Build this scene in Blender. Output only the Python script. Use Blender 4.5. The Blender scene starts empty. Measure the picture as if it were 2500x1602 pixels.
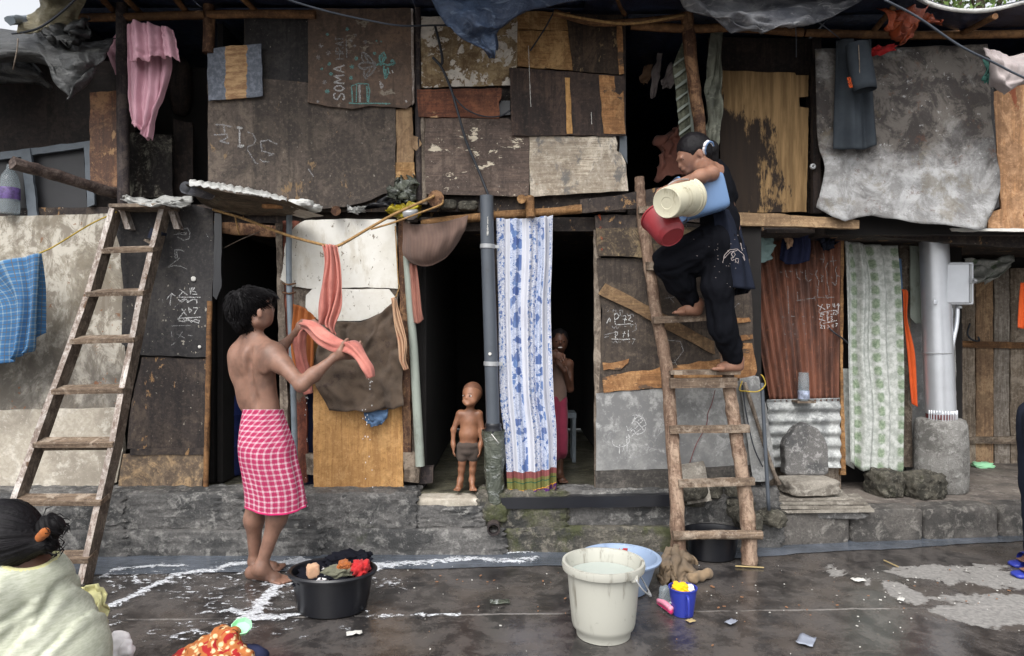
import bpy, math, random
import numpy as np
from mathutils import Vector, noise as mnoise

random.seed(7); np.random.seed(7)
scene = bpy.context.scene
COL = scene.collection

# ---------------------------------------------------------------- camera, sky, sun, exposure
FPX, CX, CY, CAMH = 1667.0, 1250.0, 801.0, 1.4
cam_d = bpy.data.cameras.new('camera')
cam_d.sensor_width = 36.0
cam_d.lens = 36.0 * FPX / 2500.0
cam_d.clip_end = 500.0
cam = bpy.data.objects.new('camera', cam_d)
cam.location = (0, 0, CAMH)
cam.rotation_euler = (math.radians(90), 0, 0)
COL.objects.link(cam)
scene.camera = cam

world = bpy.data.worlds.new('World')
scene.world = world
world.use_nodes = True
wn = world.node_tree
wbg = wn.nodes['Background']
sky = wn.nodes.new('ShaderNodeTexSky')
sky.sky_type = 'NISHITA'
sky.sun_disc = False
SUN_EL, SUN_AZ = math.radians(52), math.radians(200)
sky.sun_elevation = SUN_EL
sky.sun_rotation = SUN_AZ
sky.air_density = 1.0
sky.dust_density = 4.0
whs = wn.nodes.new('ShaderNodeHueSaturation')       # cloud cover: the same sky with most of its blue gone
whs.inputs['Saturation'].default_value = 0.15
wn.links.new(sky.outputs[0], whs.inputs['Color'])
wn.links.new(whs.outputs[0], wbg.inputs['Color'])
wbg.inputs['Strength'].default_value = 0.15

sun_d = bpy.data.lights.new('sun', 'SUN')
sun_d.energy = 0.7
sun_d.angle = math.radians(40)
sun_d.color = (1.0, 0.97, 0.93)
sun = bpy.data.objects.new('sun', sun_d)
sun.location = (1, -3, 9)
sx, sy, sz = (math.sin(SUN_AZ) * math.cos(SUN_EL), math.cos(SUN_AZ) * math.cos(SUN_EL), math.sin(SUN_EL))
sun.rotation_euler = Vector((sx, sy, sz)).to_track_quat('Z', 'Y').to_euler()
COL.objects.link(sun)

vs = scene.view_settings
vs.view_transform = 'Standard'
vs.look = 'None'
vs.exposure = 1.0
vs.gamma = 1.0
vs.use_curve_mapping = False

# ---------------------------------------------------------------- helpers
def P(x, y, d):
    """point seen at photograph pixel (x, y) standing d metres in front of the camera"""
    return np.array(((x - CX) / FPX * d, d, CAMH - (y - CY) / FPX * d))

WL = {}
def thing(name, label, cat, loc, group=None):
    o = bpy.data.objects.new(name, None)
    o.empty_display_size = 0.1
    COL.objects.link(o)
    o.location = tuple(float(v) for v in loc)
    WL[o.name] = np.array(loc, float)
    o['label'] = label; o['category'] = cat
    if group: o['group'] = group
    return o

def mk(name, V, F, mat, parent=None, smooth=False, uv=None, label=None, cat=None, group=None, kind=None, solid=0.0, angle=None):
    V = np.asarray(V, float)
    mn, mx = V.min(0), V.max(0)
    org = np.array(((mn[0] + mx[0]) / 2, (mn[1] + mx[1]) / 2, mn[2]))
    me = bpy.data.meshes.new(name)
    me.from_pydata((V - org).tolist(), [], [tuple(int(i) for i in f) for f in F])
    if mat is not None: me.materials.append(mat)
    if uv is not None:
        uvl = me.uv_layers.new(name='UVMap')
        idx = np.empty(len(me.loops), np.int32)
        me.loops.foreach_get('vertex_index', idx)
        uvl.data.foreach_set('uv', np.asarray(uv, np.float32)[idx].ravel())
    if smooth:
        me.polygons.foreach_set('use_smooth', [True] * len(me.polygons))
        if angle: me.set_sharp_from_angle(angle=math.radians(angle))
    me.update()
    o = bpy.data.objects.new(name, me)
    COL.objects.link(o)
    if parent is not None:
        o.parent = parent
        o.location = tuple(org - WL[parent.name])
    else:
        o.location = tuple(org)
    WL[o.name] = org
    if label: o['label'] = label
    if cat: o['category'] = cat
    if group: o['group'] = group
    if kind: o['kind'] = kind
    if solid:
        s = o.modifiers.new('thickness', 'SOLIDIFY'); s.thickness = solid; s.offset = 0.0
    return o

def nz(p, s=1.0, seed=0.0):
    return mnoise.noise(Vector((p[0] * s + seed, p[1] * s + seed * 1.7, p[2] * s - seed)))

# --- meshes
def join(parts):
    V, F, n = [], [], 0
    for v, f in parts:
        v = np.asarray(v, float)
        V.append(v); F += [tuple(i + n for i in q) for q in f]; n += len(v)
    return np.concatenate(V), F

def catmull(pts, n):
    pts = [np.asarray(p, float) for p in pts]
    if len(pts) == 2:
        return [pts[0] + (pts[1] - pts[0]) * t for t in np.linspace(0, 1, n)]
    out = []
    m = len(pts) - 1
    for t in np.linspace(0, m, n):
        i = min(int(t), m - 1); u = t - i
        p1, p2 = pts[i], pts[i + 1]
        p0 = pts[i - 1] if i > 0 else 2 * p1 - p2
        p3 = pts[i + 2] if i + 2 <= m else 2 * p2 - p1
        out.append(.5 * ((2 * p1) + (-p0 + p2) * u + (2 * p0 - 5 * p1 + 4 * p2 - p3) * u * u + (-p0 + 3 * p1 - 3 * p2 + p3) * u ** 3))
    return out

def tube(pts, rad, seg=8, jit=0.0, n=None, cap=True, seed=0.0, flat=1.0):
    pts = [np.asarray(p, float) for p in pts]
    if not hasattr(rad, '__len__'): rad = [rad] * len(pts)
    if n:
        rad = [float(v[0]) for v in catmull([np.array([r]) for r in rad], n)]
        pts = catmull(pts, n)
    V, F = [], []
    N = len(pts)
    up = None
    for i, p in enumerate(pts):
        t = pts[min(i + 1, N - 1)] - pts[max(i - 1, 0)]
        t = t / (np.linalg.norm(t) + 1e-9)
        if up is None:
            a = np.array((0, 0, 1.)) if abs(t[2]) < .9 else np.array((1., 0, 0))
        else: a = up
        u = a - t * np.dot(a, t); u /= np.linalg.norm(u) + 1e-9
        up = u
        w = np.cross(t, u)
        for k in range(seg):
            an = 2 * math.pi * k / seg
            r = rad[i]
            if jit: r *= 1 + jit * nz((i * .45 + seed, math.cos(an) * 1.3, math.sin(an) * 1.3), 1.3, seed)
            V.append(p + r * (math.cos(an) * u * flat + math.sin(an) * w))
    for i in range(N - 1):
        for k in range(seg):
            a, b = i * seg + k, i * seg + (k + 1) % seg
            F.append((a, b, b + seg, a + seg))
    if cap:
        F.append(tuple(range(seg))[::-1]); F.append(tuple(range((N - 1) * seg, N * seg)))
    return np.array(V), F

def pole(name, pts, r, mat, parent=None, jit=.25, seg=10, n=None, seed=None, **kw):
    """pts are (px, py, depth)"""
    w = [P(*p) for p in pts]
    if seed is None: seed = random.random() * 50
    L = sum(np.linalg.norm(w[i + 1] - w[i]) for i in range(len(w) - 1))
    V, F = tube(w, r, seg, jit, n or max(len(w), int(L / .05) + 2), True, seed)
    return mk(name, V, F, mat, parent, smooth=True, angle=50, **kw)

def rope(name, pts, r, mat, parent=None, seg=6, n=None, **kw):
    w = [P(*p) for p in pts]
    V, F = tube(w, r, seg, 0, n or len(w) * 6)
    return mk(name, V, F, mat, parent, smooth=True, **kw)

def lathe(prof, seg=32, c=(0, 0, 0), ax=(0, 0, 1), sq=1.0, closed=False, jit=0.0, refx=None):
    """profile [(r, h)] turned about axis ax through c"""
    ax = np.asarray(ax, float); ax /= np.linalg.norm(ax)
    a = np.asarray(refx, float) if refx is not None else (np.array((1., 0, 0)) if abs(ax[0]) < .9 else np.array((0, 1., 0)))
    u = a - ax * np.dot(a, ax); u /= np.linalg.norm(u); w = np.cross(ax, u)
    V, F = [], []
    for j, (r, h) in enumerate(prof):
        for k in range(seg):
            t = 2 * math.pi * k / seg
            rr = r * (1 + jit * nz((math.cos(t), math.sin(t), h * 4), 1.2, 3))
            V.append(np.asarray(c) + ax * h + rr * (math.cos(t) * u + sq * math.sin(t) * w))
    n = len(prof)
    for j in range(n - 1):
        for k in range(seg):
            q = j * seg + k; q2 = j * seg + (k + 1) % seg
            F.append((q, q2, q2 + seg, q + seg))
    if closed:
        F.append(tuple(range(seg))[::-1]); F.append(tuple(range((n - 1) * seg, n * seg)))
    return np.array(V), F

def obox(c, ax, ay, az):
    """box with centre c and half vectors"""
    c, ax, ay, az = (np.asarray(v, float) for v in (c, ax, ay, az))
    V = [c + i * ax + j * ay + k * az for k in (-1, 1) for j in (-1, 1) for i in (-1, 1)]
    F = [(0, 2, 3, 1), (4, 5, 7, 6), (0, 1, 5, 4), (2, 6, 7, 3), (0, 4, 6, 2), (1, 3, 7, 5)]
    return np.array(V), F

def wbox(x0, x1, y0, y1, z0, z1):
    return obox(((x0 + x1) / 2, (y0 + y1) / 2, (z0 + z1) / 2), ((x1 - x0) / 2, 0, 0), (0, (y1 - y0) / 2, 0), (0, 0, (z1 - z0) / 2))

def R(x0, y0, x1, y1): return [(x0, y0), (x1, y0), (x1, y1), (x0, y1)]

def board(name, pts, d, mat, parent=None, th=.012, jag=.0035, step=.035, seed=None, warp=.004, **kw):
    """flat sheet or plank of outline pts (px, py[, depth]), its front face at depth d, with worn edges and a slight warp"""
    if seed is None: seed = random.random() * 90
    W = [P(p[0], p[1], p[2] if len(p) > 2 else d) for p in pts]
    out = []
    n = len(W)
    for i in range(n):
        a, b = W[i], W[(i + 1) % n]
        L = np.linalg.norm(b - a); m = max(1, int(L / step))
        e = (b - a) / (L + 1e-9); nr = np.array((e[2], 0, -e[0]))
        for k in range(m):
            t = k / m
            p = a + (b - a) * t
            j = jag * (nz(p, 9, seed) * 1.6 + nz(p, 31, seed) * 1.0)
            out.append(p + nr * j + np.array((0, warp * nz(p, 1.6, seed), 0)))
    m = len(out)
    V = out + [p + np.array((0, th, 0)) for p in out]
    F = [tuple(range(m)), tuple(range(2 * m - 1, m - 1, -1))]
    F += [(i, i + m, (i + 1) % m + m, (i + 1) % m) for i in range(m)]
    # keep front facing the camera (-Y)
    ar = sum(out[i][0] * out[(i + 1) % m][2] - out[(i + 1) % m][0] * out[i][2] for i in range(m))
    if ar < 0: F = [f[::-1] for f in F]
    return mk(name, V, F, mat, parent, **kw)

def cloth(name, rows, mat, parent=None, nu=30, nv=40, fold=None, solid=.003, ulen=0, **kw):
    """rows: list (top to bottom) of lists (left to right) of (px, py, depth) control points"""
    G = []
    for r in rows:
        G.append(catmull([P(*p) for p in r], nu))
    G = np.array(G)
    cols = [catmull(list(G[:, i]), nv) for i in range(nu)]
    A = np.array(cols).transpose(1, 0, 2)       # nv, nu, 3
    if fold:
        for j in range(nv):
            for i in range(nu):
                A[j, i] += np.asarray(fold(i / (nu - 1), j / (nv - 1)))
    du = np.linalg.norm(np.diff(A, axis=1), axis=2).mean(0); dv = np.linalg.norm(np.diff(A, axis=0), axis=2).mean(1)
    u = np.concatenate([[0], np.cumsum(du)]); v = np.concatenate([[0], np.cumsum(dv)])
    if ulen: u = np.linspace(0, ulen, nu)
    uv = np.array([(u[i], -v[j]) for j in range(nv) for i in range(nu)])
    F = [(j * nu + i, (j + 1) * nu + i, (j + 1) * nu + i + 1, j * nu + i + 1) for j in range(nv - 1) for i in range(nu - 1)]
    return mk(name, A.reshape(-1, 3), F, mat, parent, smooth=True, uv=uv, solid=solid, **kw)

def rock(c, size, seed=0, n=7, amp=.12, k=5.0, rot=0.0, fr=2.2):
    """rounded rough block"""
    V, F = [], []
    c = np.asarray(c, float); size = np.asarray(size, float)
    idx = {}
    cr, sr = math.cos(rot), math.sin(rot)
    def vid(i, j, kk):
        key = (i, j, kk)
        if key in idx: return idx[key]
        p = np.array((i, j, kk)) / n * 2 - 1
        l = (abs(p[0]) ** k + abs(p[1]) ** k + abs(p[2]) ** k) ** (1 / k)
        q = p / l
        q = q * (1 + amp * (nz(q, fr, seed) + .5 * nz(q, fr * 2.6, seed + 5) + .25 * nz(q, fr * 6, seed + 9)))
        q = q * size / 2
        q = np.array((q[0] * cr - q[1] * sr, q[0] * sr + q[1] * cr, q[2]))
        idx[key] = len(V); V.append(c + q)
        return idx[key]
    for a in range(n):
        for b in range(n):
            F.append((vid(a, 0, b), vid(a + 1, 0, b), vid(a + 1, 0, b + 1), vid(a, 0, b + 1)))
            F.append((vid(a, n, b), vid(a, n, b + 1), vid(a + 1, n, b + 1), vid(a + 1, n, b)))
            F.append((vid(0, a, b), vid(0, a, b + 1), vid(0, a + 1, b + 1), vid(0, a + 1, b)))
            F.append((vid(n, a, b), vid(n, a + 1, b), vid(n, a + 1, b + 1), vid(n, a, b + 1)))
            F.append((vid(a, b, 0), vid(a, b + 1, 0), vid(a + 1, b + 1, 0), vid(a + 1, b, 0)))
            F.append((vid(a, b, n), vid(a + 1, b, n), vid(a + 1, b + 1, n), vid(a, b + 1, n)))
    return np.array(V), F

def strokes(name, lines, d, mat, parent, w=.006, off=(0, 0), sc=1.0, lift=.0035, dfun=None, **kw):
    """chalk marks: polylines in photograph pixels, ribbons just proud of the board at depth d"""
    V, F = [], []
    for ln in lines:
        pts = [(off[0] + p[0] * sc, off[1] + p[1] * sc) for p in ln]
        if len(pts) == 1: pts = [pts[0], (pts[0][0] + 2, pts[0][1] + 1)]
        res = []
        for i in range(len(pts) - 1):
            (x0, y0), (x1, y1) = pts[i], pts[i + 1]
            m = max(1, int(math.hypot(x1 - x0, y1 - y0) / 3))
            res += [(x0 + (x1 - x0) * t / m, y0 + (y1 - y0) * t / m) for t in range(m)]
        res.append(pts[-1])
        b = len(V)
        for i, (x, y) in enumerate(res):
            dd = (dfun(x, y) if dfun else d) - lift
            p = P(x + random.uniform(-.4, .4), y + random.uniform(-.4, .4), dd)
            a0, a1 = res[max(i - 1, 0)], res[min(i + 1, len(res) - 1)]
            t = np.array((a1[0] - a0[0], 0, -(a1[1] - a0[1]))); t = t / (np.linalg.norm(t) + 1e-9)
            nn = np.array((-t[2], 0, t[0])) * w * .5 * random.uniform(.55, 1.25)
            V += [p - nn, p + nn]
        for i in range(len(res) - 1):
            F.append((b + 2 * i, b + 2 * i + 2, b + 2 * i + 3, b + 2 * i + 1))
    return mk(name, V, F, mat, parent, **kw)

# ---------------------------------------------------------------- implicit bodies
def C(a, b, ra, rb=None, k=.02): return ('c', np.asarray(a, float), np.asarray(b, float), ra, ra if rb is None else rb, k)
def yaw(f):
    """local x = right hand, local y = facing, for a facing direction f"""
    f = np.array((f[0], f[1], f[2] if len(f) > 2 else 0.)); f /= np.linalg.norm(f)
    r = np.cross(f, (0, 0, 1.)); r /= np.linalg.norm(r)
    u = np.cross(r, f)
    return np.array([r, f, u])
def E(c, r, k=.02, rot=None, cut=False): return ('x' if cut else 'e', np.asarray(c, float), np.asarray(r, float), rot, k)

def sdf_mesh(prims, h=.006):
    lo = np.full(3, 1e9); hi = -lo
    for p in prims:
        if p[0] == 'c':
            m = max(p[3], p[4]); a = np.minimum(p[1], p[2]) - m; b = np.maximum(p[1], p[2]) + m
        elif p[0] == 'e':
            m = p[2].max() if p[3] is not None else p[2]; a, b = p[1] - m, p[1] + m
        else: continue
        lo = np.minimum(lo, a); hi = np.maximum(hi, b)
    lo -= 4 * h; hi += 4 * h
    n = np.ceil((hi - lo) / h).astype(int) + 1
    ax = [(lo[i] + h * np.arange(n[i])).astype(np.float32) for i in range(3)]
    D = np.full(tuple(n), 1.0, np.float32)
    for p in prims:
        k = p[-1]
        pad = k + 3 * h
        if p[0] == 'c':
            m = max(p[3], p[4]); a = np.minimum(p[1], p[2]) - m; b = np.maximum(p[1], p[2]) + m
        else:
            m = p[2].max() if p[3] is not None else p[2]; a, b = p[1] - m, p[1] + m
        i0 = np.maximum(np.floor((a - pad - lo) / h).astype(int), 0); i1 = np.minimum(np.ceil((b + pad - lo) / h).astype(int) + 1, n)
        if (i1 <= i0).any(): continue
        X = ax[0][i0[0]:i1[0], None, None]; Y = ax[1][None, i0[1]:i1[1], None]; Z = ax[2][None, None, i0[2]:i1[2]]
        if p[0] == 'c':
            A, B = p[1].astype(np.float32), p[2].astype(np.float32)
            ba = B - A; L2 = float(ba @ ba) + 1e-9
            t = np.clip(((X - A[0]) * ba[0] + (Y - A[1]) * ba[1] + (Z - A[2]) * ba[2]) / L2, 0, 1)
            dd = np.sqrt((X - A[0] - t * ba[0]) ** 2 + (Y - A[1] - t * ba[1]) ** 2 + (Z - A[2] - t * ba[2]) ** 2) - (p[3] + t * (p[4] - p[3]))
        else:
            c = p[1].astype(np.float32); r = p[2].astype(np.float32)
            x, y, z = X - c[0], Y - c[1], Z - c[2]
            if p[3] is not None:
                M = p[3].astype(np.float32)
                x, y, z = (M[0, 0] * x + M[0, 1] * y + M[0, 2] * z, M[1, 0] * x + M[1, 1] * y + M[1, 2] * z, M[2, 0] * x + M[2, 1] * y + M[2, 2] * z)
            k0 = np.sqrt((x / r[0]) ** 2 + (y / r[1]) ** 2 + (z / r[2]) ** 2)
            k1 = np.sqrt((x / r[0] ** 2) ** 2 + (y / r[1] ** 2) ** 2 + (z / r[2] ** 2) ** 2) + 1e-6
            dd = k0 * (k0 - 1) / k1
        S = D[i0[0]:i1[0], i0[1]:i1[1], i0[2]:i1[2]]
        if p[0] == 'x':
            hh = np.maximum(k - np.abs(S + dd), 0) / k
            D[i0[0]:i1[0], i0[1]:i1[1], i0[2]:i1[2]] = np.maximum(S, -dd) + hh * hh * k * .25
        else:
            hh = np.maximum(k - np.abs(S - dd), 0) / k
            D[i0[0]:i1[0], i0[1]:i1[1], i0[2]:i1[2]] = np.minimum(S, dd) - hh * hh * k * .25
    S = D < 0
    s = S[:-1, :-1, :-1].astype(np.int8)
    for i, j, k in ((1, 0, 0), (0, 1, 0), (0, 0, 1), (1, 1, 0), (1, 0, 1), (0, 1, 1), (1, 1, 1)):
        s = s + S[i:n[0] - 1 + i, j:n[1] - 1 + j, k:n[2] - 1 + k]
    act = (s > 0) & (s < 8)
    I = np.argwhere(act)
    idx = np.full(act.shape, -1, np.int64); idx[act] = np.arange(len(I))
    cor = [(i, j, k) for i in (0, 1) for j in (0, 1) for k in (0, 1)]
    val = {c: D[I[:, 0] + c[0], I[:, 1] + c[1], I[:, 2] + c[2]] for c in cor}
    acc = np.zeros((len(I), 3)); cnt = np.zeros(len(I))
    for a in cor:
        for x in range(3):
            if a[x]: continue
            b = list(a); b[x] = 1; b = tuple(b)
            f0, f1 = val[a], val[b]
            m = (f0 < 0) != (f1 < 0)
            t = np.where(m, f0 / np.where(m, f0 - f1, 1), 0)
            pos = np.tile(np.array(a, float), (len(I), 1)); pos[:, x] += t
            acc += pos * m[:, None]; cnt += m
    V = (I + acc / cnt[:, None]) * h + lo
    F = []
    for x in range(3):
        y, z = (x + 1) % 3, (x + 2) % 3
        sl0 = [slice(None)] * 3; sl1 = [slice(None)] * 3
        sl0[x] = slice(0, -1); sl1[x] = slice(1, None)
        cr = S[tuple(sl0)] != S[tuple(sl1)]
        for s_in in (True, False):
            K = np.argwhere(cr & (S[tuple(sl0)] == s_in))
            K = K[(K[:, y] > 0) & (K[:, z] > 0) & (K[:, y] < act.shape[y]) & (K[:, z] < act.shape[z])]
            q = []
            for dy, dz in ((-1, -1), (0, -1), (0, 0), (-1, 0)):
                k2 = K.copy(); k2[:, y] += dy; k2[:, z] += dz
                q.append(idx[k2[:, 0], k2[:, 1], k2[:, 2]])
            q = np.stack(q, 1)
            F.append(q if s_in else q[:, ::-1])
    F = np.concatenate(F)
    F = F[(F >= 0).all(1)]
    return V, F

def vnormals(V, F):
    N = np.zeros_like(V)
    F = np.asarray(F)
    n = np.cross(V[F[:, 2]] - V[F[:, 0]], V[F[:, 3]] - V[F[:, 1]])
    for i in range(4): np.add.at(N, F[:, i], n)
    return N / (np.linalg.norm(N, axis=1)[:, None] + 1e-9)

def displace(V, F, fn):
    N = vnormals(V, F)
    a = np.array([fn(p) for p in V])
    return V + N * a[:, None]

def hand(wrist, palm, fdir, across, prims, s=1.0, curl=(0, 0, -1), spread=.0, cu=.5, thumb=1, k=.006):
    """five fingers: palm centre, finger direction, across = towards the little finger, curl = direction fingertips bend to"""
    fdir = np.asarray(fdir, float); fdir /= np.linalg.norm(fdir)
    across = np.asarray(across, float); across -= fdir * (across @ fdir); across /= np.linalg.norm(across)
    curl = np.asarray(curl, float); curl -= fdir * (curl @ fdir); curl /= np.linalg.norm(curl) + 1e-9
    palm = np.asarray(palm, float)
    for i in range(4):
        o = palm + across * (i - 1.5) * .017 * s
        prims.append(C(palm - fdir * .035 * s + across * (i - 1.5) * .012 * s, o + fdir * .03 * s, .012 * s, .0105 * s, .012))
        ln = (.036, .042, .039, .030)[i] * s
        d1 = fdir + across * spread * (i - 1.5)
        p1 = o + fdir * .032 * s
        p2 = p1 + d1 * ln
        d2 = d1 * (1 - cu) + curl * cu; d2 /= np.linalg.norm(d2)
        p3 = p2 + d2 * ln * .7
        d3 = d1 * (1 - cu) * .5 + curl * cu * 1.6; d3 /= np.linalg.norm(d3)
        p4 = p3 + d3 * ln * .5
        prims += [C(p1, p2, .0095 * s, .0085 * s, k), C(p2, p3, .0085 * s, .0078 * s, k), C(p3, p4, .0078 * s, .0068 * s, k)]
    b = palm - fdir * .03 * s - across * .022 * s
    t1 = b + (fdir * .55 - across * .8 * thumb + curl * .3) * .034 * s
    t2 = t1 + (fdir * .85 - across * .25 * thumb + curl * .45) * .03 * s
    prims += [C(b, t1, .013 * s, .0105 * s, .01), C(t1, t2, .0105 * s, .0085 * s, k)]
    prims.append(C(wrist, palm - fdir * .02 * s, .021 * s, .02 * s, .02))

def foot(ankle, heel, toe, prims, s=1.0, side=None, ball=.034):
    ankle, heel, toe = (np.asarray(v, float) for v in (ankle, heel, toe))
    f = toe - heel; L = np.linalg.norm(f); f = f / L
    sd = np.cross(f, (0, 0, 1.)); sd /= np.linalg.norm(sd)
    up = np.array((0, 0, 1.))
    r = .026 * s
    prims.append(C(ankle, heel + up * r + f * r * 1.0, r * 1.15, r, .03 * s))
    bl = heel + f * L * .68
    prims.append(C(ankle + f * .01, bl + up * r * .75, r * 1.1, r * .75, .04 * s))
    prims.append(C(heel + f * r + up * r * .9, bl + sd * .012 * s + up * r * .6, r * .9, r * .65, .03 * s))
    prims.append(C(heel + f * r + up * r * .9, bl - sd * .014 * s + up * r * .6, r * .9, r * .62, .03 * s))
    g = side if side is not None else 1
    for i in range(5):
        o = (i - 2) * .0155 * s * g
        ln = (.30, .29, .27, .25, .22)[i] * L
        rr = (.0115, .0085, .008, .0078, .0075)[i] * s
        prims.append(C(bl + sd * o + up * rr * 1.1, bl + sd * o * 1.12 + f * ln + up * rr * .9, rr * 1.25, rr, .007))
# ---------------------------------------------------------------- materials
def c(r, g, b):
    f = lambda v: (v / 255 / 12.92) if v / 255 <= .04045 else ((v / 255 + .055) / 1.055) ** 2.4
    return (f(r), f(g), f(b), 1.0)

class MT:
    def __init__(s, name, rough=.85, metal=0.0, spec=None):
        s.m = bpy.data.materials.new(name); s.m.use_nodes = True
        s.t = s.m.node_tree; s.b = s.t.nodes['Principled BSDF']
        s.b.inputs['Roughness'].default_value = rough
        s.b.inputs['Metallic'].default_value = metal
        if spec is not None: s.b.inputs['Specular IOR Level'].default_value = spec
        s._v = None
    def n(s, typ, ins=None, **pr):
        nd = s.t.nodes.new('ShaderNode' + typ)
        for k, v in pr.items(): setattr(nd, k, v)
        for k, v in (ins or {}).items(): s.put(nd.inputs[k], v)
        return nd
    def put(s, sock, v):
        if hasattr(v, 'is_linked') or hasattr(v, 'links'): s.t.links.new(v, sock)
        else: sock.default_value = v
    def mix(s, f, a, b, mode='MIX'):
        nd = s.n('Mix', data_type='RGBA', blend_type=mode)
        s.put(nd.inputs[0], f); s.put(nd.inputs[6], a); s.put(nd.inputs[7], b)
        return nd.outputs[2]
    def math(s, op, a, b=0.0, cl=False):
        nd = s.n('Math', operation=op, use_clamp=cl)
        s.put(nd.inputs[0], a); s.put(nd.inputs[1], b)
        return nd.outputs[0]
    def ramp(s, f, lo, hi):
        nd = s.n('MapRange', interpolation_type='SMOOTHSTEP')
        s.put(nd.inputs[0], f); nd.inputs[1].default_value = lo; nd.inputs[2].default_value = hi
        return nd.outputs[0]
    def vec(s, kind='Object'):
        tc = s.n('TexCoord')
        if kind == 'UV': return tc.outputs['UV']
        if s._v is None:
            oi = s.n('ObjectInfo')
            sc = s.n('VectorMath', operation='SCALE'); sc.inputs[0].default_value = (17.3, 31.1, 23.7); s.put(sc.inputs['Scale'], oi.outputs['Random'])
            ad = s.n('VectorMath', operation='ADD'); s.put(ad.inputs[0], tc.outputs['Object']); s.put(ad.inputs[1], sc.outputs[0])
            s._v = ad.outputs[0]
        return s._v
    def world(s):
        g = s.n('NewGeometry'); return g.outputs['Position']
    def map(s, v, sc=(1, 1, 1), loc=(0, 0, 0), rot=(0, 0, 0)):
        nd = s.n('Mapping'); s.put(nd.inputs[0], v)
        nd.inputs[1].default_value = loc; nd.inputs[2].default_value = rot; nd.inputs[3].default_value = sc
        return nd.outputs[0]
    def noise(s, v, scale, det=5, rg=.6, dist=0.0):
        nd = s.n('TexNoise'); s.put(nd.inputs['Vector'], v)
        nd.inputs['Scale'].default_value = scale; nd.inputs['Detail'].default_value = det
        nd.inputs['Roughness'].default_value = rg; nd.inputs['Distortion'].default_value = dist
        return nd.outputs[0]
    def sep(s, v):
        nd = s.n('SeparateXYZ'); s.put(nd.inputs[0], v); return nd.outputs
    def bump(s, h, st=.4, dist=.01):
        nd = s.n('Bump'); nd.inputs['Strength'].default_value = st; nd.inputs['Distance'].default_value = dist
        s.put(nd.inputs['Height'], h); s.t.links.new(nd.outputs[0], s.b.inputs['Normal']); return nd
    def col(s, v): s.put(s.b.inputs['Base Color'], v)
    def rough(s, v): s.put(s.b.inputs['Roughness'], v)

def wood(name, base, dark, light, grain='z', patch=None, thr=.62, psc=6, rough=.8, gs=1.0, contrast=.5, dark_amt=.55, stain=None, stain_thr=.55, speck=.0, bump=.35, sheet=False):
    """weathered timber or board: grain, grime clouds, drips, worn and peeled patches, scratches, pale specks"""
    m = MT(name, rough, spec=.25); v = m.vec()
    sc = {'z': (22 * gs, 22 * gs, 1.4 * gs), 'x': (1.4 * gs, 22 * gs, 22 * gs), None: (6, 6, 6)}[grain]
    g = m.noise(m.map(v, sc), 2.2, 7, .7, .8)
    big = m.noise(v, 2.3, 10, .68, .5); blot = m.noise(m.map(v, (1, 1, .8), loc=(7, 1, 4)), 5.5, 10, .74, .9)
    drip = m.noise(m.map(v, (9, 9, .55)), 1.6, 7, .7); fine = m.noise(v, 42, 6, .78)
    colr = m.mix(m.math('MULTIPLY', m.ramp(g, .66, .34), .45 if sheet else .95), base, dark)
    colr = m.mix(m.math('MULTIPLY', m.ramp(blot, .49, .58), contrast), colr, light)
    colr = m.mix(m.math('MULTIPLY', m.ramp(big, .47, .55), dark_amt), colr, tuple(x * .8 for x in dark[:3]) + (1,))
    colr = m.mix(m.math('MULTIPLY', m.ramp(drip, .52, .62), .5), colr, tuple(x * .75 for x in dark[:3]) + (1,))
    colr = m.mix(m.math('MULTIPLY', m.ramp(fine, .54, .62), .42), colr, light)
    colr = m.mix(m.math('MULTIPLY', m.ramp(fine, .46, .38), .5), colr, tuple(x * .6 for x in dark[:3]) + (1,))
    if stain is not None:
        st = m.noise(m.map(v, (1, 1, .6)), 3.1, 9, .76, .6)
        colr = m.mix(m.math('MULTIPLY', m.ramp(st, stain_thr, stain_thr + .06), .8), colr, stain)
    if patch is not None:
        pn = m.noise(m.map(v, {'z': (1.5, 1.5, .8), 'x': (.7, 1.4, 1.4), None: (1, 1, 1)}[grain], loc=(3, 8, 1)), psc, 10, .7, .3)
        colr = m.mix(m.ramp(pn, thr - .02, thr), colr, m.mix(m.ramp(g, .3, .7), patch, tuple(x * .7 for x in patch[:3]) + (1,)))
    if speck:
        sp = m.noise(v, 34, 4, .6)
        colr = m.mix(m.math('MULTIPLY', m.ramp(sp, .675, .70), speck), colr, c(196, 188, 174))
    scn = m.noise(m.map(v, (3, 3, 60), rot=(0, .5, 0)), 2.0, 4, .65); sc2 = m.noise(m.map(v, (70, 3, 4), rot=(0, .2, 0)), 1.5, 4, .65)
    colr = m.mix(m.math('MULTIPLY', m.ramp(m.math('MAXIMUM', scn, sc2), .68, .72), .3), colr, light)
    m.col(colr)
    m.bump(m.math('ADD', m.math('ADD', m.math('MULTIPLY', g, .5), m.math('MULTIPLY', blot, .5)), m.math('MULTIPLY', fine, .5)), bump, .008)
    m.rough(m.math('ADD', rough - .2, m.math('MULTIPLY', blot, .35), True))
    return m.m

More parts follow.
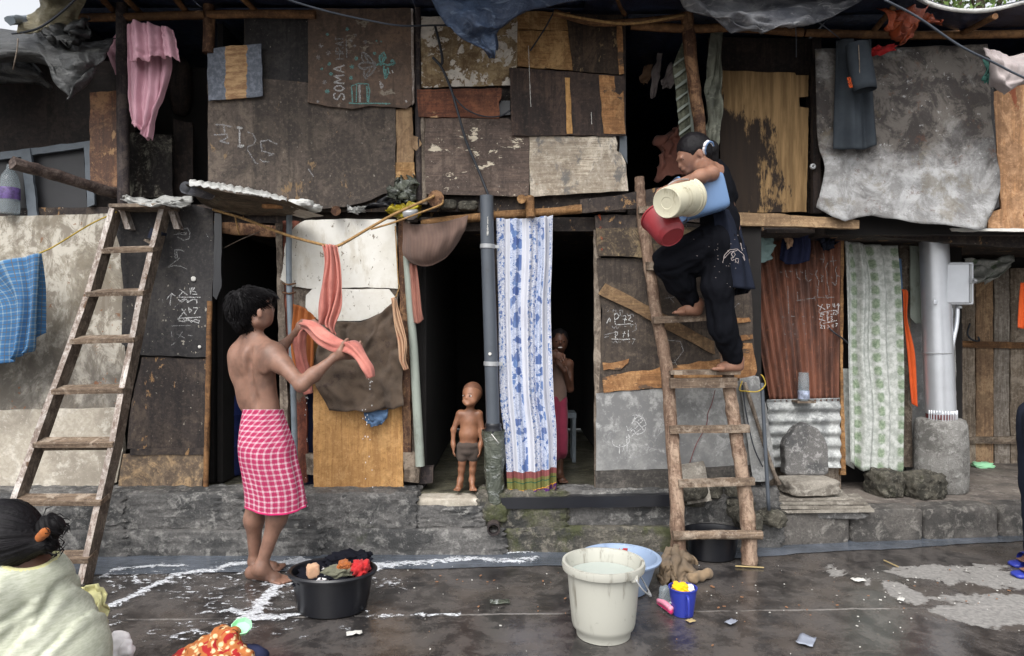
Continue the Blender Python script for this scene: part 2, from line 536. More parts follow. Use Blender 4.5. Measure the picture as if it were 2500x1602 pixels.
def concrete(name, base, dark, light, moss=None, rough=.85, sc=1.0, bump=.7, wet=.0, moss_thr=.56):
    m = MT(name, rough, spec=.35); v = m.vec()
    a = m.noise(v, 3 * sc, 9, .7); b = m.noise(v, 14 * sc, 8, .72, .4); f = m.noise(v, 70 * sc, 4, .7)
    colr = m.mix(m.ramp(a, .42, .56), dark, base)
    colr = m.mix(m.math('MULTIPLY', m.ramp(b, .50, .62), .75), colr, light)
    colr = m.mix(m.math('MULTIPLY', m.ramp(f, .46, .58), .4), colr, dark)
    if moss is not None:
        mo = m.noise(m.map(v, (1, 1, .7), loc=(5, 2, 9)), 3.2 * sc, 8, .72)
        colr = m.mix(m.math('MULTIPLY', m.ramp(mo, moss_thr, moss_thr + .12), .75), colr, moss)
    sp = m.noise(v, 90, 2, .5)
    colr = m.mix(m.math('MULTIPLY', m.ramp(sp, .69, .72), .6), colr, light)
    m.col(colr)
    m.bump(m.math('ADD', m.math('MULTIPLY', b, 1.0), m.math('MULTIPLY', f, .5)), bump, .02)
    if wet: m.rough(m.math('SUBTRACT', rough, m.math('MULTIPLY', m.ramp(a, .4, .6), wet)))
    return m.m

def plain(name, col_, rough=.6, var=.12, sc=8, bump=.0, metal=0.0, dirt=None, dthr=.6, spec=None):
    m = MT(name, rough, metal, spec); v = m.vec()
    a = m.noise(v, sc, 5, .65)
    dk = tuple(x * (1 - var * 2) for x in col_[:3]) + (1,)
    colr = m.mix(m.ramp(a, .3, .7), dk, col_)
    if dirt is not None:
        dn = m.noise(m.map(v, (1, 1, .45)), sc * 1.3, 7, .72)
        colr = m.mix(m.math('MULTIPLY', m.ramp(dn, dthr, dthr + .14), .8), colr, dirt)
    m.col(colr)
    if bump: m.bump(m.noise(v, sc * 6, 4, .6), bump, .005)
    return m.m

def fabric(name, col_, dark=None, rough=.9, wv=260, var=.5, trans=0.0, weave=.3, stain=None, sthr=.6, ribs=0):
    m = MT(name, rough, spec=.15); v = m.vec(); uv = m.vec('UV')
    a = m.noise(v, 7, 6, .65)
    dk = dark or tuple(x * .72 for x in col_[:3]) + (1,)
    colr = m.mix(m.math('MULTIPLY', m.ramp(a, .35, .7), var), col_, dk)
    if stain is not None:
        st = m.noise(v, 5.5, 7, .75)
        colr = m.mix(m.math('MULTIPLY', m.ramp(st, sthr, sthr + .1), .75), colr, stain)
    w = m.n('TexWave', {'Vector': uv, 'Scale': wv}, wave_type='BANDS', bands_direction='Y')
    w2 = m.n('TexWave', {'Vector': uv, 'Scale': wv}, wave_type='BANDS', bands_direction='X')
    h = m.math('ADD', w.outputs[1], w2.outputs[1])
    if ribs:
        w3 = m.n('TexWave', {'Vector': uv, 'Scale': ribs}, wave_type='BANDS', bands_direction='X')
        colr = m.mix(m.math('MULTIPLY', w3.outputs[1], .35), colr, dk)
        h = m.math('ADD', m.math('MULTIPLY', w3.outputs[1], 2.0), h)
    m.col(colr)
    m.bump(h, weave, .0015)
    if col_[0] > .05: m.b.inputs['Sheen Weight'].default_value = .1
    else: m.b.inputs['Specular IOR Level'].default_value = .06
    return m.m

M = {}
# boards
M['brown_board'] = wood('brown_board', c(92, 82, 75), c(62, 57, 54), c(124, 112, 100), 'z', c(142, 118, 90), .64, 6, contrast=.5, gs=.6, speck=.35, sheet=True)
M['dark_board'] = wood('dark_board', c(66, 58, 54), c(42, 39, 40), c(96, 84, 74), 'z', c(150, 118, 84), .63, 6, contrast=.5, gs=.6, speck=.4, sheet=True)
M['black_board'] = wood('black_board', c(62, 60, 60), c(44, 43, 45), c(84, 80, 76), 'z', c(140, 120, 95), .74, 8, contrast=.4, gs=.5, speck=.5, sheet=True)
M['painted_board'] = wood('painted_board', c(112, 94, 82), c(82, 72, 66), c(132, 108, 90), 'x', c(150, 140, 126), .64, 5, contrast=.4, gs=.5, sheet=True)
M['tan_board'] = wood('tan_board', c(178, 138, 92), c(128, 95, 62), c(205, 168, 118), 'x', c(88, 72, 58), .60, 4, contrast=.6, dark_amt=.5)
M['tan_upright'] = wood('tan_upright', c(160, 126, 88), c(120, 92, 62), c(190, 154, 110), 'z', c(84, 66, 50), .69, 4, contrast=.6, dark_amt=.5)
M['cardboard'] = wood('cardboard', c(150, 122, 92), c(120, 96, 74), c(168, 142, 110), 'z', None, bump=.15)
M['cream_peeling'] = wood('cream_peeling', c(168, 146, 112), c(112, 90, 66), c(196, 180, 150), None, c(226, 218, 206), .525, 7, stain=c(74, 58, 44), stain_thr=.54)
M['redbrown_plank'] = wood('redbrown_plank', c(126, 78, 58), c(84, 56, 46), c(150, 100, 74), 'x', c(196, 160, 120), .66, 9, contrast=.5)
M['varnished_board'] = wood('varnished_board', c(120, 82, 60), c(84, 60, 48), c(168, 128, 92), 'z', c(176, 138, 98), .60, 5, contrast=.7, rough=.5)
M['chipped_board'] = wood('chipped_board', c(112, 96, 86), c(78, 68, 64), c(140, 124, 112), 'x', c(222, 210, 188), .625, 9, contrast=.4, gs=1.3, speck=.3)
M['whitewashed'] = wood('whitewashed', c(214, 202, 182), c(146, 132, 116), c(226, 216, 200), 'x', c(176, 130, 84), .64, 3.2, contrast=.6, stain=c(104, 104, 104), stain_thr=.53, gs=1.4, bump=.6)
M['greywood'] = wood('greywood', c(124, 112, 100), c(80, 70, 62), c(160, 148, 134), 'z', None, gs=1.3, bump=.6, contrast=.7)
M['greywood_h'] = wood('greywood_h', c(122, 108, 94), c(76, 66, 58), c(158, 144, 128), 'x', None, gs=1.3, bump=.6, contrast=.7)
M['ladder_edge'] = wood('ladder_edge', c(176, 166, 158), c(112, 96, 86), c(206, 200, 194), 'z', c(96, 74, 58), .62, 6, gs=1.2, bump=.5, contrast=.8)
M['ladder_pole'] = wood('ladder_pole', c(146, 122, 104), c(92, 72, 60), c(176, 154, 134), 'z', None, gs=1.4, bump=.7, contrast=.7, dark_amt=.4)
M['ladder_rung'] = wood('ladder_rung', c(134, 116, 98), c(82, 68, 58), c(168, 154, 138), 'x', None, gs=1.4, bump=.7, contrast=.7, dark_amt=.4, speck=.4)
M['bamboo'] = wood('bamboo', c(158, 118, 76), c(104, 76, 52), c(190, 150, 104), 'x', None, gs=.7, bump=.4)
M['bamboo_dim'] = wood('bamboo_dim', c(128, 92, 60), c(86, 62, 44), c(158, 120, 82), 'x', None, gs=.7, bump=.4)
M['dark_post'] = wood('dark_post', c(70, 62, 62), c(44, 40, 42), c(104, 92, 84), 'z', None, gs=1.0, bump=.6)
M['brown_post'] = wood('brown_post', c(116, 84, 62), c(66, 46, 38), c(160, 124, 92), 'z', None, gs=.8, bump=.6, contrast=.8)
M['ply_light'] = wood('ply_light', c(198, 152, 96), c(160, 118, 74), c(214, 172, 118), 'z', c(150, 110, 72), .70, 3.5, contrast=.5, dark_amt=.35, gs=.8, bump=.12)
M['orange_veneer'] = wood('orange_veneer', c(176, 128, 84), c(126, 90, 60), c(204, 160, 112), 'x', c(96, 78, 64), .6, 6, contrast=.6)
M['interior'] = plain('interior', c(34, 31, 30), .95, .2, 3)  # near-black: the darkness of the rooms is put into the wall colour
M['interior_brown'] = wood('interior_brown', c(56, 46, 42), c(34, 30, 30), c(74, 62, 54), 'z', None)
M['tan_far'] = wood('tan_far', c(172, 130, 92), c(130, 98, 72), c(200, 160, 124), 'z', c(128, 72, 48), .6, 5, contrast=.6)
M['red_plank'] = wood('red_plank', c(128, 72, 56), c(84, 52, 44), c(156, 96, 76), 'z', c(110, 96, 84), .6, 5)
# plaster & metal sheets
M['grey_sheet'] = concrete('grey_sheet', c(138, 138, 136), c(112, 112, 112), c(170, 170, 168), None, .7, .7, .15)
M['pale_slab'] = concrete('pale_slab', c(176, 168, 154), c(142, 134, 122), c(206, 200, 188), None, .8, .6, .25)

def plaster():
    m = MT('stained_plaster', .85, spec=.2); v = m.vec(); o = m.n('TexCoord').outputs['Object']
    z = m.sep(o)[2]
    a = m.noise(m.map(v, (1.1, 1, .8)), 2.6, 10, .74, .5); b = m.noise(m.map(v, (1.3, 1, .9)), 7, 10, .78, .6); f = m.noise(v, 40, 4, .7)
    colr = m.mix(m.ramp(b, .44, .55), c(136, 128, 116), c(190, 184, 172))
    colr = m.mix(m.math('MULTIPLY', m.ramp(a, .49, .56), .6), colr, c(146, 136, 118))
    low = m.math('ADD', m.ramp(m.math('MULTIPLY', z, -1.0), -.85, -.1), m.math('MULTIPLY', m.math('SUBTRACT', a, .5), 4.5), True)
    colr = m.mix(m.math('MULTIPLY', low, .8), colr, c(86, 82, 78))
    st = m.noise(m.map(v, (7, 7, .5)), 2, 5, .6)
    colr = m.mix(m.math('MULTIPLY', m.ramp(st, .56, .7), .4), colr, c(108, 98, 86))
    rs = m.noise(v, 11, 4, .7)
    colr = m.mix(m.math('MULTIPLY', m.ramp(rs, .63, .66), .7), colr, c(128, 84, 56))
    m.col(colr); m.bump(m.math('ADD', f, b), .3, .008); return m.m
M['plaster'] = plaster()

def white_panel():
    m = MT('chipped_white_paint', .55, spec=.35); v = m.vec()
    a = m.noise(v, 4, 8, .7); f = m.noise(m.map(v, (1, 1, .6)), 26, 6, .7, .4); g = m.noise(m.map(v, (1, 1, .35)), 7, 7, .7)
    colr = m.mix(m.ramp(a, .35, .7), c(222, 220, 213), c(204, 200, 189))
    colr = m.mix(m.math('MULTIPLY', m.ramp(g, .52, .64), .45), colr, c(178, 168, 148))
    colr = m.mix(m.ramp(f, .62, .64), colr, c(128, 118, 104))
    m.col(colr); m.bump(f, .25, .004); return m.m
M['white_panel'] = white_panel()

def grey_tin():
    m = MT('dark_topped_tin_sheet', .7, spec=.15); v = m.vec(); o = m.n('TexCoord').outputs['Object']
    z = m.sep(o)[2]
    a = m.noise(v, 1.6, 8, .68, .3); b = m.noise(v, 6, 9, .75, .5); f = m.noise(v, 24, 6, .7)
    colr = m.mix(m.ramp(b, .40, .60), c(126, 125, 124), c(166, 166, 166))
    up = m.math('ADD', m.ramp(z, .25, .72), m.math('MULTIPLY', m.math('SUBTRACT', a, .5), 5.5), True)  # colour darkens towards the top with a ragged border
    colr = m.mix(m.math('MULTIPLY', up, .93), colr, m.mix(m.ramp(b, .45, .56), c(54, 49, 47), c(92, 86, 80)))
    colr = m.mix(m.math('MULTIPLY', m.ramp(m.noise(v, 9, 9, .78, .4), .58, .63), .55), colr, c(92, 66, 54))
    colr = m.mix(m.math('MULTIPLY', m.ramp(m.noise(v, 3.4, 8, .75), .56, .64), .45), colr, c(108, 98, 78))
    colr = m.mix(m.math('MULTIPLY', m.ramp(f, .62, .66), .4), colr, c(190, 190, 190))
    m.col(colr); m.bump(m.math('ADD', b, f), .6, .015); return m.m
M['grey_tin'] = grey_tin()

def blue_grey_stripe():
    m = MT('grey_board_with_bare_stripe', .6, spec=.3); v = m.vec(); o = m.n('TexCoord').outputs['Object']
    x = m.math('ADD', m.sep(o)[0], m.math('MULTIPLY', m.math('SUBTRACT', m.noise(v, 14, 6, .7), .5), .05))
    s_ = m.math('MULTIPLY', m.math('GREATER_THAN', x, -.062), m.math('LESS_THAN', x, .078))
    a = m.noise(v, 30, 5, .7)
    base = m.mix(m.ramp(a, .4, .65), c(92, 98, 108), c(124, 130, 142))
    bare = m.mix(m.ramp(m.noise(m.map(v, (3, 1, 9)), 4, 6, .7), .35, .65), c(140, 104, 72), c(196, 160, 116))
    m.col(m.mix(s_, base, bare)); m.bump(a, .2, .003); return m.m
M['stripe_board'] = blue_grey_stripe()

def burnt_ply():
    m = MT('scorched_plywood', .8, spec=.15); v = m.vec(); o = m.n('TexCoord').outputs['Object']
    xyz = m.sep(o)
    g = m.noise(m.map(v, (16, 16, 1.2)), 2, 6, .65)
    base = m.mix(m.ramp(g, .35, .68), c(112, 90, 62), c(150, 122, 86))
    n1 = m.noise(m.map(v, (2.2, 1, .7)), 3.2, 8, .72)
    # soot rising from the left-hand side of the door
    e = m.math('ADD', m.math('MULTIPLY', xyz[0], 2.4), m.math('SUBTRACT', m.math('MULTIPLY', m.ramp(xyz[2], .52, .86), 1.0), .12))
    s_ = m.ramp(m.math('ADD', e, m.math('MULTIPLY', m.math('SUBTRACT', n1, .5), 3.0)), .12, -.12)
    colr = m.mix(m.math('MULTIPLY', s_, .95), base, c(36, 31, 30))
    m.col(colr); m.bump(g, .2, .004); return m.m
M['burnt_ply'] = burnt_ply()

def rust():
    m = MT('rusted_sheet', .75, spec=.3); v = m.vec()
    a = m.noise(m.map(v, (3, 3, .5)), 3, 8, .7); f = m.noise(v, 30, 6, .7); b = m.noise(m.map(v, (1.5, 1, .25)), 5, 6, .7)
    colr = m.mix(m.ramp(a, .34, .66), c(76, 52, 44), c(134, 88, 70))
    colr = m.mix(m.math('MULTIPLY', m.ramp(b, .52, .7), .6), colr, c(100, 84, 80))
    colr = m.mix(m.math('MULTIPLY', m.ramp(f, .55, .68), .35), colr, c(160, 108, 82))
    m.col(colr); m.bump(f, .3, .004); return m.m
M['rust'] = rust()
M['white_tin'] = concrete('white_tin', c(176, 178, 176), c(122, 124, 124), c(210, 212, 210), None, .55, .9, .2)
M['grey_frame'] = plain('grey_frame', c(98, 106, 114), .6, .15, 9, dirt=c(80, 78, 76))
# stone
M['ledge_stone'] = concrete('ledge_stone', c(104, 102, 100), c(66, 66, 66), c(150, 148, 144), c(58, 62, 46), .8, 1.0, .9, wet=.3, moss_thr=.63)
M['ledge_mossy'] = concrete('ledge_mossy', c(92, 88, 80), c(54, 54, 52), c(138, 132, 120), c(72, 76, 44), .75, 1.1, .9, wet=.3, moss_thr=.5)
M['ledge_core'] = concrete('ledge_core', c(66, 64, 62), c(40, 40, 40), c(96, 94, 90), None, .85, 1.4, .9)
M['kerb_stone'] = concrete('kerb_stone', c(98, 94, 90), c(68, 66, 64), c(138, 134, 128), None, .85, 1.0, .7)
M['pavement'] = concrete('pavement', c(122, 114, 106), c(92, 86, 82), c(150, 142, 134), c(84, 76, 64), .85, .7, .5)
M['basalt'] = concrete('basalt', c(108, 106, 104), c(80, 80, 80), c(170, 168, 166), None, .75, 1.6, .5)
M['stone_tile'] = concrete('stone_tile', c(146, 140, 130), c(108, 102, 94), c(172, 166, 156), None, .8, 1.5, .3)
M['rubble'] = concrete('rubble', c(96, 92, 82), c(58, 56, 50), c(132, 128, 116), c(60, 62, 44), .85, 2.5, .9)
M['cement_block'] = concrete('cement_block', c(150, 148, 144), c(112, 110, 106), c(184, 182, 178), None, .9, 2.0, .9)
M['room_floor'] = concrete('room_floor', c(92, 90, 78), c(60, 58, 50), c(128, 124, 104), None, .5, 1.0, .3, wet=.2)
# plastics, metals
M['white_paint_metal'] = plain('white_paint_metal', c(214, 217, 222), .38, .06, 4, bump=.05, metal=.55)
M['dark_red'] = plain('dark_red', c(120, 58, 58), .6)
M['pvc_grey'] = plain('pvc_grey', c(78, 84, 92), .45, .08, 4, dirt=c(60, 60, 60))
M['clamp'] = plain('clamp', c(176, 178, 180), .4, metal=.3)
M['galv'] = plain('galv', c(128, 138, 146), .5, .15, 10, dirt=c(96, 86, 76), metal=.2)
M['pale_green'] = plain('pale_green', c(154, 162, 152), .6, .1, 4, dirt=c(104, 104, 92), dthr=.55)
M['cable'] = plain('cable', c(38, 42, 50), .5)
M['wire_dim'] = plain('wire_dim', c(70, 76, 86), .5)
M['rope_tan'] = plain('rope_tan', c(168, 132, 84), .9, .25, 60, bump=.6)
M['rope_yellow'] = plain('rope_yellow', c(188, 160, 62), .8, .2, 50, bump=.4)
M['black_plastic'] = plain('black_plastic', c(30, 31, 36), .3, .15, 6)
M['tub_black'] = plain('tub_black', c(26, 27, 32), .3, .1, 6, dirt=c(58, 60, 66), dthr=.68)
M['blue_drum'] = plain('blue_drum', c(38, 50, 104), .5)
M['jade'] = plain('jade', c(60, 110, 100), .8)
M['leaf'] = plain('leaf', c(104, 132, 56), .6, .3, 3)
M['bark'] = plain('bark', c(86, 74, 60), .9, .2, 6, bump=.5)
M['straw'] = plain('straw', c(176, 156, 110), .8)
M['paper'] = plain('paper', c(214, 212, 206), .7)
M['grey_scrap'] = plain('grey_scrap', c(150, 156, 170), .5)
M['brown_scrap'] = plain('brown_scrap', c(150, 108, 78), .8)

def plastic(name, col_, rough=.35, dirt=None, streak=.35, sss=0.0):
    m = MT(name, rough, spec=.45); v = m.vec()
    a = m.noise(m.map(v, (3.5, 3.5, .35)), 5, 6, .7); b = m.noise(v, 16, 6, .7)
    d = dirt or tuple(x * .55 for x in col_[:3]) + (1,)
    colr = m.mix(m.math('MULTIPLY', m.ramp(a, .54, .72), streak), col_, d)
    colr = m.mix(m.math('MULTIPLY', m.ramp(b, .60, .72), streak * .8), colr, d)
    m.col(colr); m.bump(b, .05, .002)
    if sss:
        m.b.inputs['Subsurface Weight'].default_value = sss; m.b.inputs['Subsurface Radius'].default_value = (.02, .02, .015)
    m.rough(m.math('ADD', rough, m.math('MULTIPLY', b, .2)))
    return m.m
M['bucket_white'] = plastic('bucket_white', c(176, 175, 165), .4, c(106, 100, 88), .85)
M['bucket_cream'] = plastic('bucket_cream', c(196, 191, 168), .4, c(132, 120, 88), .95)
M['bucket_red'] = plastic('bucket_red', c(146, 48, 54), .35, c(200, 110, 110), .25)
M['bucket_blue'] = plastic('bucket_blue', c(98, 126, 164), .35, c(76, 104, 146), .3)
M['tub_blue'] = plastic('tub_blue', c(140, 158, 184), .4, c(96, 112, 138), .4)
M['mug_blue'] = plastic('mug_blue', c(48, 60, 156), .25, c(80, 96, 180), .3)
M['pink_plastic'] = plastic('pink_plastic', c(232, 150, 172), .4, None, .2)
M['mint_plastic'] = plastic('mint_plastic', c(168, 232, 184), .35, None, .2)

def water(name, col_, rough=.03):
    m = MT(name, rough, spec=.6); v = m.world()
    m.col(col_); m.bump(m.noise(v, 9, 3, .5), .12, .01); return m.m
M['bucket_water'] = water('bucket_water', c(168, 176, 170), .03)

def glassy(name, tint, alpha=.35, rough=.1):
    m = MT(name, rough, spec=.6)
    m.b.inputs['Base Color'].default_value = tint
    m.b.inputs['Transmission Weight'].default_value = 1.0 - alpha
    m.b.inputs['IOR'].default_value = 1.25
    return m.m
M['bottle'] = glassy('bottle', c(200, 210, 215), .25, .12)
M['bottle_label'] = plain('bottle_label', c(190, 200, 225), .5, .35, 30)
M['purple_label'] = plain('purple_label', c(120, 96, 160), .5, .35, 30)
M['sheet_plastic'] = None

def poly(name, base, dark, light, trans=.35, rough=.35):
    """thin crumpled plastic sheet"""
    m = MT(name, rough, spec=.6); v = m.vec()
    a = m.noise(v, 3, 8, .7, .8); b = m.noise(m.map(v, (1, 1, 2.5)), 9, 6, .7, 1.2)
    colr = m.mix(m.ramp(a, .35, .66), dark, base)
    colr = m.mix(m.math('MULTIPLY', m.ramp(b, .54, .66), .6), colr, light)
    m.col(colr); m.bump(m.math('ADD', a, m.math('MULTIPLY', b, .6)), .9, .03)
    if trans:
        tb = m.n('BsdfTranslucent'); m.put(tb.inputs['Color'], colr)
        mx = m.n('MixShader'); mx.inputs[0].default_value = trans
        m.t.links.new(m.b.outputs[0], mx.inputs[1]); m.t.links.new(tb.outputs[0], mx.inputs[2])
        m.t.links.new(mx.outputs[0], m.t.nodes['Material Output'].inputs[0])
    return m.m
M['tarp_grey'] = poly('tarp_grey', c(150, 151, 155), c(84, 87, 96), c(206, 206, 208), .3)
M['tarp_blue'] = poly('tarp_blue', c(78, 96, 124), c(44, 58, 84), c(130, 146, 168), .2)
M['tarp_dark'] = poly('tarp_dark', c(52, 53, 53), c(32, 34, 35), c(92, 92, 88), .05)
M['tarp_navy'] = poly('tarp_navy', c(44, 54, 78), c(28, 34, 52), c(70, 84, 112), .08)
M['tarp_cream'] = poly('tarp_cream', c(186, 176, 146), c(132, 124, 104), c(222, 214, 190), .35)
M['white_sheet'] = poly('white_sheet', c(222, 222, 218), c(172, 172, 168), c(240, 240, 238), .2)
M['clear_sheet'] = poly('clear_sheet', c(116, 120, 108), c(60, 66, 56), c(196, 200, 198), .1, .2)
M['yellow_plastic'] = poly('yellow_plastic', c(206, 190, 50), c(150, 130, 30), c(236, 226, 120), .3)
M['orange_plastic'] = poly('orange_plastic', c(176, 82, 46), c(120, 52, 34), c(210, 130, 90), .25)
M['canvas_green'] = poly('canvas_green', c(128, 130, 116), c(88, 90, 80), c(164, 166, 150), .15, .6)
# fabrics
M['pink_towel'] = fabric('pink_towel', c(204, 160, 172), c(172, 126, 140), ribs=38)
M['salmon'] = fabric('salmon', c(194, 126, 114), c(156, 90, 82), var=.8)
M['burlap'] = fabric('burlap', c(112, 96, 82), c(80, 68, 58), wv=90, weave=1.0, var=.8, stain=c(66, 50, 50), sthr=.55)
M['burlap_heap'] = fabric('burlap_heap', c(140, 120, 96), c(90, 76, 60), wv=90, weave=1.0)
M['brown_cloth'] = fabric('brown_cloth', c(120, 98, 88), c(94, 78, 72), ribs=14)
M['dusky_pink'] = fabric('dusky_pink', c(156, 106, 92), c(120, 82, 74))
M['rust_cloth'] = fabric('rust_cloth', c(158, 92, 48), c(116, 68, 40))
M['beige_cloth'] = fabric('beige_cloth', c(196, 162, 132), c(160, 116, 92), stain=c(206, 120, 100), sthr=.58)
M['denim'] = fabric('denim', c(58, 63, 68), c(38, 43, 50), wv=200)
M['teal_cloth'] = fabric('teal_cloth', c(140, 164, 162), c(108, 130, 130))
M['navy_cloth'] = fabric('navy_cloth', c(44, 48, 72), c(30, 32, 50))
M['steel_blue'] = fabric('steel_blue', c(92, 118, 150), c(66, 86, 116))
M['orange_cloth'] = fabric('orange_cloth', c(214, 92, 44), c(170, 66, 32))
M['red_cloth'] = fabric('red_cloth', c(176, 44, 46), c(150, 28, 34))
M['grey_cloth'] = fabric('grey_cloth', c(168, 158, 156), c(124, 114, 114))
M['black_cloth'] = fabric('black_cloth', c(21, 22, 27), c(12, 13, 17), wv=300, weave=.15)
M['black_wash'] = fabric('black_wash', c(24, 25, 32), c(14, 15, 20))
M['olive_cloth'] = fabric('olive_cloth', c(104, 104, 88), c(76, 76, 64))
M['white_cloth'] = fabric('white_cloth', c(228, 224, 224), c(190, 186, 190))
M['yellow_cloth'] = fabric('yellow_cloth', c(246, 196, 30), c(226, 150, 20))
M['kurta'] = fabric('kurta', c(200, 203, 180), c(178, 182, 156), var=.6, wv=300, weave=.12)
M['flap_yellow'] = fabric('flap_yellow', c(206, 202, 150), c(180, 174, 122))
M['tail_cloth'] = fabric('tail_cloth', c(36, 40, 52), c(24, 27, 37), wv=300)
M['trousers_dark'] = fabric('trousers_dark', c(44, 48, 60), c(30, 32, 42))
M['child_pink'] = fabric('child_pink', c(130, 48, 68), c(90, 32, 48))  # doorway dimness put into the skirt colour
M['shorts_brown'] = fabric('shorts_brown', c(82, 72, 66), c(62, 54, 50))
M['hair'] = None

def hair_mat():
    m = MT('black_hair', .6, spec=.15); v = m.vec()
    g = m.noise(m.map(v, (60, 60, 8)), 2, 4, .6)
    m.col(m.mix(g, c(9, 8, 9), c(24, 22, 24))); m.bump(g, .5, .004); return m.m
M['hair'] = hair_mat()
def combed():
    m = MT('combed_black_hair', .45, spec=.2); uv = m.vec('UV')
    g = m.noise(m.map(uv, (70, 3, 1)), 1, 5, .7)
    m.col(m.mix(m.ramp(g, .35, .65), c(5, 5, 6), c(26, 23, 27))); m.bump(g, .8, .004); m.rough(m.math('ADD', .3, m.math('MULTIPLY', g, .3))); return m.m
M['combed'] = combed()
def linen():
    m = MT('pale_linen', .9, spec=.1); v = m.vec()
    a = m.noise(m.map(v, (26, 26, 150), rot=(0, .6, 0)), 1.2, 5, .75); b = m.noise(v, 6, 6, .7); f = m.noise(v, 130, 3, .6)
    colr = m.mix(m.ramp(a, .38, .6), c(174, 177, 158), c(194, 196, 180))
    colr = m.mix(m.math('MULTIPLY', m.ramp(b, .45, .62), .35), colr, c(166, 169, 148))
    m.col(colr); m.bump(m.math('ADD', m.math('MULTIPLY', a, .7), m.math('MULTIPLY', f, .4)), .35, .004); return m.m
M['linen'] = linen()

def skin(name, base, dark, rough=.5):
    m = MT(name, rough, spec=.4); v = m.vec()
    a = m.noise(v, 9, 5, .6); f = m.noise(v, 160, 3, .6)
    m.col(m.mix(m.ramp(a, .35, .7), base, dark))
    m.b.inputs['Subsurface Weight'].default_value = .12
    m.b.inputs['Subsurface Radius'].default_value = (.012, .005, .003)
    m.bump(f, .12, .002); return m.m
M['skin_boy'] = skin('skin_boy', c(138, 104, 88), c(104, 78, 66))
M['skin_toddler'] = skin('skin_toddler', c(146, 103, 78), c(118, 80, 60), .45)
M['skin_woman'] = skin('skin_woman', c(148, 109, 89), c(120, 86, 70))
M['skin_dark'] = skin('skin_dark', c(92, 62, 48), c(70, 47, 36))  # darkened so the child's face looks dim in the doorway
M['eye_white'] = plain('eye_white', c(225, 220, 214), .2, .02)
M['eye_dark'] = plain('eye_dark', c(24, 16, 14), .15, .02)
M['lip'] = plain('lip', c(128, 66, 60), .4)

def checks(name, base, line, dark, px, py, lw=.3, second=None):
    m = MT(name, .85, spec=.15); uv = m.vec('UV'); s_ = m.sep(uv)
    def bandf(sock, per, w, ph=0.0):
        f = m.math('FRACT', m.math('ADD', m.math('DIVIDE', sock, per), 40.13 + ph))
        return m.math('LESS_THAN', f, w)
    wob = m.math('MULTIPLY', m.math('SUBTRACT', m.noise(uv, 12, 3, .5), .5), .006)
    u = m.math('ADD', s_[0], wob); v = m.math('ADD', s_[1], wob)
    a, b = bandf(u, px, lw), bandf(v, py, lw)
    colr = m.mix(m.math('MULTIPLY', m.math('ADD', a, b), .5), base, line)
    a2 = bandf(u, px, .06, .45); b2 = bandf(v, py, .07, .45)
    colr = m.mix(m.math('MULTIPLY', m.math('MAXIMUM', a2, b2), .8), colr, second or dark)
    nn = m.noise(m.vec(), 8, 4, .6)
    colr = m.mix(m.math('MULTIPLY', m.ramp(nn, .4, .7), .35), colr, dark)
    m.col(colr)
    m.bump(m.noise(uv, 500, 2, .5), .15, .001)
    return m
mm = checks('pink_check', c(172, 56, 94), c(206, 180, 188), c(140, 42, 76), .036, .028, .29)
M['pink_check'] = mm.m
M['pink_band'] = fabric('pink_band', c(206, 50, 108), c(170, 40, 88))
mm = checks('blue_check', c(66, 110, 152), c(140, 156, 164), c(48, 84, 126), .052, .044, .16, second=c(104, 90, 62))
M['blue_check'] = mm.m

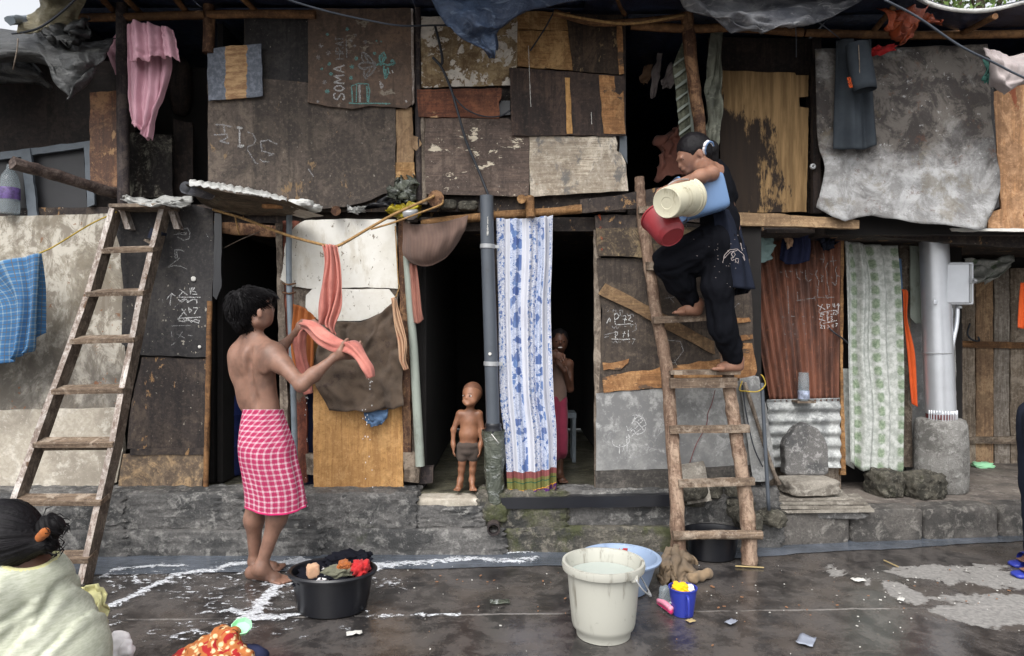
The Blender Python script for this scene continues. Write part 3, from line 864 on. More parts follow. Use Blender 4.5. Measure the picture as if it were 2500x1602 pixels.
def flower_curtain():
    m = MT('blue_flower_print', .8, spec=.15); uv = m.vec('UV'); s_ = m.sep(uv)
    u, v = s_[0], s_[1]
    white = c(196, 198, 206)
    fr = m.math('DIVIDE', u, .37)
    def band(a, b): return m.math('MULTIPLY', m.math('GREATER_THAN', fr, a), m.math('LESS_THAN', fr, b))
    wv = m.n('TexNoise', {'Vector': uv, 'Scale': 30.0, 'Detail': 3.0})
    sc = m.n('VectorMath', operation='SCALE'); m.put(sc.inputs[0], wv.outputs['Color']); sc.inputs['Scale'].default_value = .05
    wuv = m.n('VectorMath', operation='ADD'); m.put(wuv.inputs[0], uv); m.put(wuv.inputs[1], sc.outputs[0])
    w = wuv.outputs[0]
    vo = m.n('TexVoronoi', {'Vector': m.map(w, (1, .75, 1)), 'Scale': 21.0}, feature='F1')
    big = m.math('LESS_THAN', vo.outputs['Distance'], .47)
    vo2 = m.n('TexVoronoi', {'Vector': m.map(w, (1, .6, 1), loc=(.3, .1, 0)), 'Scale': 52.0}, feature='F1')
    small = m.math('LESS_THAN', vo2.outputs['Distance'], .36)
    vein = m.n('TexVoronoi', {'Vector': w, 'Scale': 60.0}, feature='DISTANCE_TO_EDGE')
    ve = m.math('LESS_THAN', vein.outputs['Distance'], .07)
    bandA = m.math('MAXIMUM', band(.225, .41), band(.67, .80)); bandB = m.math('MAXIMUM', band(.0, .13), m.math('MAXIMUM', band(.52, .67), band(.93, 1.0)))
    f1 = m.math('MULTIPLY', bandA, m.math('MAXIMUM', big, m.math('MULTIPLY', ve, .5)))
    f2 = m.math('MULTIPLY', bandB, m.math('MAXIMUM', small, m.math('MULTIPLY', ve, .6)))
    ink = m.math('MAXIMUM', f1, f2, )
    blue = m.mix(vo.outputs['Color'], c(74, 92, 142), c(104, 130, 174))
    bgc = m.mix(m.math('MULTIPLY', bandA, .55), white, c(176, 188, 212))
    colr = m.mix(ink, bgc, blue)
    nn = m.noise(m.vec(), 5, 5, .6)
    colr = m.mix(m.math('MULTIPLY', m.ramp(nn, .45, .75), .3), colr, c(150, 152, 166))
    # printed hem
    def hem(a, b): return m.math('MULTIPLY', m.math('GREATER_THAN', v, a), m.math('LESS_THAN', v, b))
    H0 = -1.60
    hn = m.noise(uv, 60, 4, .7)
    colr = m.mix(hem(-9, H0), colr, m.mix(hn, c(104, 54, 58), c(150, 92, 90)))
    colr = m.mix(hem(-9, H0 - .040), colr, m.mix(hn, c(84, 82, 44), c(134, 134, 80)))
    colr = m.mix(hem(H0 - .068, H0 - .062), colr, c(34, 84, 66))
    colr = m.mix(hem(-9, H0 - .108), colr, c(206, 150, 60))
    colr = m.mix(hem(-9, H0 - .114), colr, m.mix(m.ramp(hn, .5, .6), c(76, 34, 104), c(140, 110, 60)))
    m.col(colr); m.bump(m.noise(uv, 400, 2, .5), .1, .001); return m.m
M['flower_curtain'] = flower_curtain()

def green_curtain():
    m = MT('green_leaf_print', .85, spec=.15); uv = m.vec('UV'); s_ = m.sep(uv)
    fr = m.math('FRACT', m.math('ADD', m.math('DIVIDE', s_[0], .215), .84))
    band = m.math('MULTIPLY', m.math('GREATER_THAN', fr, .10), m.math('LESS_THAN', fr, .42))
    fade = m.ramp(m.math('ABSOLUTE', m.math('SUBTRACT', fr, .26)), .17, .08)
    fv = m.math('SUBTRACT', m.math('FRACT', m.math('DIVIDE', s_[1], .098)), .5)
    fu = m.math('MULTIPLY', m.math('SUBTRACT', fr, .26), 3.6)
    r = m.math('ADD', m.math('MULTIPLY', fu, fu), m.math('MULTIPLY', m.math('MULTIPLY', fv, fv), 3.0))
    nn = m.noise(uv, 42, 4, .7)
    leaf = m.ramp(m.math('ADD', r, m.math('MULTIPLY', m.math('SUBTRACT', nn, .5), 1.0)), .62, .12)
    bg = m.mix(m.ramp(m.noise(uv, 20, 6, .75), .4, .62), c(158, 162, 156), c(196, 198, 194))
    colr = m.mix(m.math('MULTIPLY', m.math('MULTIPLY', leaf, fade), .72), bg, m.mix(m.ramp(nn, .4, .6), c(84, 112, 74), c(134, 152, 120)))
    colr = m.mix(m.math('MULTIPLY', m.ramp(s_[1], -1.58, -1.72), m.math('MULTIPLY', m.ramp(nn, .42, .6), .8)), colr, c(76, 120, 72))
    m.col(colr); m.bump(m.noise(uv, 300, 2, .5), .15, .001); return m.m
M['green_curtain'] = green_curtain()

def kanga():
    m = MT('orange_brown_print', .8, spec=.2); v = m.vec()
    vo = m.n('TexVoronoi', {'Vector': v, 'Scale': 38.0}, feature='F1')
    n1 = m.noise(v, 13, 3, .5, 1.5)
    colr = m.mix(m.ramp(vo.outputs['Distance'], .25, .5), c(222, 200, 156), c(172, 104, 58))
    colr = m.mix(m.ramp(n1, .56, .6), colr, c(158, 38, 40))
    n2 = m.noise(m.map(v, loc=(4, 4, 4)), 24, 3, .5, 1.0)
    colr = m.mix(m.ramp(n2, .62, .66), colr, c(92, 52, 30))
    m.col(colr); return m.m
M['kanga'] = kanga()

def chalk(name, col_, alpha=.75, fade=.42, sc=240):
    m = MT(name, .95, spec=.1); v = m.vec()
    m.col(col_)
    n1 = m.noise(v, sc, 4, .75)
    a = m.math('MULTIPLY', m.ramp(n1, fade, fade + .16), alpha)
    m.put(m.b.inputs['Alpha'], a); return m.m
M['chalk_white'] = chalk('chalk_white', c(214, 214, 214), .9, .41)
M['chalk_faint'] = chalk('chalk_faint', c(196, 196, 198), .6, .42)
M['chalk_teal'] = chalk('chalk_teal', c(122, 176, 172), .8, .38)
M['chalk_grey'] = chalk('chalk_grey', c(158, 158, 158), .75, .40)
M['paint_orange'] = chalk('paint_orange', c(210, 90, 40), .8, .45)
def foam():
    m = MT('soap_foam', .35, spec=.4); p = m.world(); f = m.sep(m.vec('UV'))[0]
    a = m.noise(m.map(p, (.8, 1.5, 1)), 16, 6, .7, .6); b = m.noise(m.map(p, (1, 1.6, 1)), 60, 5, .75)
    t = m.math('ADD', m.math('ADD', f, m.math('MULTIPLY', m.math('SUBTRACT', a, .53), .20)), m.math('MULTIPLY', m.math('SUBTRACT', b, .5), .09))
    m.col(c(226, 230, 236)); m.put(m.b.inputs['Alpha'], m.math('MULTIPLY', m.ramp(t, -.004, .014), m.math('ADD', .42, m.math('MULTIPLY', m.ramp(b, .4, .6), .5))))
    m.bump(b, .4, .004); return m.m
M['foam'] = foam()
M['drop'] = plain('drop', c(236, 238, 242), .1)
# ---------------------------------------------------------------- the street
def G(x, y, z=0.0):
    d = (CAMH - z) * FPX / (y - CY)
    return np.array(((x - CX) / FPX * d, d, z))

def road_mat():
    m = MT('wet_street', .3, spec=.6); p = m.world(); s_ = m.sep(p)
    n1 = m.noise(p, 1.3, 8, .68); n2 = m.noise(p, 5, 9, .72, .3); n3 = m.noise(p, 45, 5, .7); n4 = m.noise(p, 2.2, 10, .72, .6)
    val = None
    for cx_, cy_, rx, ry in ((1.90, 3.86, .13, .20), (2.06, 3.62, .10, .22), (2.35, 3.92, .22, .12), (2.75, 3.85, .45, .22), (2.55, 3.50, .42, .13), (3.6, 3.6, .6, .5), (2.45, 3.36, .50, .2), (2.62, 3.02, .14, .05), (2.02, 3.28, .05, .08), (4.6, 3.0, .9, .9)):
        a = m.math('DIVIDE', m.math('SUBTRACT', s_[0], cx_), rx); b = m.math('DIVIDE', m.math('SUBTRACT', s_[1], cy_), ry)
        q = m.math('SUBTRACT', 1.0, m.math('ADD', m.math('MULTIPLY', a, a), m.math('MULTIPLY', b, b)))
        val = q if val is None else m.math('MAXIMUM', val, q)
    dry = m.ramp(m.math('ADD', m.math('MAXIMUM', val, -1.2), m.math('MULTIPLY', m.math('SUBTRACT', n4, .5), 6.0)), .25, .42)
    wet = m.mix(m.ramp(n2, .40, .58), c(44, 42, 42), c(80, 76, 74))
    wet = m.mix(m.math('MULTIPLY', m.ramp(n1, .5, .60), .4), wet, c(90, 82, 75))
    wet = m.mix(m.math('MULTIPLY', m.ramp(n3, .56, .68), .4), wet, c(112, 100, 90))
    dr = m.mix(m.ramp(n3, .3, .7), c(110, 108, 106), c(146, 143, 139))
    dr = m.mix(m.math('MULTIPLY', m.ramp(n2, .5, .7), .4), dr, c(98, 95, 92))
    # slab joint running along the street
    jy = m.math('ADD', m.math('SUBTRACT', s_[1], 3.34), m.math('ADD', m.math('MULTIPLY', s_[0], -.035), m.math('MULTIPLY', m.math('SUBTRACT', n2, .5), .05)))
    jm = m.ramp(m.math('ABSOLUTE', jy), .012, .003)
    colr = m.mix(dry, wet, dr)
    colr = m.mix(m.math('MULTIPLY', jm, m.math('MULTIPLY', m.ramp(n4, .4, .6), .75)), colr, c(150, 146, 142))
    m.col(colr)
    rw = m.math('ADD', .04, m.math('MULTIPLY', m.ramp(n1, .42, .58), .24))
    mr = m.n('Mix', data_type='FLOAT'); m.put(mr.inputs[0], dry); m.put(mr.inputs[2], rw); mr.inputs[3].default_value = .9
    m.rough(mr.outputs[0])
    m.bump(m.math('ADD', m.math('ADD', m.math('MULTIPLY', n3, .35), m.math('MULTIPLY', n2, .8)), m.math('MULTIPLY', jm, -.6)), .2, .012)
    return m.m
M['road'] = road_mat()
def gutter_mat():
    m = MT('gutter_water', .14, spec=.6); p = m.world()
    n2 = m.noise(p, 3, 6, .6); n3 = m.noise(m.map(p, (2, 9, 1)), 5, 5, .6)
    m.col(m.mix(m.ramp(n2, .35, .7), c(70, 76, 84), c(98, 104, 114)))
    m.bump(n3, .25, .01); return m.m
M['gutter_water'] = gutter_mat()

V, F = wbox(-60, 60, -40, 60, -.3, 0)
mk('street', V, F, M['road'], kind='structure')

KD = [(-9, 4.16), (-2.6, 4.19), (-.6, 4.225), (.5, 4.27), (1.6, 4.39), (3.4, 4.60), (9, 5.1)]
def kd(X): return float(np.interp(X, [k[0] for k in KD], [k[1] for k in KD]))
# water lying in the gutter
V, F = [], []
xs = np.linspace(-6, 5, 120)
for i, X in enumerate(xs):
    wdt = float(np.interp(X, [-6, -2.4, -.3, .9, 1.6, 3.2, 5], [.40, .34, .26, .2, .20, .12, .1])) + .05 * nz((X, 0, 0), 1.7, 3) + .02 * nz((X, 0, 0), 7, 3)
    V += [(X, kd(X) + .06, .004), (X, kd(X) - wdt * .5, .004), (X, kd(X) - wdt, .004)]
    if i: F += [(3 * i - 3, 3 * i - 2, 3 * i + 1, 3 * i), (3 * i - 2, 3 * i - 1, 3 * i + 2, 3 * i + 1)]
mk('gutter_water', V, [f[::-1] for f in F], M['gutter_water'], kind='structure', smooth=True)

# raised stone ledge under the left houses
XL = P(1885, 900, 4.4)[0]
LH = .355
core = []
V, F = wbox(-7, XL - .06, 4.40, 7.2, -.05, LH - .012)
ledge = mk('ledge', V, F, M['room_floor'], kind='structure')
random.seed(11)
def gap(X):      # lower step in front of the toddler's doorway
    return -.62 < X < -.185
X = -6.2
first = None
while X < XL - .1:
    L = random.uniform(.5, 1.0)
    if X < -.62 < X + L + .12: L = -.62 - X
    if X < -.185 < X + L + .12 and X > -.7: L = -.185 - X
    if X + L > XL - .2: L = XL - X
    if L > .05:
        y0 = kd(X + L / 2)
        hgt = LH if not gap(X + L / 2) else .27
        lo = random.uniform(.12, .16)
        mt = M['ledge_mossy'] if random.random() < .15 or -.35 < X < .1 else M['ledge_stone']
        V, F = rock((X + L / 2, (y0 + 4.46) / 2 + .012 * random.random(), (lo + hgt) / 2 + .002), (L + .07, 4.46 - y0, hgt - lo + .04), random.random() * 50, 18, .11, 13, 0, 6)
        mk('stone', V, F, mt, ledge, smooth=True, angle=50)
    X += L
X = -6.3
while X < XL - .05:
    L = random.uniform(.5, 1.2)
    if X + L > XL - .15: L = XL - X + .02
    y0 = kd(X + L / 2) - .02
    V, F = rock((X + L / 2, (y0 + 4.44) / 2, .06), (L + .06, 4.44 - y0, .20), random.random() * 50, 16, .08, 13, 0, 5)
    mk('stone', V, F, M['ledge_mossy'] if -.6 < X < .3 or random.random() < .15 else M['ledge_stone'], ledge, smooth=True, angle=50)
    X += L
# lower step of the doorway
V, F = rock((-.40, 4.345, .28), (.44, .16, .11), 5, 9, .06, 8)
mk('stone', V, F, M['pale_slab'], ledge, smooth=True, angle=50)
# loose rubble below the barred door
for i in range(16):
    x = random.uniform(1.02, XL - .02); y = random.uniform(4.22, 4.40)
    s_ = random.uniform(.06, .15)
    V, F = rock((x, y + .04, random.uniform(.30, .40) - (x > 1.45) * .12), (s_ * 1.4, s_, s_ * .8), i * 3.1, 6, .22, 4, random.random() * 3)
    mk('stone', V, F, M['rubble'], ledge, smooth=True, angle=50)

# low pavement on the right with its kerb
PH = .20
V, F = wbox(XL - .05, 9, 4.60, 8, -.05, PH)
V = np.array(V); V[(V[:, 1] < 4.7) & (V[:, 0] < 3), 1] = kd(XL) + .12; V[(V[:, 1] < 4.7) & (V[:, 0] > 3), 1] = kd(9) + .12
pave = mk('pavement', V, F, M['pavement'], kind='structure')
X = XL - .02
while X < 6:
    L = random.uniform(.42, .56)
    a0, a1 = kd(X), kd(X + L)
    V, F = rock((X + L / 2, (a0 + a1) / 2 + .08, PH / 2 - .01), (L - .008, .19, PH + .035), random.random() * 40, 9, .035, 10, math.atan2(a1 - a0, L), 3)
    mk('kerbstone', V, F, M['kerb_stone'], pave, smooth=True, angle=50)
    X += L

# soap suds running over the street
paths = [
    ([(251, 1412), (280, 1392), (322, 1390), (387, 1385), (441, 1385)], .008, .014),
    ([(262, 1485), (322, 1462), (376, 1433), (423, 1408), (484, 1398), (530, 1394), (566, 1380), (613, 1378)], .016, .020),
    ([(423, 1408), (470, 1415), (500, 1402)], .012, .006),
    ([(640, 1381), (705, 1378), (785, 1376), (860, 1372), (925, 1383), (1035, 1376), (1120, 1367)], .030, .018),
    ([(720, 1372), (790, 1384), (870, 1380), (920, 1392)], .035, .02),
    ([(1143, 1366), (1195, 1371), (1247, 1370), (1310, 1364)], .020, .012),
    ([(1150, 1368), (1230, 1374), (1300, 1371)], .010, .006),
    ([(1234, 1354), (1351, 1346), (1425, 1345), (1500, 1340)], .007, .006),
    ([(690, 1412), (660, 1455), (620, 1500)], .022, .03),
    ([(605, 1512), (652, 1512), (731, 1505)], .034, .008),
    ([(500, 1500), (560, 1492), (610, 1508)], .01, .012),
    ([(420, 1560), (470, 1545), (520, 1555)], .010, .006),
    ([(900, 1508), (1000, 1506), (1120, 1503)], .003, .003),
    ([(925, 1425), (965, 1430), (980, 1422)], .008, .006),
    ([(330, 1410), (345, 1440)], .006, .004), ([(270, 1425), (300, 1440)], .006, .004),
]
h = .008
X0, X1, Y0, Y1 = -2.75, 1.0, 2.75, 4.27
nx, ny = int((X1 - X0) / h), int((Y1 - Y0) / h)
gx, gy = np.meshgrid(X0 + h * np.arange(nx), Y0 + h * np.arange(ny), indexing='ij')
val = np.full(gx.shape, -1.0)
for pl, w0, w1 in paths:
    w0, w1 = w0 * 1.45 + .003, w1 * 1.45 + .003
    g = [G(*q)[:2] for q in pl]
    for i in range(len(g) - 1):
        a, b = g[i], g[i + 1]; ba = b - a
        t = np.clip(((gx - a[0]) * ba[0] + (gy - a[1]) * ba[1]) / (ba @ ba), 0, 1)
        dd = np.hypot((gx - a[0] - t * ba[0]), (gy - a[1] - t * ba[1]) * .8)
        tt = (i + t) / (len(g) - 1)
        val = np.maximum(val, (w0 + (w1 - w0) * tt) - dd)
for pl, w0 in (([(660, 1400), (700, 1450), (640, 1490)], .16), ([(440, 1410), (520, 1450), (600, 1500)], .12), ([(560, 1384), (720, 1378), (900, 1384)], .05), ([(300, 1400), (420, 1400)], .06), ([(880, 1420), (960, 1430)], .05), ([(400, 1550), (560, 1530)], .06)):
    g = [G(*q)[:2] for q in pl]
    for i in range(len(g) - 1):
        a, b = g[i], g[i + 1]; ba = b - a
        t = np.clip(((gx - a[0]) * ba[0] + (gy - a[1]) * ba[1]) / (ba @ ba), 0, 1)
        dd = np.hypot((gx - a[0] - t * ba[0]), (gy - a[1] - t * ba[1]))
        val = np.maximum(val, np.minimum((w0 - dd) * .35, -.011))
rs = np.random.RandomState(5)
for i in range(110):       # drops and flecks
    if i < 70: q = G(rs.uniform(270, 900), 1395 + abs(rs.normal(0, 60)))
    else: q = G(rs.uniform(560, 760), rs.uniform(1420, 1560))
    val = np.maximum(val, abs(rs.normal(0, .004)) + .001 - np.hypot(gx - q[0], (gy - q[1]) * .8))
f_ = val; hgt = .0035 + np.clip(val, 0, .004) * .8
keep = val > -.03
ids = np.full(gx.shape, -1); V = []; F = []; FU = []
cell = keep[:-1, :-1] | keep[1:, :-1] | keep[:-1, 1:] | keep[1:, 1:]
for i, j in np.argwhere(cell):
    q = []
    for a, b in ((i, j), (i + 1, j), (i + 1, j + 1), (i, j + 1)):
        if ids[a, b] < 0:
            ids[a, b] = len(V); FU.append(val[a, b]); V.append((gx[a, b], gy[a, b], hgt[a, b] + .004))
        q.append(ids[a, b])
    F.append(q)
mk('soap_suds', V, F, M['foam'], smooth=True, kind='stuff', uv=[(q, 0) for q in FU])

# litter lying about: too small to count
parts = []
for i in range(110):
    x = random.uniform(900, 2480) if i % 3 else random.uniform(1900, 2500); y = 1380 + abs(random.gauss(0, 90))
    g = G(x, min(y, 1700), .007)
    s_ = abs(random.gauss(.001, .0022)) + .001
    a = random.random() * 3
    V, F = obox(g, (s_ * math.cos(a), s_ * math.sin(a), 0), (-s_ * .6 * math.sin(a), s_ * .6 * math.cos(a), 0), (0, 0, .0015))
    parts.append((V, F))
mk('litter_specks', *join(parts), M['paper'], kind='stuff')
parts = []
for i in range(60):
    g = G(random.uniform(950, 2480), 1390 + abs(random.gauss(0, 90)), .007)
    s_ = abs(random.gauss(.002, .003)) + .0015
    a = random.random() * 3
    parts.append(obox(g, (s_ * math.cos(a), s_ * math.sin(a), 0), (-s_ * .5 * math.sin(a), s_ * .5 * math.cos(a), 0), (0, 0, .0015)))
mk('litter_crumbs', *join(parts), M['brown_scrap'], kind='stuff')
def scrap(x, y, s, mat, label, cat, name='scrap', a=.4, asp=.6, seed=1):
    g = G(x, y, .005)
    V, F = [], []
    n = 6
    for i in range(n):
        for j in range(n):
            u, v = (i / (n - 1) - .5) * 2, (j / (n - 1) - .5) * 2
            px, py = u * s, v * s * asp
            V.append((g[0] + px * math.cos(a) - py * math.sin(a), g[1] + px * math.sin(a) + py * math.cos(a), .012 + .35 * s * abs(nz((u, v, 0), 1.7, seed))))
            if i and j: F.append(((i - 1) * n + j - 1, i * n + j - 1, i * n + j, (i - 1) * n + j))
    return mk(name, V, F, mat, label=label, cat=cat, solid=.002, smooth=True)
scrap(865, 1550, .035, M['paper'], 'white card scrap lying on the wet street below the black wash tub', 'paper scrap', 'paper_scrap', .3, .45)
scrap(1220, 1473, .05, M['clear_sheet'], 'crumpled clear wrapper on the wet street between black tub and white bucket', 'wrapper', 'plastic_wrapper', .1, .5, 7)
scrap(1785, 1522, .03, M['grey_scrap'], 'bluish plastic scrap on wet street right of the blue mug', 'plastic scrap', 'plastic_scrap', .7, .6, 3)
scrap(1968, 1568, .05, M['grey_scrap'], 'blue-grey plastic scrap on the bottom right part of the wet street', 'plastic scrap', 'plastic_scrap', 1.0, .7, 5)
scrap(2096, 1419, .035, M['paper'], 'white paper scrap on the light dry patch of street', 'paper scrap', 'paper_scrap', .1, .6, 4)
scrap(2200, 1466, .025, M['paper'], 'small white paper scrap near the joint in the street', 'paper scrap', 'paper_scrap', .9, .6, 6)
scrap(1686, 1519, .02, M['straw'], 'tiny yellow scrap beside the foot of the blue mug', 'scrap', 'petal_scrap', .5, .8, 6)
g0, g1 = G(2158, 1368, .01), G(2193, 1384, .01)
mk('straw_stick', *tube([g0, g1], .004, 6), M['straw'], label='short yellow straw stick lying on the wet street near the kerb', cat='stick')
mk('thin_stick', *tube([G(1795, 1382, .008), G(1865, 1386, .008)], .004, 6), M['straw'], label='thin stick lying under the foot of the rough pole ladder', cat='stick')

# ---------------------------------------------------------------- the row of shacks
shA = thing('shack', 'leftmost shack with stained plaster wall and chalked black board', 'shack', (-2.6, 5.4, LH))
shB = thing('shack', 'shack with white patched door panels and flower drawing on its upper boards', 'shack', (-1.1, 5.4, LH))
shC = thing('shack', 'shack of patchwork boards above the toddler and the blue flowered curtain', 'shack', (.0, 5.4, LH))
shD = thing('shack', 'shack with barred plank door behind the rough pole ladder', 'shack', (1.1, 5.4, LH))
shE = thing('shack', 'rightmost shack with big grey tin sheet above and green curtain below', 'shack', (2.9, 5.6, PH))
for s_ in (shA, shB, shC, shD, shE): s_['group'] = 'shacks built side by side in one row'

def bx(name, sh, x0, x1, y0, y1, z0, z1, mat, **kw):
    V, F = wbox(x0, x1, y0, y1, z0, z1); return mk(name, V, F, mat, sh, **kw)
def X_(px, d): return (px - CX) / FPX * d
I_ = M['interior']
xa0, xa, xb, xc, xd, xe = -5.6, X_(507, 4.5), X_(1018, 4.5), X_(1532, 4.5), X_(2015, 4.5), 5.8
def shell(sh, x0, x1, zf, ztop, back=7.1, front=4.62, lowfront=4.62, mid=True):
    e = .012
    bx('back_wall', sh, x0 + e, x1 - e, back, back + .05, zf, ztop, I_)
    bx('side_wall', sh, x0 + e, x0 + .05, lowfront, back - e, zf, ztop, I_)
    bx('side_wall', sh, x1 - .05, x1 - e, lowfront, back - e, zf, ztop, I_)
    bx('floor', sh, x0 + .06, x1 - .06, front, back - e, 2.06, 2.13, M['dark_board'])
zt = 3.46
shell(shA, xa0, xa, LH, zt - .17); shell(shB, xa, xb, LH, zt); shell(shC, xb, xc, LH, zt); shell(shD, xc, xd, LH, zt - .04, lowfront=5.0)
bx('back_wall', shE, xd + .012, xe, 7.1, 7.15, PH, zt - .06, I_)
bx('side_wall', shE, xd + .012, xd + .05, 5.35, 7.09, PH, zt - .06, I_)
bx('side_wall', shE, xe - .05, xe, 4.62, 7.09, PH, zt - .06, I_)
# roofs
def roof(sh, x0, x1, z, y0=4.42, mat='tarp_navy', n=14):
    V, F = [], []
    m = 20
    for j in range(m):
        for i in range(n):
            x = x0 + (x1 - x0) * i / (n - 1); y = y0 + (7.3 - y0) * j / (m - 1)
            V.append((x, y, z + .02 * nz((x, y, 0), 2, 4) - .08 * j / m))
            if i and j: F.append(((j - 1) * n + i - 1, (j - 1) * n + i, j * n + i, j * n + i - 1))
    mk('roof', V, F, M[mat], sh, smooth=True, solid=.03)
xs_ = X_(135, 4.4)
roof(shA, xa0, xs_, 3.27); roof(shA, xs_ + .01, xa, 3.50)
bx('wall', shA, xs_ - .02, xs_ + .02, 4.5, 7.1, 3.27, 3.48, I_)
roof(shB, xa + .005, xb, 3.50); roof(shC, xb + .005, xc + .15, 3.50); roof(shD, xc + .005, xd, 3.44); roof(shE, xd + .005, xe, 3.425)
# eaves: navy plastic over thin rafters
def eave(sh, x0, x1, z0, z1, y1=3.72, mat='tarp_navy'):
    V, F = [], []
    n, m = 26, 10
    for j in range(m):
        for i in range(n):
            x = x0 + (x1 - x0) * i / (n - 1); t = j / (m - 1); y = 4.42 + (y1 - 4.42) * t
            V.append((x, y, z0 + (z1 - z0) * t + .035 * nz((x, y, 0), 3.1, 8) * (t > 0)))
            if i and j: F.append(((j - 1) * n + i - 1, j * n + i - 1, j * n + i, (j - 1) * n + i))
    mk('eave_sheet', V, F, M[mat], sh, smooth=True, solid=.006)
eave(shA, xs_, xa, 3.475, 3.42); eave(shB, xa + .004, xb, 3.475, 3.40, 3.5); eave(shC, xb + .004, xc + .25, 3.475, 3.38, 3.5); eave(shD, xc - .3, X_(2215, 4.3), 3.435, 3.385)  # second and third eaves lengthened out of view to darken the boards below
for sh, x0, x1 in ((shA, 232, 285), (shA, 290, 345), (shA, 415, 460), (shB, 575, 632), (shC, 1085, 1110), (shD, 1500, 1525)):
    pole('rafter', [(x0, -20, 4.12), (x1, 34, 4.42)], .018, M['bamboo_dim'], sh, n=4)
pole('roof_beam', [(165, 44, 4.36), (300, 42, 4.36), (500, 36, 4.36)], .026, M['bamboo_dim'], shA, jit=.12)
pole('roof_beam', [(508, 36, 4.36), (640, 34, 4.36), (770, 36, 4.36)], .026, M['bamboo_dim'], shB, jit=.12)
pole('roof_beam', [(1352, 30, 4.30), (1450, 56, 4.33), (1560, 52, 4.33), (1668, 40, 4.34)], .02, M['bamboo_dim'], shC, jit=.12)
pole('roof_beam', [(1540, 62, 4.40), (1680, 70, 4.40), (1800, 68, 4.40), (1960, 80, 4.40)], .028, M['bamboo_dim'], shD, jit=.12)
pole('roof_beam', [(1965, 80, 4.42), (2100, 84, 4.42), (2300, 86, 4.42), (2430, 84, 4.42), (2700, 80, 4.42)], .026, M['bamboo_dim'], shE, jit=.12)
pole('rafter', [(2430, 40, 4.1), (2340, 86, 4.44)], .018, M['bamboo_dim'], shE, n=4)
pole('rafter', [(2180, 20, 4.2), (2130, 80, 4.44)], .018, M['bamboo_dim'], shE, n=4)
# ---------------------------------------------------------------- leftmost shack: upper storey
B = board
B('wall_board', R(-900, 150, 312, 524), 4.66, wood('recess_dark_board', c(46, 39, 37), c(28, 26, 26), c(64, 55, 50), 'x', None, sheet=True), shA, th=.02)  # recess darkness put into the board colour so it looks deeper
B('window_frame', [(-300, 352), (0, 372), (205, 346), (230, 342), (231, 358), (0, 390), (-300, 372)], 4.50, M['grey_frame'], shA, th=.02)
B('window_frame', [(50, 366), (72, 362), (92, 528), (68, 528)], 4.49, M['grey_frame'], shA, th=.02)
B('window_frame', [(204, 348), (222, 345), (231, 500), (214, 506)], 4.49, M['grey_frame'], shA, th=.02)
B('window_pane', [(76, 372), (204, 352), (214, 512), (92, 520)], 4.55, plain('dusty_pane', c(36, 36, 40), .5, .2, 5), shA, th=.006)
B('window_pane', [(-300, 382), (50, 376), (66, 524), (-300, 524)], 4.55, bpy.data.materials['dusty_pane'], shA, th=.006)
B('varnished_board', [(219, 226), (291, 221), (292, 462), (220, 458)], 4.44, M['varnished_board'], shA, th=.018, label='reddish varnished board')
pole('post', [(297, -10, 4.36), (299, 200, 4.36), (302, 500, 4.36)], .036, M['dark_post'], shA, jit=.1)
pole('projecting_log', [(30, 398, 3.86), (150, 432, 4.1), (283, 473, 4.42)], [.036, .034, .036], wood('log_grey', c(86, 72, 66), c(50, 42, 40), c(120, 108, 100), 'x', None), shA, jit=.3)
B('mould_board', [(314, 322), (420, 330), (421, 482), (314, 482)], 4.66, wood('mould_board', c(52, 44, 38), c(26, 23, 22), c(150, 146, 132), 'z', None, stain=c(28, 24, 24), stain_thr=.45, contrast=.9), shA, th=.02)
B('wall_board', [(424, 290), (470, 300), (472, 486), (422, 484)], 4.75, M['interior_brown'], shA, th=.02)
B('door_leaf', R(312, 60, 330, 322), 4.6, M['interior_brown'], shA, th=.02)
bx('partition_top', shA, X_(300, 4.7), X_(500, 4.7), 4.98, 5.0, 2.2, 3.3, M['interior'])
pole('post', [(510, -10, 4.38), (510, 60, 4.38), (509, 130, 4.38)], .036, M['brown_post'], shA, jit=.15)
# lower storey
B('plaster_wall', [(-1200, 528), (0, 528), (262, 522), (300, 530), (305, 900), (292, 1004), (0, 1006), (-1200, 1008)], 4.46, M['plaster'], shA, th=.03, warp=.012)
B('cement_slab', [(-1200, 1003), (0, 1002), (150, 998), (292, 996), (300, 1100), (285, 1178), (120, 1222), (0, 1228), (-1200, 1230)], 4.43, M['pale_slab'], shA, th=.04, label='pale worn cement slab')
B('black_board', [(262, 500), (300, 496), (470, 498), (521, 512), (522, 640), (508, 872), (420, 870), (344, 868), (296, 840), (300, 700), (292, 600)], 4.41, M['black_board'], shA, th=.014, label='black board with chalk sums')
chB = bpy.data.objects[[o.name for o in COL.objects if o.name.startswith('black_board')][-1]]
def q4(pts, ox, oy, s_): return [(ox + a / s_, oy + b / s_) for a, b in pts]
S4 = lambda *ls: [q4(l, 390, 530, 4.4) for l in ls]
strokes('chalk_writing', S4([(150, 190), (210, 185), (285, 190), (290, 170), (240, 165), (190, 180)], [(190, 180), (230, 130), (300, 120), (325, 170), (315, 230), (260, 250), (190, 215)]), 4.41, M['chalk_grey'], chB, w=.007)
strokes('chalk_writing', S4([(265, 375), (230, 355), (160, 352), (165, 440), (190, 440), (180, 360)], [(215, 440), (150, 490), (85, 540), (160, 520), (230, 530), (290, 560)]), 4.41, M['chalk_grey'], chB, w=.007)
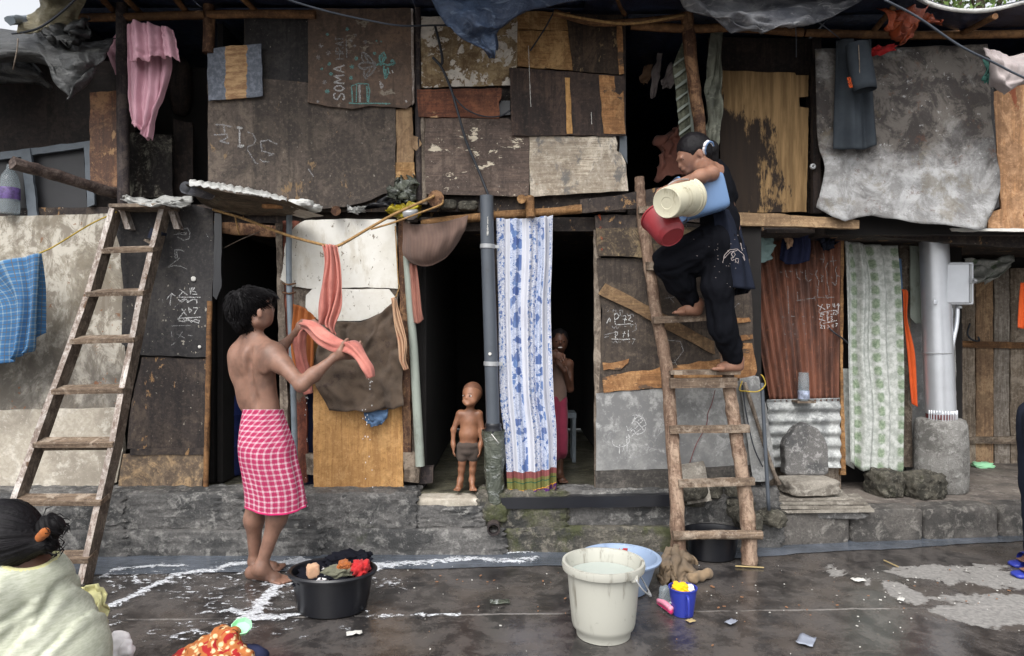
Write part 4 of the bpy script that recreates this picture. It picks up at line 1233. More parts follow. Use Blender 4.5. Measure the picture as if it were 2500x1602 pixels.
strokes('chalk_writing', S4([(110, 950), (125, 820), (75, 885)], [(125, 815), (165, 850)], [(215, 775), (300, 840)], [(250, 800), (205, 850)], [(190, 862), (440, 862)], [(325, 760), (330, 830), (345, 760), (375, 760), (350, 795), (385, 805), (400, 830), (350, 830)],
    [(195, 885), (240, 915), (285, 880), (300, 920), (345, 885), (400, 890), (395, 935)], [(210, 905), (260, 880), (320, 905), (380, 880)], [(235, 985), (290, 1060)], [(280, 990), (205, 1090)], [(310, 970), (320, 1030), (345, 1000), (320, 990)], [(360, 975), (410, 975), (370, 1040)], [(190, 1090), (440, 1075)],
    [(200, 1115), (260, 1125), (300, 1090), (340, 1130), (380, 1100), (425, 1110), (415, 1145)], [(215, 1120), (330, 1110), (420, 1140)], [(190, 1100), (250, 1080), (270, 1130)]), 4.41, M['chalk_white'], chB, w=.0065)
strokes('chalk_writing', S4([(120, 1170), (330, 1165)], [(125, 1220), (130, 1290)], [(200, 1300), (245, 1230)], [(185, 1260), (270, 1300)], [(300, 1270), (350, 1275)], [(120, 1380), (170, 1345)], [(160, 970), (200, 930)], [(30, 880), (35, 920)], [(500, 180), (520, 220)]), 4.41, M['chalk_faint'], chB, w=.005)
for (x, y, r_) in ((472, 681, .016), (487, 847, .010)):
    V, F = rock(P(x, y, 4.402), (r_ * 2, .006, r_ * 2), 3, 4, .1, 2.3); mk('lime_spot', V, F, M['paper'], chB, smooth=True)
B('wall_board', [(346, 872), (505, 876), (500, 1102), (310, 1096), (322, 980)], 4.425, M['dark_board'], shA, th=.014, label='grey-brown scuffed board')
B('wall_board', [(300, 1108), (498, 1106), (494, 1192), (380, 1200), (285, 1205)], 4.415, wood('wet_cardboard', c(134, 116, 96), c(92, 80, 70), c(188, 158, 120), None, None, contrast=.7), shA, th=.012, label='tan board at the bottom')
B('wall_board', [(318, 1096), (498, 1094), (497, 1110), (316, 1112)], 4.405, M['dark_board'], shA, th=.012)
B('plastic_strip', [(524, 520), (541, 522), (540, 700), (528, 732), (520, 722), (522, 640)], 4.40, M['black_plastic'], shA, th=.01)
pole('door_jamb', [(512, 735, 4.41), (508, 960, 4.41), (502, 1200, 4.41)], .017, M['bamboo_dim'], shA, jit=.2)
bx('wall', shA, xa0, X_(500, 4.5), 4.63, 4.66, LH, 2.08, I_)
B('door_lintel', [(520, 540), (690, 552), (690, 580), (520, 568)], 4.50, M['brown_post'], shB, th=.05)
# plank facing that closes the space between the storeys
B('floor_edge', [(-1200, 512), (265, 506), (520, 500), (520, 530), (265, 530), (-1200, 534)], 4.52, M['dark_board'], shA, th=.06)
B('floor_edge', [(522, 496), (1020, 512), (1020, 542), (522, 545)], 4.56, M['dark_board'], shB, th=.05)
B('floor_edge', [(1022, 496), (1532, 470), (1532, 515), (1022, 540)], 4.56, M['dark_board'], shC, th=.05)

# ---------------------------------------------------------------- second shack: upper storey
bx('wall', shB, X_(600, 4.5), xb - .02, 4.47, 4.49, 2.16, 3.42, M['dark_board'])
bx('wall', shB, X_(512, 4.5), X_(604, 4.5), 4.472, 4.492, 2.16, 3.20, M['dark_board'])
B('wall_board', [(598, 45), (770, 38), (772, 200), (640, 205), (596, 200)], 4.44, M['black_board'], shB, th=.012, label='smoke-grey upper board')
brb = B('wall_board', [(507, 196), (640, 192), (748, 200), (966, 262), (966, 440), (958, 470), (935, 474), (905, 488), (870, 498), (840, 506), (700, 512), (600, 500), (508, 492)], 4.41, M['brown_board'], shB, th=.014, label='large brown board with chalk letters')
S2 = lambda *ls: [q4(l, 480, 0, 2.852) for l in ls]
strokes('chalk_writing', S2([(120, 940), (210, 935), (215, 960), (160, 985), (225, 998)], [(130, 868), (180, 870), (250, 885)], [(190, 870), (195, 930)]), 4.41, M['chalk_faint'], brb, w=.010)
strokes('chalk_writing', S2([(280, 888), (320, 890), (298, 895), (300, 1010), (285, 1012), (330, 1015)], [(285, 1020), (320, 1022)]), 4.41, M['chalk_white'], brb, w=.011)
strokes('chalk_writing', S2([(355, 918), (395, 935), (412, 975), (395, 1008), (360, 1020), (352, 1035)], [(352, 1040), (385, 1095), (410, 1135), (430, 1140)], [(455, 1050), (445, 985), (500, 975), (560, 1005)], [(450, 1050), (540, 1075)], [(540, 1075), (500, 1085)], [(440, 1110), (465, 1125), (505, 1128)], [(775, 1175), (800, 1210), (815, 1230)]), 4.41, M['chalk_faint'], brb, w=.009)
smb = B('wall_board', [(752, 22), (1004, 20), (1008, 120), (1010, 250), (992, 266), (965, 262), (900, 258), (860, 266), (800, 260), (752, 250)], 4.385, M['painted_board'], shB, th=.012, label='brown board with chalk flower and name')
B('board_edge', [(1003, 20), (1009, 22), (1012, 250), (1006, 256)], 4.378, M['ladder_edge'], smb, th=.016)
S3 = lambda ls: [q4(l, 480, 0, 2.852) for l in ls]
# S O M A  H R A T written upwards
def up_text(txt, x0, x1, ys):
    F_ = {'S': [(1, .15), (.8, 0), (.2, .05), (.05, .35), (.5, .5), (.95, .7), (.8, .95), (.2, 1), (0, .85)], 'O': [(.5, 0), (0, .3), (0, .7), (.5, 1), (1, .7), (1, .3), (.5, 0)],
          'M': [(0, 1), (.1, 0), (.5, .7), (.9, 0), (1, 1)], 'A': [(0, 1), (.5, 0), (1, 1)], 'a': [(.2, .65), (.8, .65)], 'H': [(0, 0), (0, 1)], 'h': [(1, 0), (1, 1)], '-': [(0, .5), (1, .5)],
          'R': [(0, 1), (0, 0), (.8, .1), (.8, .4), (0, .5), (.9, 1)], 'T': [(.5, 1), (.5, 0)], 't': [(0, 0), (1, 0)]}
    out = []
    for ch, y0, y1 in ys:           # y0 = start (lower in the picture), y1 = end
        for k in {'A': 'Aa', 'H': 'Hh-', 'T': 'Tt'}.get(ch, ch):
            out.append([(x0 + (x1 - x0) * b, y0 + (y1 - y0) * a) for a, b in F_[k]])
    return out
t1 = up_text('', 955, 1028, [('S', 695, 650), ('O', 632, 598), ('M', 582, 525), ('A', 505, 455)])
strokes('chalk_writing', S3(t1), 4.385, M['chalk_white'], smb, w=.010)
t2 = up_text('', 968, 1022, [('H', 412, 375), ('R', 362, 325), ('A', 318, 292), ('T', 285, 258)])
strokes('chalk_writing', S3(t2 + [[(1046, 405), (1044, 330), (1042, 252)]]), 4.385, M['chalk_grey'], smb, w=.008)
fl = [[(1248, 450), (1215, 410), (1170, 368), (1152, 368), (1150, 400), (1165, 440)], [(1248, 450), (1190, 432), (1140, 440), (1128, 462), (1150, 478), (1200, 470), (1250, 458)], [(1250, 462), (1230, 500), (1180, 545), (1165, 530), (1165, 490), (1190, 472)], [(1170, 380), (1200, 440)], [(1180, 530), (1210, 480)]]
strokes('chalk_drawing', S3(fl), 4.385, M['chalk_grey'], smb, w=.014)
lv = [[(1250, 455), (1290, 440), (1330, 455), (1380, 440)], [(1275, 430), (1275, 390), (1305, 365), (1320, 400), (1300, 430), (1275, 432)], [(1290, 380), (1300, 425)], [(1285, 400), (1310, 400)], [(1305, 460), (1302, 500), (1315, 548), (1338, 500), (1330, 470)], [(1315, 480), (1318, 540)], [(1350, 430), (1365, 420), (1382, 440), (1360, 455)], [(1265, 440), (1290, 455)]]
strokes('chalk_drawing', S3(lv), 4.385, M['chalk_teal'], smb, w=.013)
strokes('chalk_drawing', S3([[(1085, 715), (1078, 600), (1120, 582), (1195, 585)], [(1195, 585), (1205, 640), (1195, 715)], [(1185, 600), (1190, 712)], [(1060, 718), (1120, 722), (1250, 720), (1350, 722)], [(1115, 590), (1112, 712)]]), 4.385, M['chalk_teal'], smb, w=.009)
strokes('chalk_drawing', kind='stuff', lines=S3([[(1135, 590), (1138, 712)], [(1131, 590), (1134, 712)], [(1275, 565), (1300, 600), (1285, 615), (1278, 580)], [(1335, 500), (1350, 510)], [(1455, 700), (1462, 712)], [(1360, 490), (1370, 510)]]), d=4.385, mat=M['chalk_white'], parent=smb, w=.010)
def star(x, y, r): return [[(x + r * math.cos(a), y + r * math.sin(a)), (x - r * math.cos(a), y - r * math.sin(a))] for a in (.2, 1.3, 2.3)]
st = []
for x, y, r in ((865, 318, 18), (848, 400, 17), (918, 370, 17), (1105, 245, 12), (1075, 285, 12), (1175, 292, 15), (890, 572, 16), (1100, 320, 10), (845, 705, 10)): st += star(x, y, r)
for k in range(0, len(st), 3): strokes('chalk_star', S3(st[k:k + 3]), 4.385, M['chalk_faint'], smb, w=.006)
st = []
for x, y, r in ((1048, 203, 13), (910, 240, 11), (1112, 408, 14), (1082, 466, 15), (1076, 542, 14), (910, 637, 17), (922, 445, 12), (935, 515, 12), (1240, 372, 12), (1252, 285, 6), (870, 480, 10), (1285, 290, 6)): st += star(x, y, r)
for k in range(0, len(st), 3): strokes('chalk_star', S3(st[k:k + 3]), 4.385, M['chalk_teal'], smb, w=.008)
B('stripe_board', [(506, 118), (637, 107), (641, 234), (508, 246)], 4.375, M['stripe_board'], shB, th=.012, label='grey board with bare tan stripe')
B('wall_board', [(967, 268), (1006, 262), (1010, 400), (1014, 440), (990, 452), (968, 462)], 4.415, M['cardboard'], shB, th=.008, label='cardboard-coloured strip')
B('split_board', [(966, 398), (1012, 396), (1014, 432), (996, 440), (988, 470), (964, 474)], 4.405, M['tan_board'], shB, th=.008)
pole('post', [(1020, -8, 4.42), (1020, 210, 4.42), (1024, 500, 4.42)], .021, M['dark_post'], shB, jit=.2)
pole('post', [(1032, 280, 4.43), (1036, 500, 4.43)], .022, M['greywood'], shB, jit=.2)
B('torn_board', [(1008, 330), (1022, 335), (1030, 352), (1016, 368), (1008, 360)], 4.40, M['cardboard'], shB, th=.004)
# the white patched door side
B('door_panel', [(745, 538), (860, 534), (966, 536), (970, 620), (971, 704), (880, 702), (780, 706), (706, 700), (684, 682), (690, 655), (694, 610), (704, 570), (722, 552)], 4.375, M['white_panel'], shB, th=.014, label='upper white painted panel')
B('door_panel', [(748, 722), (762, 705), (950, 706), (966, 728), (938, 764), (880, 784), (782, 784), (760, 772), (746, 750)], 4.368, M['white_panel'], shB, th=.014, label='lower white cut-corner panel')
B('wall_board', [(716, 704), (972, 704), (972, 800), (716, 790)], 4.40, M['greywood'], shB, th=.012)
B('plywood_panel', [(763, 800), (984, 800), (985, 1190), (900, 1196), (766, 1194)], 4.395, M['ply_light'], shB, th=.014, label='yellowish plywood panel')
B('door_jamb', [(672, 545), (688, 545), (700, 900), (706, 1190), (690, 1190), (682, 900)], 4.41, M['greywood'], shB, th=.05)
B('door_jamb', [(690, 540), (730, 540), (734, 900), (714, 960), (696, 900)], 4.42, M['red_plank'], shB, th=.03)
B('door_jamb', [(722, 900), (747, 900), (750, 1178), (730, 1180)], 4.40, M['red_plank'], shB, th=.03, label='red-brown jamb board')
B('dark_gap_board', [(744, 905), (766, 905), (768, 1196), (748, 1196)], 4.46, M['navy_cloth'], shB, th=.01)
B('block', [(746, 1108), (766, 1110), (768, 1160), (748, 1158)], 4.40, M['greywood'], shB, th=.05)
B('door_jamb', [(972, 530), (988, 530), (1000, 900), (1004, 1120), (985, 1120), (976, 800)], 4.375, M['brown_post'], shB, th=.05)
B('door_jamb', [(988, 540), (1000, 540), (1016, 900), (1022, 1110), (1006, 1110), (1000, 800)], 4.42, M['greywood'], shB, th=.05)
V, F = tube([P(992, 625, 4.36), P(1010, 850, 4.36), P(1026, 1138, 4.35)], [.022, .028, .030], 12); mk('upright_tube', V, F, M['pale_green'], shB, smooth=True, angle=50)
B('block', [(984, 1104), (1024, 1106), (1022, 1180), (986, 1176)], 4.37, M['greywood_h'], shB, th=.08)
B('block', [(1026, 1142), (1058, 1140), (1056, 1180), (1024, 1182)], 4.43, M['dark_post'], shB, th=.06)
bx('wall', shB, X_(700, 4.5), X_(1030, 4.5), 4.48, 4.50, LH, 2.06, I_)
V, F = tube([P(706, 526, 4.33), P(706, 700, 4.33), P(716, 960, 4.33), P(722, 1200, 4.33)], .0185, 12, n=24)
pp = mk('water_pipe', V, F, M['galv'], smooth=True, angle=50, cat='pipe', label='thin galvanised pipe standing beside the red door jamb')
for y in (692, 714):
    V, F = tube([P(690, y, 4.33), P(705, y + 3, 4.305), P(722, y, 4.33)], .006, 6, n=8); mk('wire_tie', V, F, M['brown_post'], pp, smooth=True)

# ---------------------------------------------------------------- third shack: upper storey
bx('wall', shC, xb + .02, X_(1526, 4.5), 4.47, 4.49, 2.16, 3.42, M['dark_board'])
B('wall_board', [(1024, 40), (1262, 40), (1262, 165), (1247, 172), (1246, 208), (1030, 214), (1026, 120)], 4.42, M['cream_peeling'], shC, th=.012, label='cream board with peeling paint')
B('wall_board', [(1262, 28), (1392, 30), (1396, 74), (1262, 72)], 4.43, M['tan_board'], shC, th=.012)
B('wall_board', [(1262, 74), (1394, 76), (1402, 172), (1330, 168), (1262, 162)], 4.425, M['tan_board'], shC, th=.012, label='tan worn board')
B('wall_board', [(1382, 34), (1522, 36), (1520, 182), (1400, 174)], 4.415, wood('flaked_board', c(70, 56, 46), c(46, 40, 36), c(96, 80, 66), 'z', c(132, 112, 84), .62, 9), shC, th=.012, label='dark board with flaked spots')
B('board_edge', [(1506, 60), (1518, 60), (1524, 180), (1512, 182), (1508, 140)], 4.408, M['orange_veneer'], shC, th=.01)
rdp = B('plank', [(1018, 219), (1226, 216), (1224, 240), (1218, 248), (1219, 288), (1022, 285)], 4.395, M['redbrown_plank'], shC, th=.016, label='red-brown plank')
V, F = wbox(0, 1, 0, 1, 0, 1)
B('hole_shade_patch', [(1216, 246), (1246, 246), (1246, 280), (1218, 282)], 4.44, M['black_plastic'], shC, th=.005)  # flat black patch painted for the dark inside of a hole
dkb = B('wall_board', [(1243, 166), (1320, 170), (1462, 182), (1524, 186), (1528, 331), (1380, 330), (1250, 331)], 4.38, wood('dark_veneer', c(76, 62, 56), c(50, 44, 42), c(100, 82, 72), 'z', c(214, 186, 150), .725, 10, gs=.8), shC, th=.014, label='dark veneer board with bare strips')
B('bare_strip', [(1379, 190), (1392, 190), (1398, 326), (1384, 327)], 4.376, M['ply_light'], dkb, th=.004, jag=.004)
B('bare_strip', [(1462, 184), (1500, 186), (1502, 226), (1512, 232), (1522, 222), (1527, 328), (1474, 326), (1466, 250)], 4.376, M['orange_veneer'], dkb, th=.004, jag=.005)
B('wall_board', [(1038, 288), (1240, 288), (1292, 334), (1292, 420), (1290, 478), (1160, 477), (1042, 474), (1036, 380)], 4.405, M['chipped_board'], shC, th=.014, label='grey-brown board with cream chips')
B('wall_board', [(1292, 333), (1504, 333), (1508, 350), (1506, 368), (1516, 374), (1528, 398), (1532, 440), (1534, 466), (1420, 472), (1294, 480)], 4.395, M['whitewashed'], shC, th=.014, label='whitewashed grey board')
B('wall_board', [(1512, 328), (1530, 332), (1532, 400), (1520, 380), (1512, 372)], 4.42, M['grey_frame'], shC, th=.008)
strokes('chalk_scratch', [q4(l, 1000, 0, 2.852) for l in ([(828, 320), (836, 560), (844, 745)], [(1265, 780), (1268, 865)])], 4.38, M['paper'], dkb, w=.004)
# floor joists and lintel poles
pole('lintel_pole', [(1030, 548, 4.40), (1110, 536, 4.38), (1250, 524, 4.36), (1350, 517, 4.35), (1420, 510, 4.34)], [.030, .028, .030, .027, .028], M['bamboo'], shC, jit=.18)
pole('floor_joist', [(1064, 486, 4.12), (1066, 484, 4.5)], .052, M['brown_post'], shC, jit=.15, n=3)
pole('floor_joist', [(1273, 486, 4.20), (1274, 488, 4.55)], .028, M['bamboo'], shC, jit=.1, n=3)
pole('wedge_log', [(1292, 482, 4.31), (1294, 505, 4.29), (1296, 531, 4.28)], .030, M['bamboo'], shC, jit=.1, n=5)
pole('floor_joist', [(820, 515, 4.25), (822, 514, 4.6)], .032, M['brown_post'], shB, jit=.15, n=3)
for x, y, sx_, sz_, s_ in ((1095, 501, .10, .062, 3), (1143, 504, .125, .06, 9)):
    V, F = rock(P(x, y, 4.38), (sx_, .09, sz_), s_, 8, .16, 5); mk('stone', V, F, M['rubble'], label='grey stone lump wedged under the patchwork boards, %s of the two' % ('left' if x < 1100 else 'right'), cat='stone', smooth=True, angle=50)
B('fascia_plank', [(1416, 488), (1500, 478), (1606, 458), (1640, 456), (1640, 498), (1600, 505), (1418, 520)], 4.33, M['dark_board'], shD, th=.02, label='dark purple-brown fascia plank')
B('door_jamb', [(1180, 520), (1212, 524), (1238, 1215), (1214, 1215)], 4.43, M['dark_post'], shC, th=.05)
bx('wall', shC, xb + .02, X_(1040, 4.5), 4.5, 4.55, LH, 2.06, I_)
B('threshold', [(1222, 1216), (1640, 1208), (1642, 1236), (1228, 1244)], 4.245, M['black_plastic'], shC, th=.12)
bx('lintel_board', shC, X_(1030, 4.5), X_(1450, 4.5), 4.44, 4.46, 2.03, 2.12, M['dark_board'])

# ---------------------------------------------------------------- fourth shack
bx('wall', shD, X_(1762, 4.66), X_(1980, 4.66), 4.75, 4.78, 2.2, 2.35, I_)
B('plywood_door', [(1756, 172), (1940, 178), (1944, 184), (1974, 184), (1973, 236), (1950, 238), (1952, 262), (1974, 264), (1969, 518), (1760, 518)], 4.56, M['burnt_ply'], shD, th=.016, label='yellow plywood door blackened by soot')
B('wall_board', [(1730, 90), (2000, 95), (2000, 190), (1730, 185)], 4.66, M['interior_brown'], shD, th=.012)
B('post', [(1984, 92), (2006, 92), (2004, 520), (1986, 520)], 4.52, M['interior_brown'], shD, th=.04)
B('post', [(1966, 130), (2012, 134), (2016, 520), (1972, 520)], 4.72, M['dark_board'], shD, th=.02)
V, F = lathe([(.006, 0), (.006, -.012), (.016, -.014), (.020, -.006), (.020, 0)], 14, P(1984, 407, 4.50), (0, 1, 0)); mk('door_ring', V, F, M['clamp'], shD, smooth=True)
pole('post', [(1676, 30, 4.40), (1692, 190, 4.40), (1712, 345, 4.40), (1716, 500, 4.42)], [.042, .040, .036, .036], M['brown_post'], shD, jit=.2)
B('lattice_frame', [(1671, 90), (1677, 90), (1697, 345), (1690, 345)], 4.47, M['pale_green'], shD, th=.02)
for k in range(8):
    y = 140 + k * 28
    xl = 1640 + (y - 90) * .085; xr = 1674 + (y - 90) * .075
    B('lattice_slat', [(xl, y + 16), (xr, y - 8), (xr, y - 1), (xl, y + 23)], 4.48, M['pale_green'], shD, th=.008)
B('lattice_panel', [(1643, 160), (1672, 86), (1694, 345), (1662, 350)], 4.50, wood('lattice_back', c(110, 112, 96), c(70, 72, 62), c(140, 142, 122), 'z'), shD, th=.01)
B('beam', [(1800, 518), (1890, 522), (2050, 532), (2098, 538), (2098, 558), (1950, 554), (1803, 550)], 4.40, wood('pale_beam', c(160, 132, 100), c(118, 96, 74), c(188, 160, 124), 'x', None), shD, th=.05, label='pale wooden floor beam')
B('floor_edge', [(1534, 500), (1810, 520), (1812, 552), (1534, 530)], 4.46, M['dark_board'], shD, th=.06)
# barred door below
B('door_head', [(1452, 526), (1640, 524), (1642, 556), (1453, 558)], 4.375, M['dark_board'], shD, th=.03)
B('door_plank', [(1455, 556), (1800, 556), (1806, 628), (1640, 628), (1460, 625)], 4.36, wood('worn_plank', c(96, 84, 72), c(66, 58, 52), c(160, 140, 108), 'x', None, contrast=.8, gs=.7), shD, th=.018, label='worn plank across the door head')
dpl = B('door_panel', [(1457, 630), (1830, 632), (1838, 760), (1842, 950), (1464, 960), (1470, 760), (1460, 690)], 4.385, wood('door_dark', c(84, 74, 66), c(58, 52, 48), c(108, 96, 84), 'z', c(140, 96, 64), .70, 5), shD, th=.016, label='dark door panel with chalk numbers')
B('door_brace', [(1461, 718), (1478, 692), (1560, 734), (1742, 834), (1746, 866), (1640, 812), (1540, 756)], 4.362, wood('brace', c(134, 108, 78), c(98, 78, 60), c(160, 132, 98), 'x', None), shD, th=.018, label='diagonal brace')
B('bare_veneer', [(1471, 924), (1500, 915), (1640, 893), (1760, 876), (1812, 872), (1816, 835), (1838, 838), (1846, 905), (1838, 928), (1798, 924), (1640, 944), (1474, 959)], 4.372, M['orange_veneer'], shD, th=.006, jag=.006, label='bare orange wood strip')
B('bare_veneer', [(1471, 886), (1520, 880), (1536, 876), (1534, 886), (1515, 902), (1474, 904)], 4.374, M['orange_veneer'], shD, th=.005, jag=.006)
B('bare_veneer', [(1786, 776), (1830, 775), (1834, 786), (1790, 790)], 4.374, M['orange_veneer'], shD, th=.005, jag=.004)
B('bare_veneer', [(1808, 820), (1836, 815), (1838, 826), (1812, 832)], 4.374, M['orange_veneer'], shD, th=.005, jag=.004)
gsh = B('tin_panel', [(1455, 960), (1640, 946), (1845, 925), (1850, 1165), (1640, 1160), (1455, 1155)], 4.382, M['grey_sheet'], shD, th=.008, label='grey flat sheet with chalk net drawing')
B('door_frame_edge', [(1450, 560), (1466, 560), (1468, 1200), (1452, 1200)], 4.395, M['greywood'], shD, th=.03)
B('kick_plank', [(1453, 1150), (1645, 1146), (1835, 1136), (1838, 1160), (1660, 1190), (1640, 1206), (1455, 1208)], 4.365, wood('kick_plank', c(84, 80, 76), c(56, 54, 52), c(112, 106, 100), 'x'), shD, th=.02, label='dark bottom plank')
S1 = lambda ls, ox, oy, s_: [q4(l, ox, oy, s_) for l in ls]
strokes('chalk_writing', S1([[(395, 865), (455, 735), (505, 805)], [(470, 750), (475, 830)], [(575, 640), (600, 905)], [(575, 640), (650, 640), (685, 690), (650, 750), (600, 770)], [(800, 680), (850, 680), (830, 760), (812, 850)], [(770, 770), (870, 770)], [(900, 690), (950, 670), (960, 720), (910, 790), (1010, 815)],
    [(620, 895), (690, 890), (780, 885), (960, 870), (1010, 900)], [(590, 1045), (610, 1245)], [(595, 1055), (650, 1070), (650, 1130), (605, 1150)], [(820, 1050), (780, 1190)], [(770, 1100), (850, 1095)], [(905, 1020), (908, 1185)], [(510, 1230), (720, 1240), (940, 1235)], [(1000, 1225), (1065, 1235)]], 1440, 700, 9.625), 4.385, M['chalk_white'], dpl, w=.006)
strokes('chalk_writing', S1([[(420, 600), (450, 545)], [(540, 600), (560, 540)], [(580, 560), (620, 560), (600, 600), (640, 610)], [(720, 680), (705, 560), (780, 560), (760, 620)], [(880, 640), (900, 680)], [(720, 690), (820, 690)], [(960, 650), (1010, 640), (1020, 700)], [(520, 920), (560, 990), (610, 930), (640, 1000), (690, 940)], [(800, 930), (860, 935)], [(1020, 900), (1080, 860), (1090, 980), (1100, 1010), (1000, 1055)],
    [(960, 880), (980, 940)], [(520, 1290), (560, 1320), (600, 1270), (640, 1320), (690, 1280)], [(700, 1300), (720, 1310)], [(780, 1270), (830, 1270)], [(910, 1300), (935, 1290), (930, 1320)], [(1000, 1350), (1050, 1260)], [(340, 1130), (450, 1110), (570, 1080)], [(340, 1190), (440, 1170)]], 1440, 700, 9.625), 4.385, M['chalk_faint'], dpl, w=.0055)
strokes('chalk_writing', S1([[(550, 930), (640, 940), (660, 1000), (600, 1080), (540, 1060)], [(600, 1060), (640, 1140)], [(560, 640), (600, 690)], [(540, 660), (610, 650)], [(970, 740), (1020, 690), (1030, 700)]], 1420, 480, 2.656), 4.385, M['chalk_faint'], dpl, w=.005)
net = [[(700, 370), (790, 365), (880, 385), (970, 430), (1040, 510), (1068, 620), (1055, 740), (1010, 820), (930, 870), (860, 880), (790, 870), (730, 880), (690, 940)], [(770, 480), (890, 360)], [(830, 540), (955, 440)], [(890, 600), (990, 510)], [(770, 735), (850, 660), (880, 610)], [(810, 830), (930, 740)], [(960, 700), (1050, 640)], [(790, 540), (860, 590), (930, 680), (1000, 780)], [(715, 740), (790, 850), (855, 920)], [(680, 600), (740, 520), (770, 400)], [(640, 850), (640, 820), (715, 760)],
       [(600, 890), (630, 980), (620, 1080), (560, 1160), (460, 1215), (330, 1230), (230, 1200), (170, 1130), (180, 1030)], [(365, 1150), (355, 1400)], [(480, 1130), (455, 1330)], [(545, 930), (560, 1130), (565, 1310)], [(540, 650), (590, 790), (690, 720)], [(580, 1020), (640, 970)]]
strokes('chalk_drawing', S1(net, 1480, 980, 11.0), 4.382, M['chalk_white'], gsh, w=.006)
strokes('chalk_drawing', kind='stuff', lines=S1([[(390, 220), (410, 170)], [(620, 180), (635, 260)], [(840, 270), (910, 180)], [(1380, 500), (1400, 560)], [(1250, 720), (1320, 680)], [(1410, 780), (1390, 900), (1340, 1000), (1300, 1080)], [(1270, 890), (1275, 940)], [(1530, 350), (1530, 410)], [(680, 1530), (830, 1490), (930, 1450)], [(900, 1230), (1100, 1240), (1220, 1250)], [(60, 860), (140, 830)], [(60, 1010), (140, 980)]], 1480, 980, 11.0), d=4.382, mat=M['chalk_faint'], parent=gsh, w=.007)
strokes('paint_marks', S1([[(1290, 165), (1300, 200)], [(1295, 240), (1302, 248)], [(1300, 300), (1310, 320)], [(1305, 380), (1315, 385)]], 960, 460, 2.567), 4.358, M['paint_orange'], shD, w=.014)
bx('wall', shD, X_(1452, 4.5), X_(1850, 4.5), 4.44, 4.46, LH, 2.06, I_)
# leaning things right of the door
B('leaning_sheet', [(1806, 925), (1842, 918), (1852, 920), (1872, 1000), (1895, 1162), (1878, 1176), (1838, 1176), (1822, 1050)], 4.33, M['grey_sheet'], None, th=.008, label='grey triangular sheet leaning beside the barred door', cat='metal sheet')
pole('leaning_stick', [(1818, 934, 4.29), (1845, 1020, 4.29), (1884, 1140, 4.30), (1903, 1182, 4.31)], .013, M['greywood'], None, label='thin grey stick leaning across the grey triangular sheet', cat='stick')
V, F = tube([P(1860, 935, 4.27), P(1866, 1050, 4.26), P(1877, 1246, 4.24)], .012, 10, n=14); mk('hose_pipe', V, F, M['pvc_grey'], smooth=True, label='dark plastic pipe standing right of the barred door', cat='pipe')
rope('cord_loop', [(1812, 930, 4.3), (1806, 952, 4.29), (1818, 955, 4.27), (1850, 956, 4.25), (1868, 940, 4.25), (1864, 922, 4.25), (1858, 915, 4.27)], .004, M['rope_yellow'], None, label='thin yellow cord looped beside the barred door', cat='cord')
rope('dark_wire', [(1812, 940, 4.31), (1822, 1010, 4.30), (1840, 1090, 4.30), (1862, 1140, 4.31)], .004, M['cable'], None, label='dark wire hanging down the grey sheet right of the pole ladder', cat='wire')
rope('red_wire', [(1746, 952, 4.36), (1738, 985, 4.36), (1728, 1010, 4.36), (1724, 1040, 4.36), (1700, 1085, 4.36), (1684, 1130, 4.36)], .0025, M['dark_red'], None, label='thin red wire hanging over the grey flat sheet', cat='wire')
V, F = obox(P(1698, 1178, 4.32), (.075 + .0, 0, .012), (0, .02, 0.01), (-.012, .03, .105))
mk('broken_tile', V, F, M['stone_tile'], label='broken grey stone tile leaning under the lower ladder rungs', cat='stone tile')
# barred-door side drain pipe
V, F = lathe([(.045, 0), (.045, -.16), (.037, -.16), (.037, -.02), (0, -.02)], 20, P(1788, 1246, 4.30), (-.25, 1, .08)); mk('drain_pipe', V, F, M['rubble'], smooth=True, angle=50, label='open drain pipe end sticking out behind the pole ladder', cat='pipe')
V, F = lathe([(.040, 0), (.040, -.10), (.032, -.10), (.032, -.01), (0, -.01)], 20, P(1206, 1279, 4.27), (0, 1, .08)); mk('drain_pipe', V, F, M['dark_post'], smooth=True, angle=50, label='round drain outlet in the mossy stones below the grey downpipe', cat='pipe')

# ---------------------------------------------------------------- rightmost shack
# corrugated sheets
def corr(name, pts, d, pitch, amp, mat, parent, vert=True, n=8, **kw):
    """pts: four corners tl tr br bl"""
    tl, tr, br, bl = [P(*p, d) for p in pts]
    L = np.linalg.norm(tr - tl) if vert else np.linalg.norm(bl - tl)
    m = int(L / pitch * n) + 1
    o = 30
    V, F = [], []
    nu, nv = (m, o) if vert else (o, m)
    for j in range(nv):
        for i in range(nu):
            u, v = i / (nu - 1), j / (nv - 1)
            p = (tl * (1 - u) + tr * u) * (1 - v) + (bl * (1 - u) + br * u) * v
            t = (u if vert else v) * L / pitch * 2 * math.pi
            e = .006 * nz((i * .9, v * 1.0, 0), 1.3, 3) if vert and j in (0, nv - 1) else 0
            V.append(p + np.array((0, amp * math.sin(t) + .006 * nz(p, 2.3, 4), e)))
            if i and j: F.append(((j - 1) * nu + i - 1, j * nu + i - 1, j * nu + i, (j - 1) * nu + i))
    return mk(name, V, F, mat, parent, smooth=True, solid=.003, **kw)
rst = corr('corrugated_sheet', [(1800, 552), (2058, 562), (2052, 978), (1880, 980)], 4.92, .062, .017, M['rust'], shD, label='rusty brown corrugated sheet')
J = lambda ls: S1(ls, 1900, 580, 6.417)
df = lambda x, y: 4.90
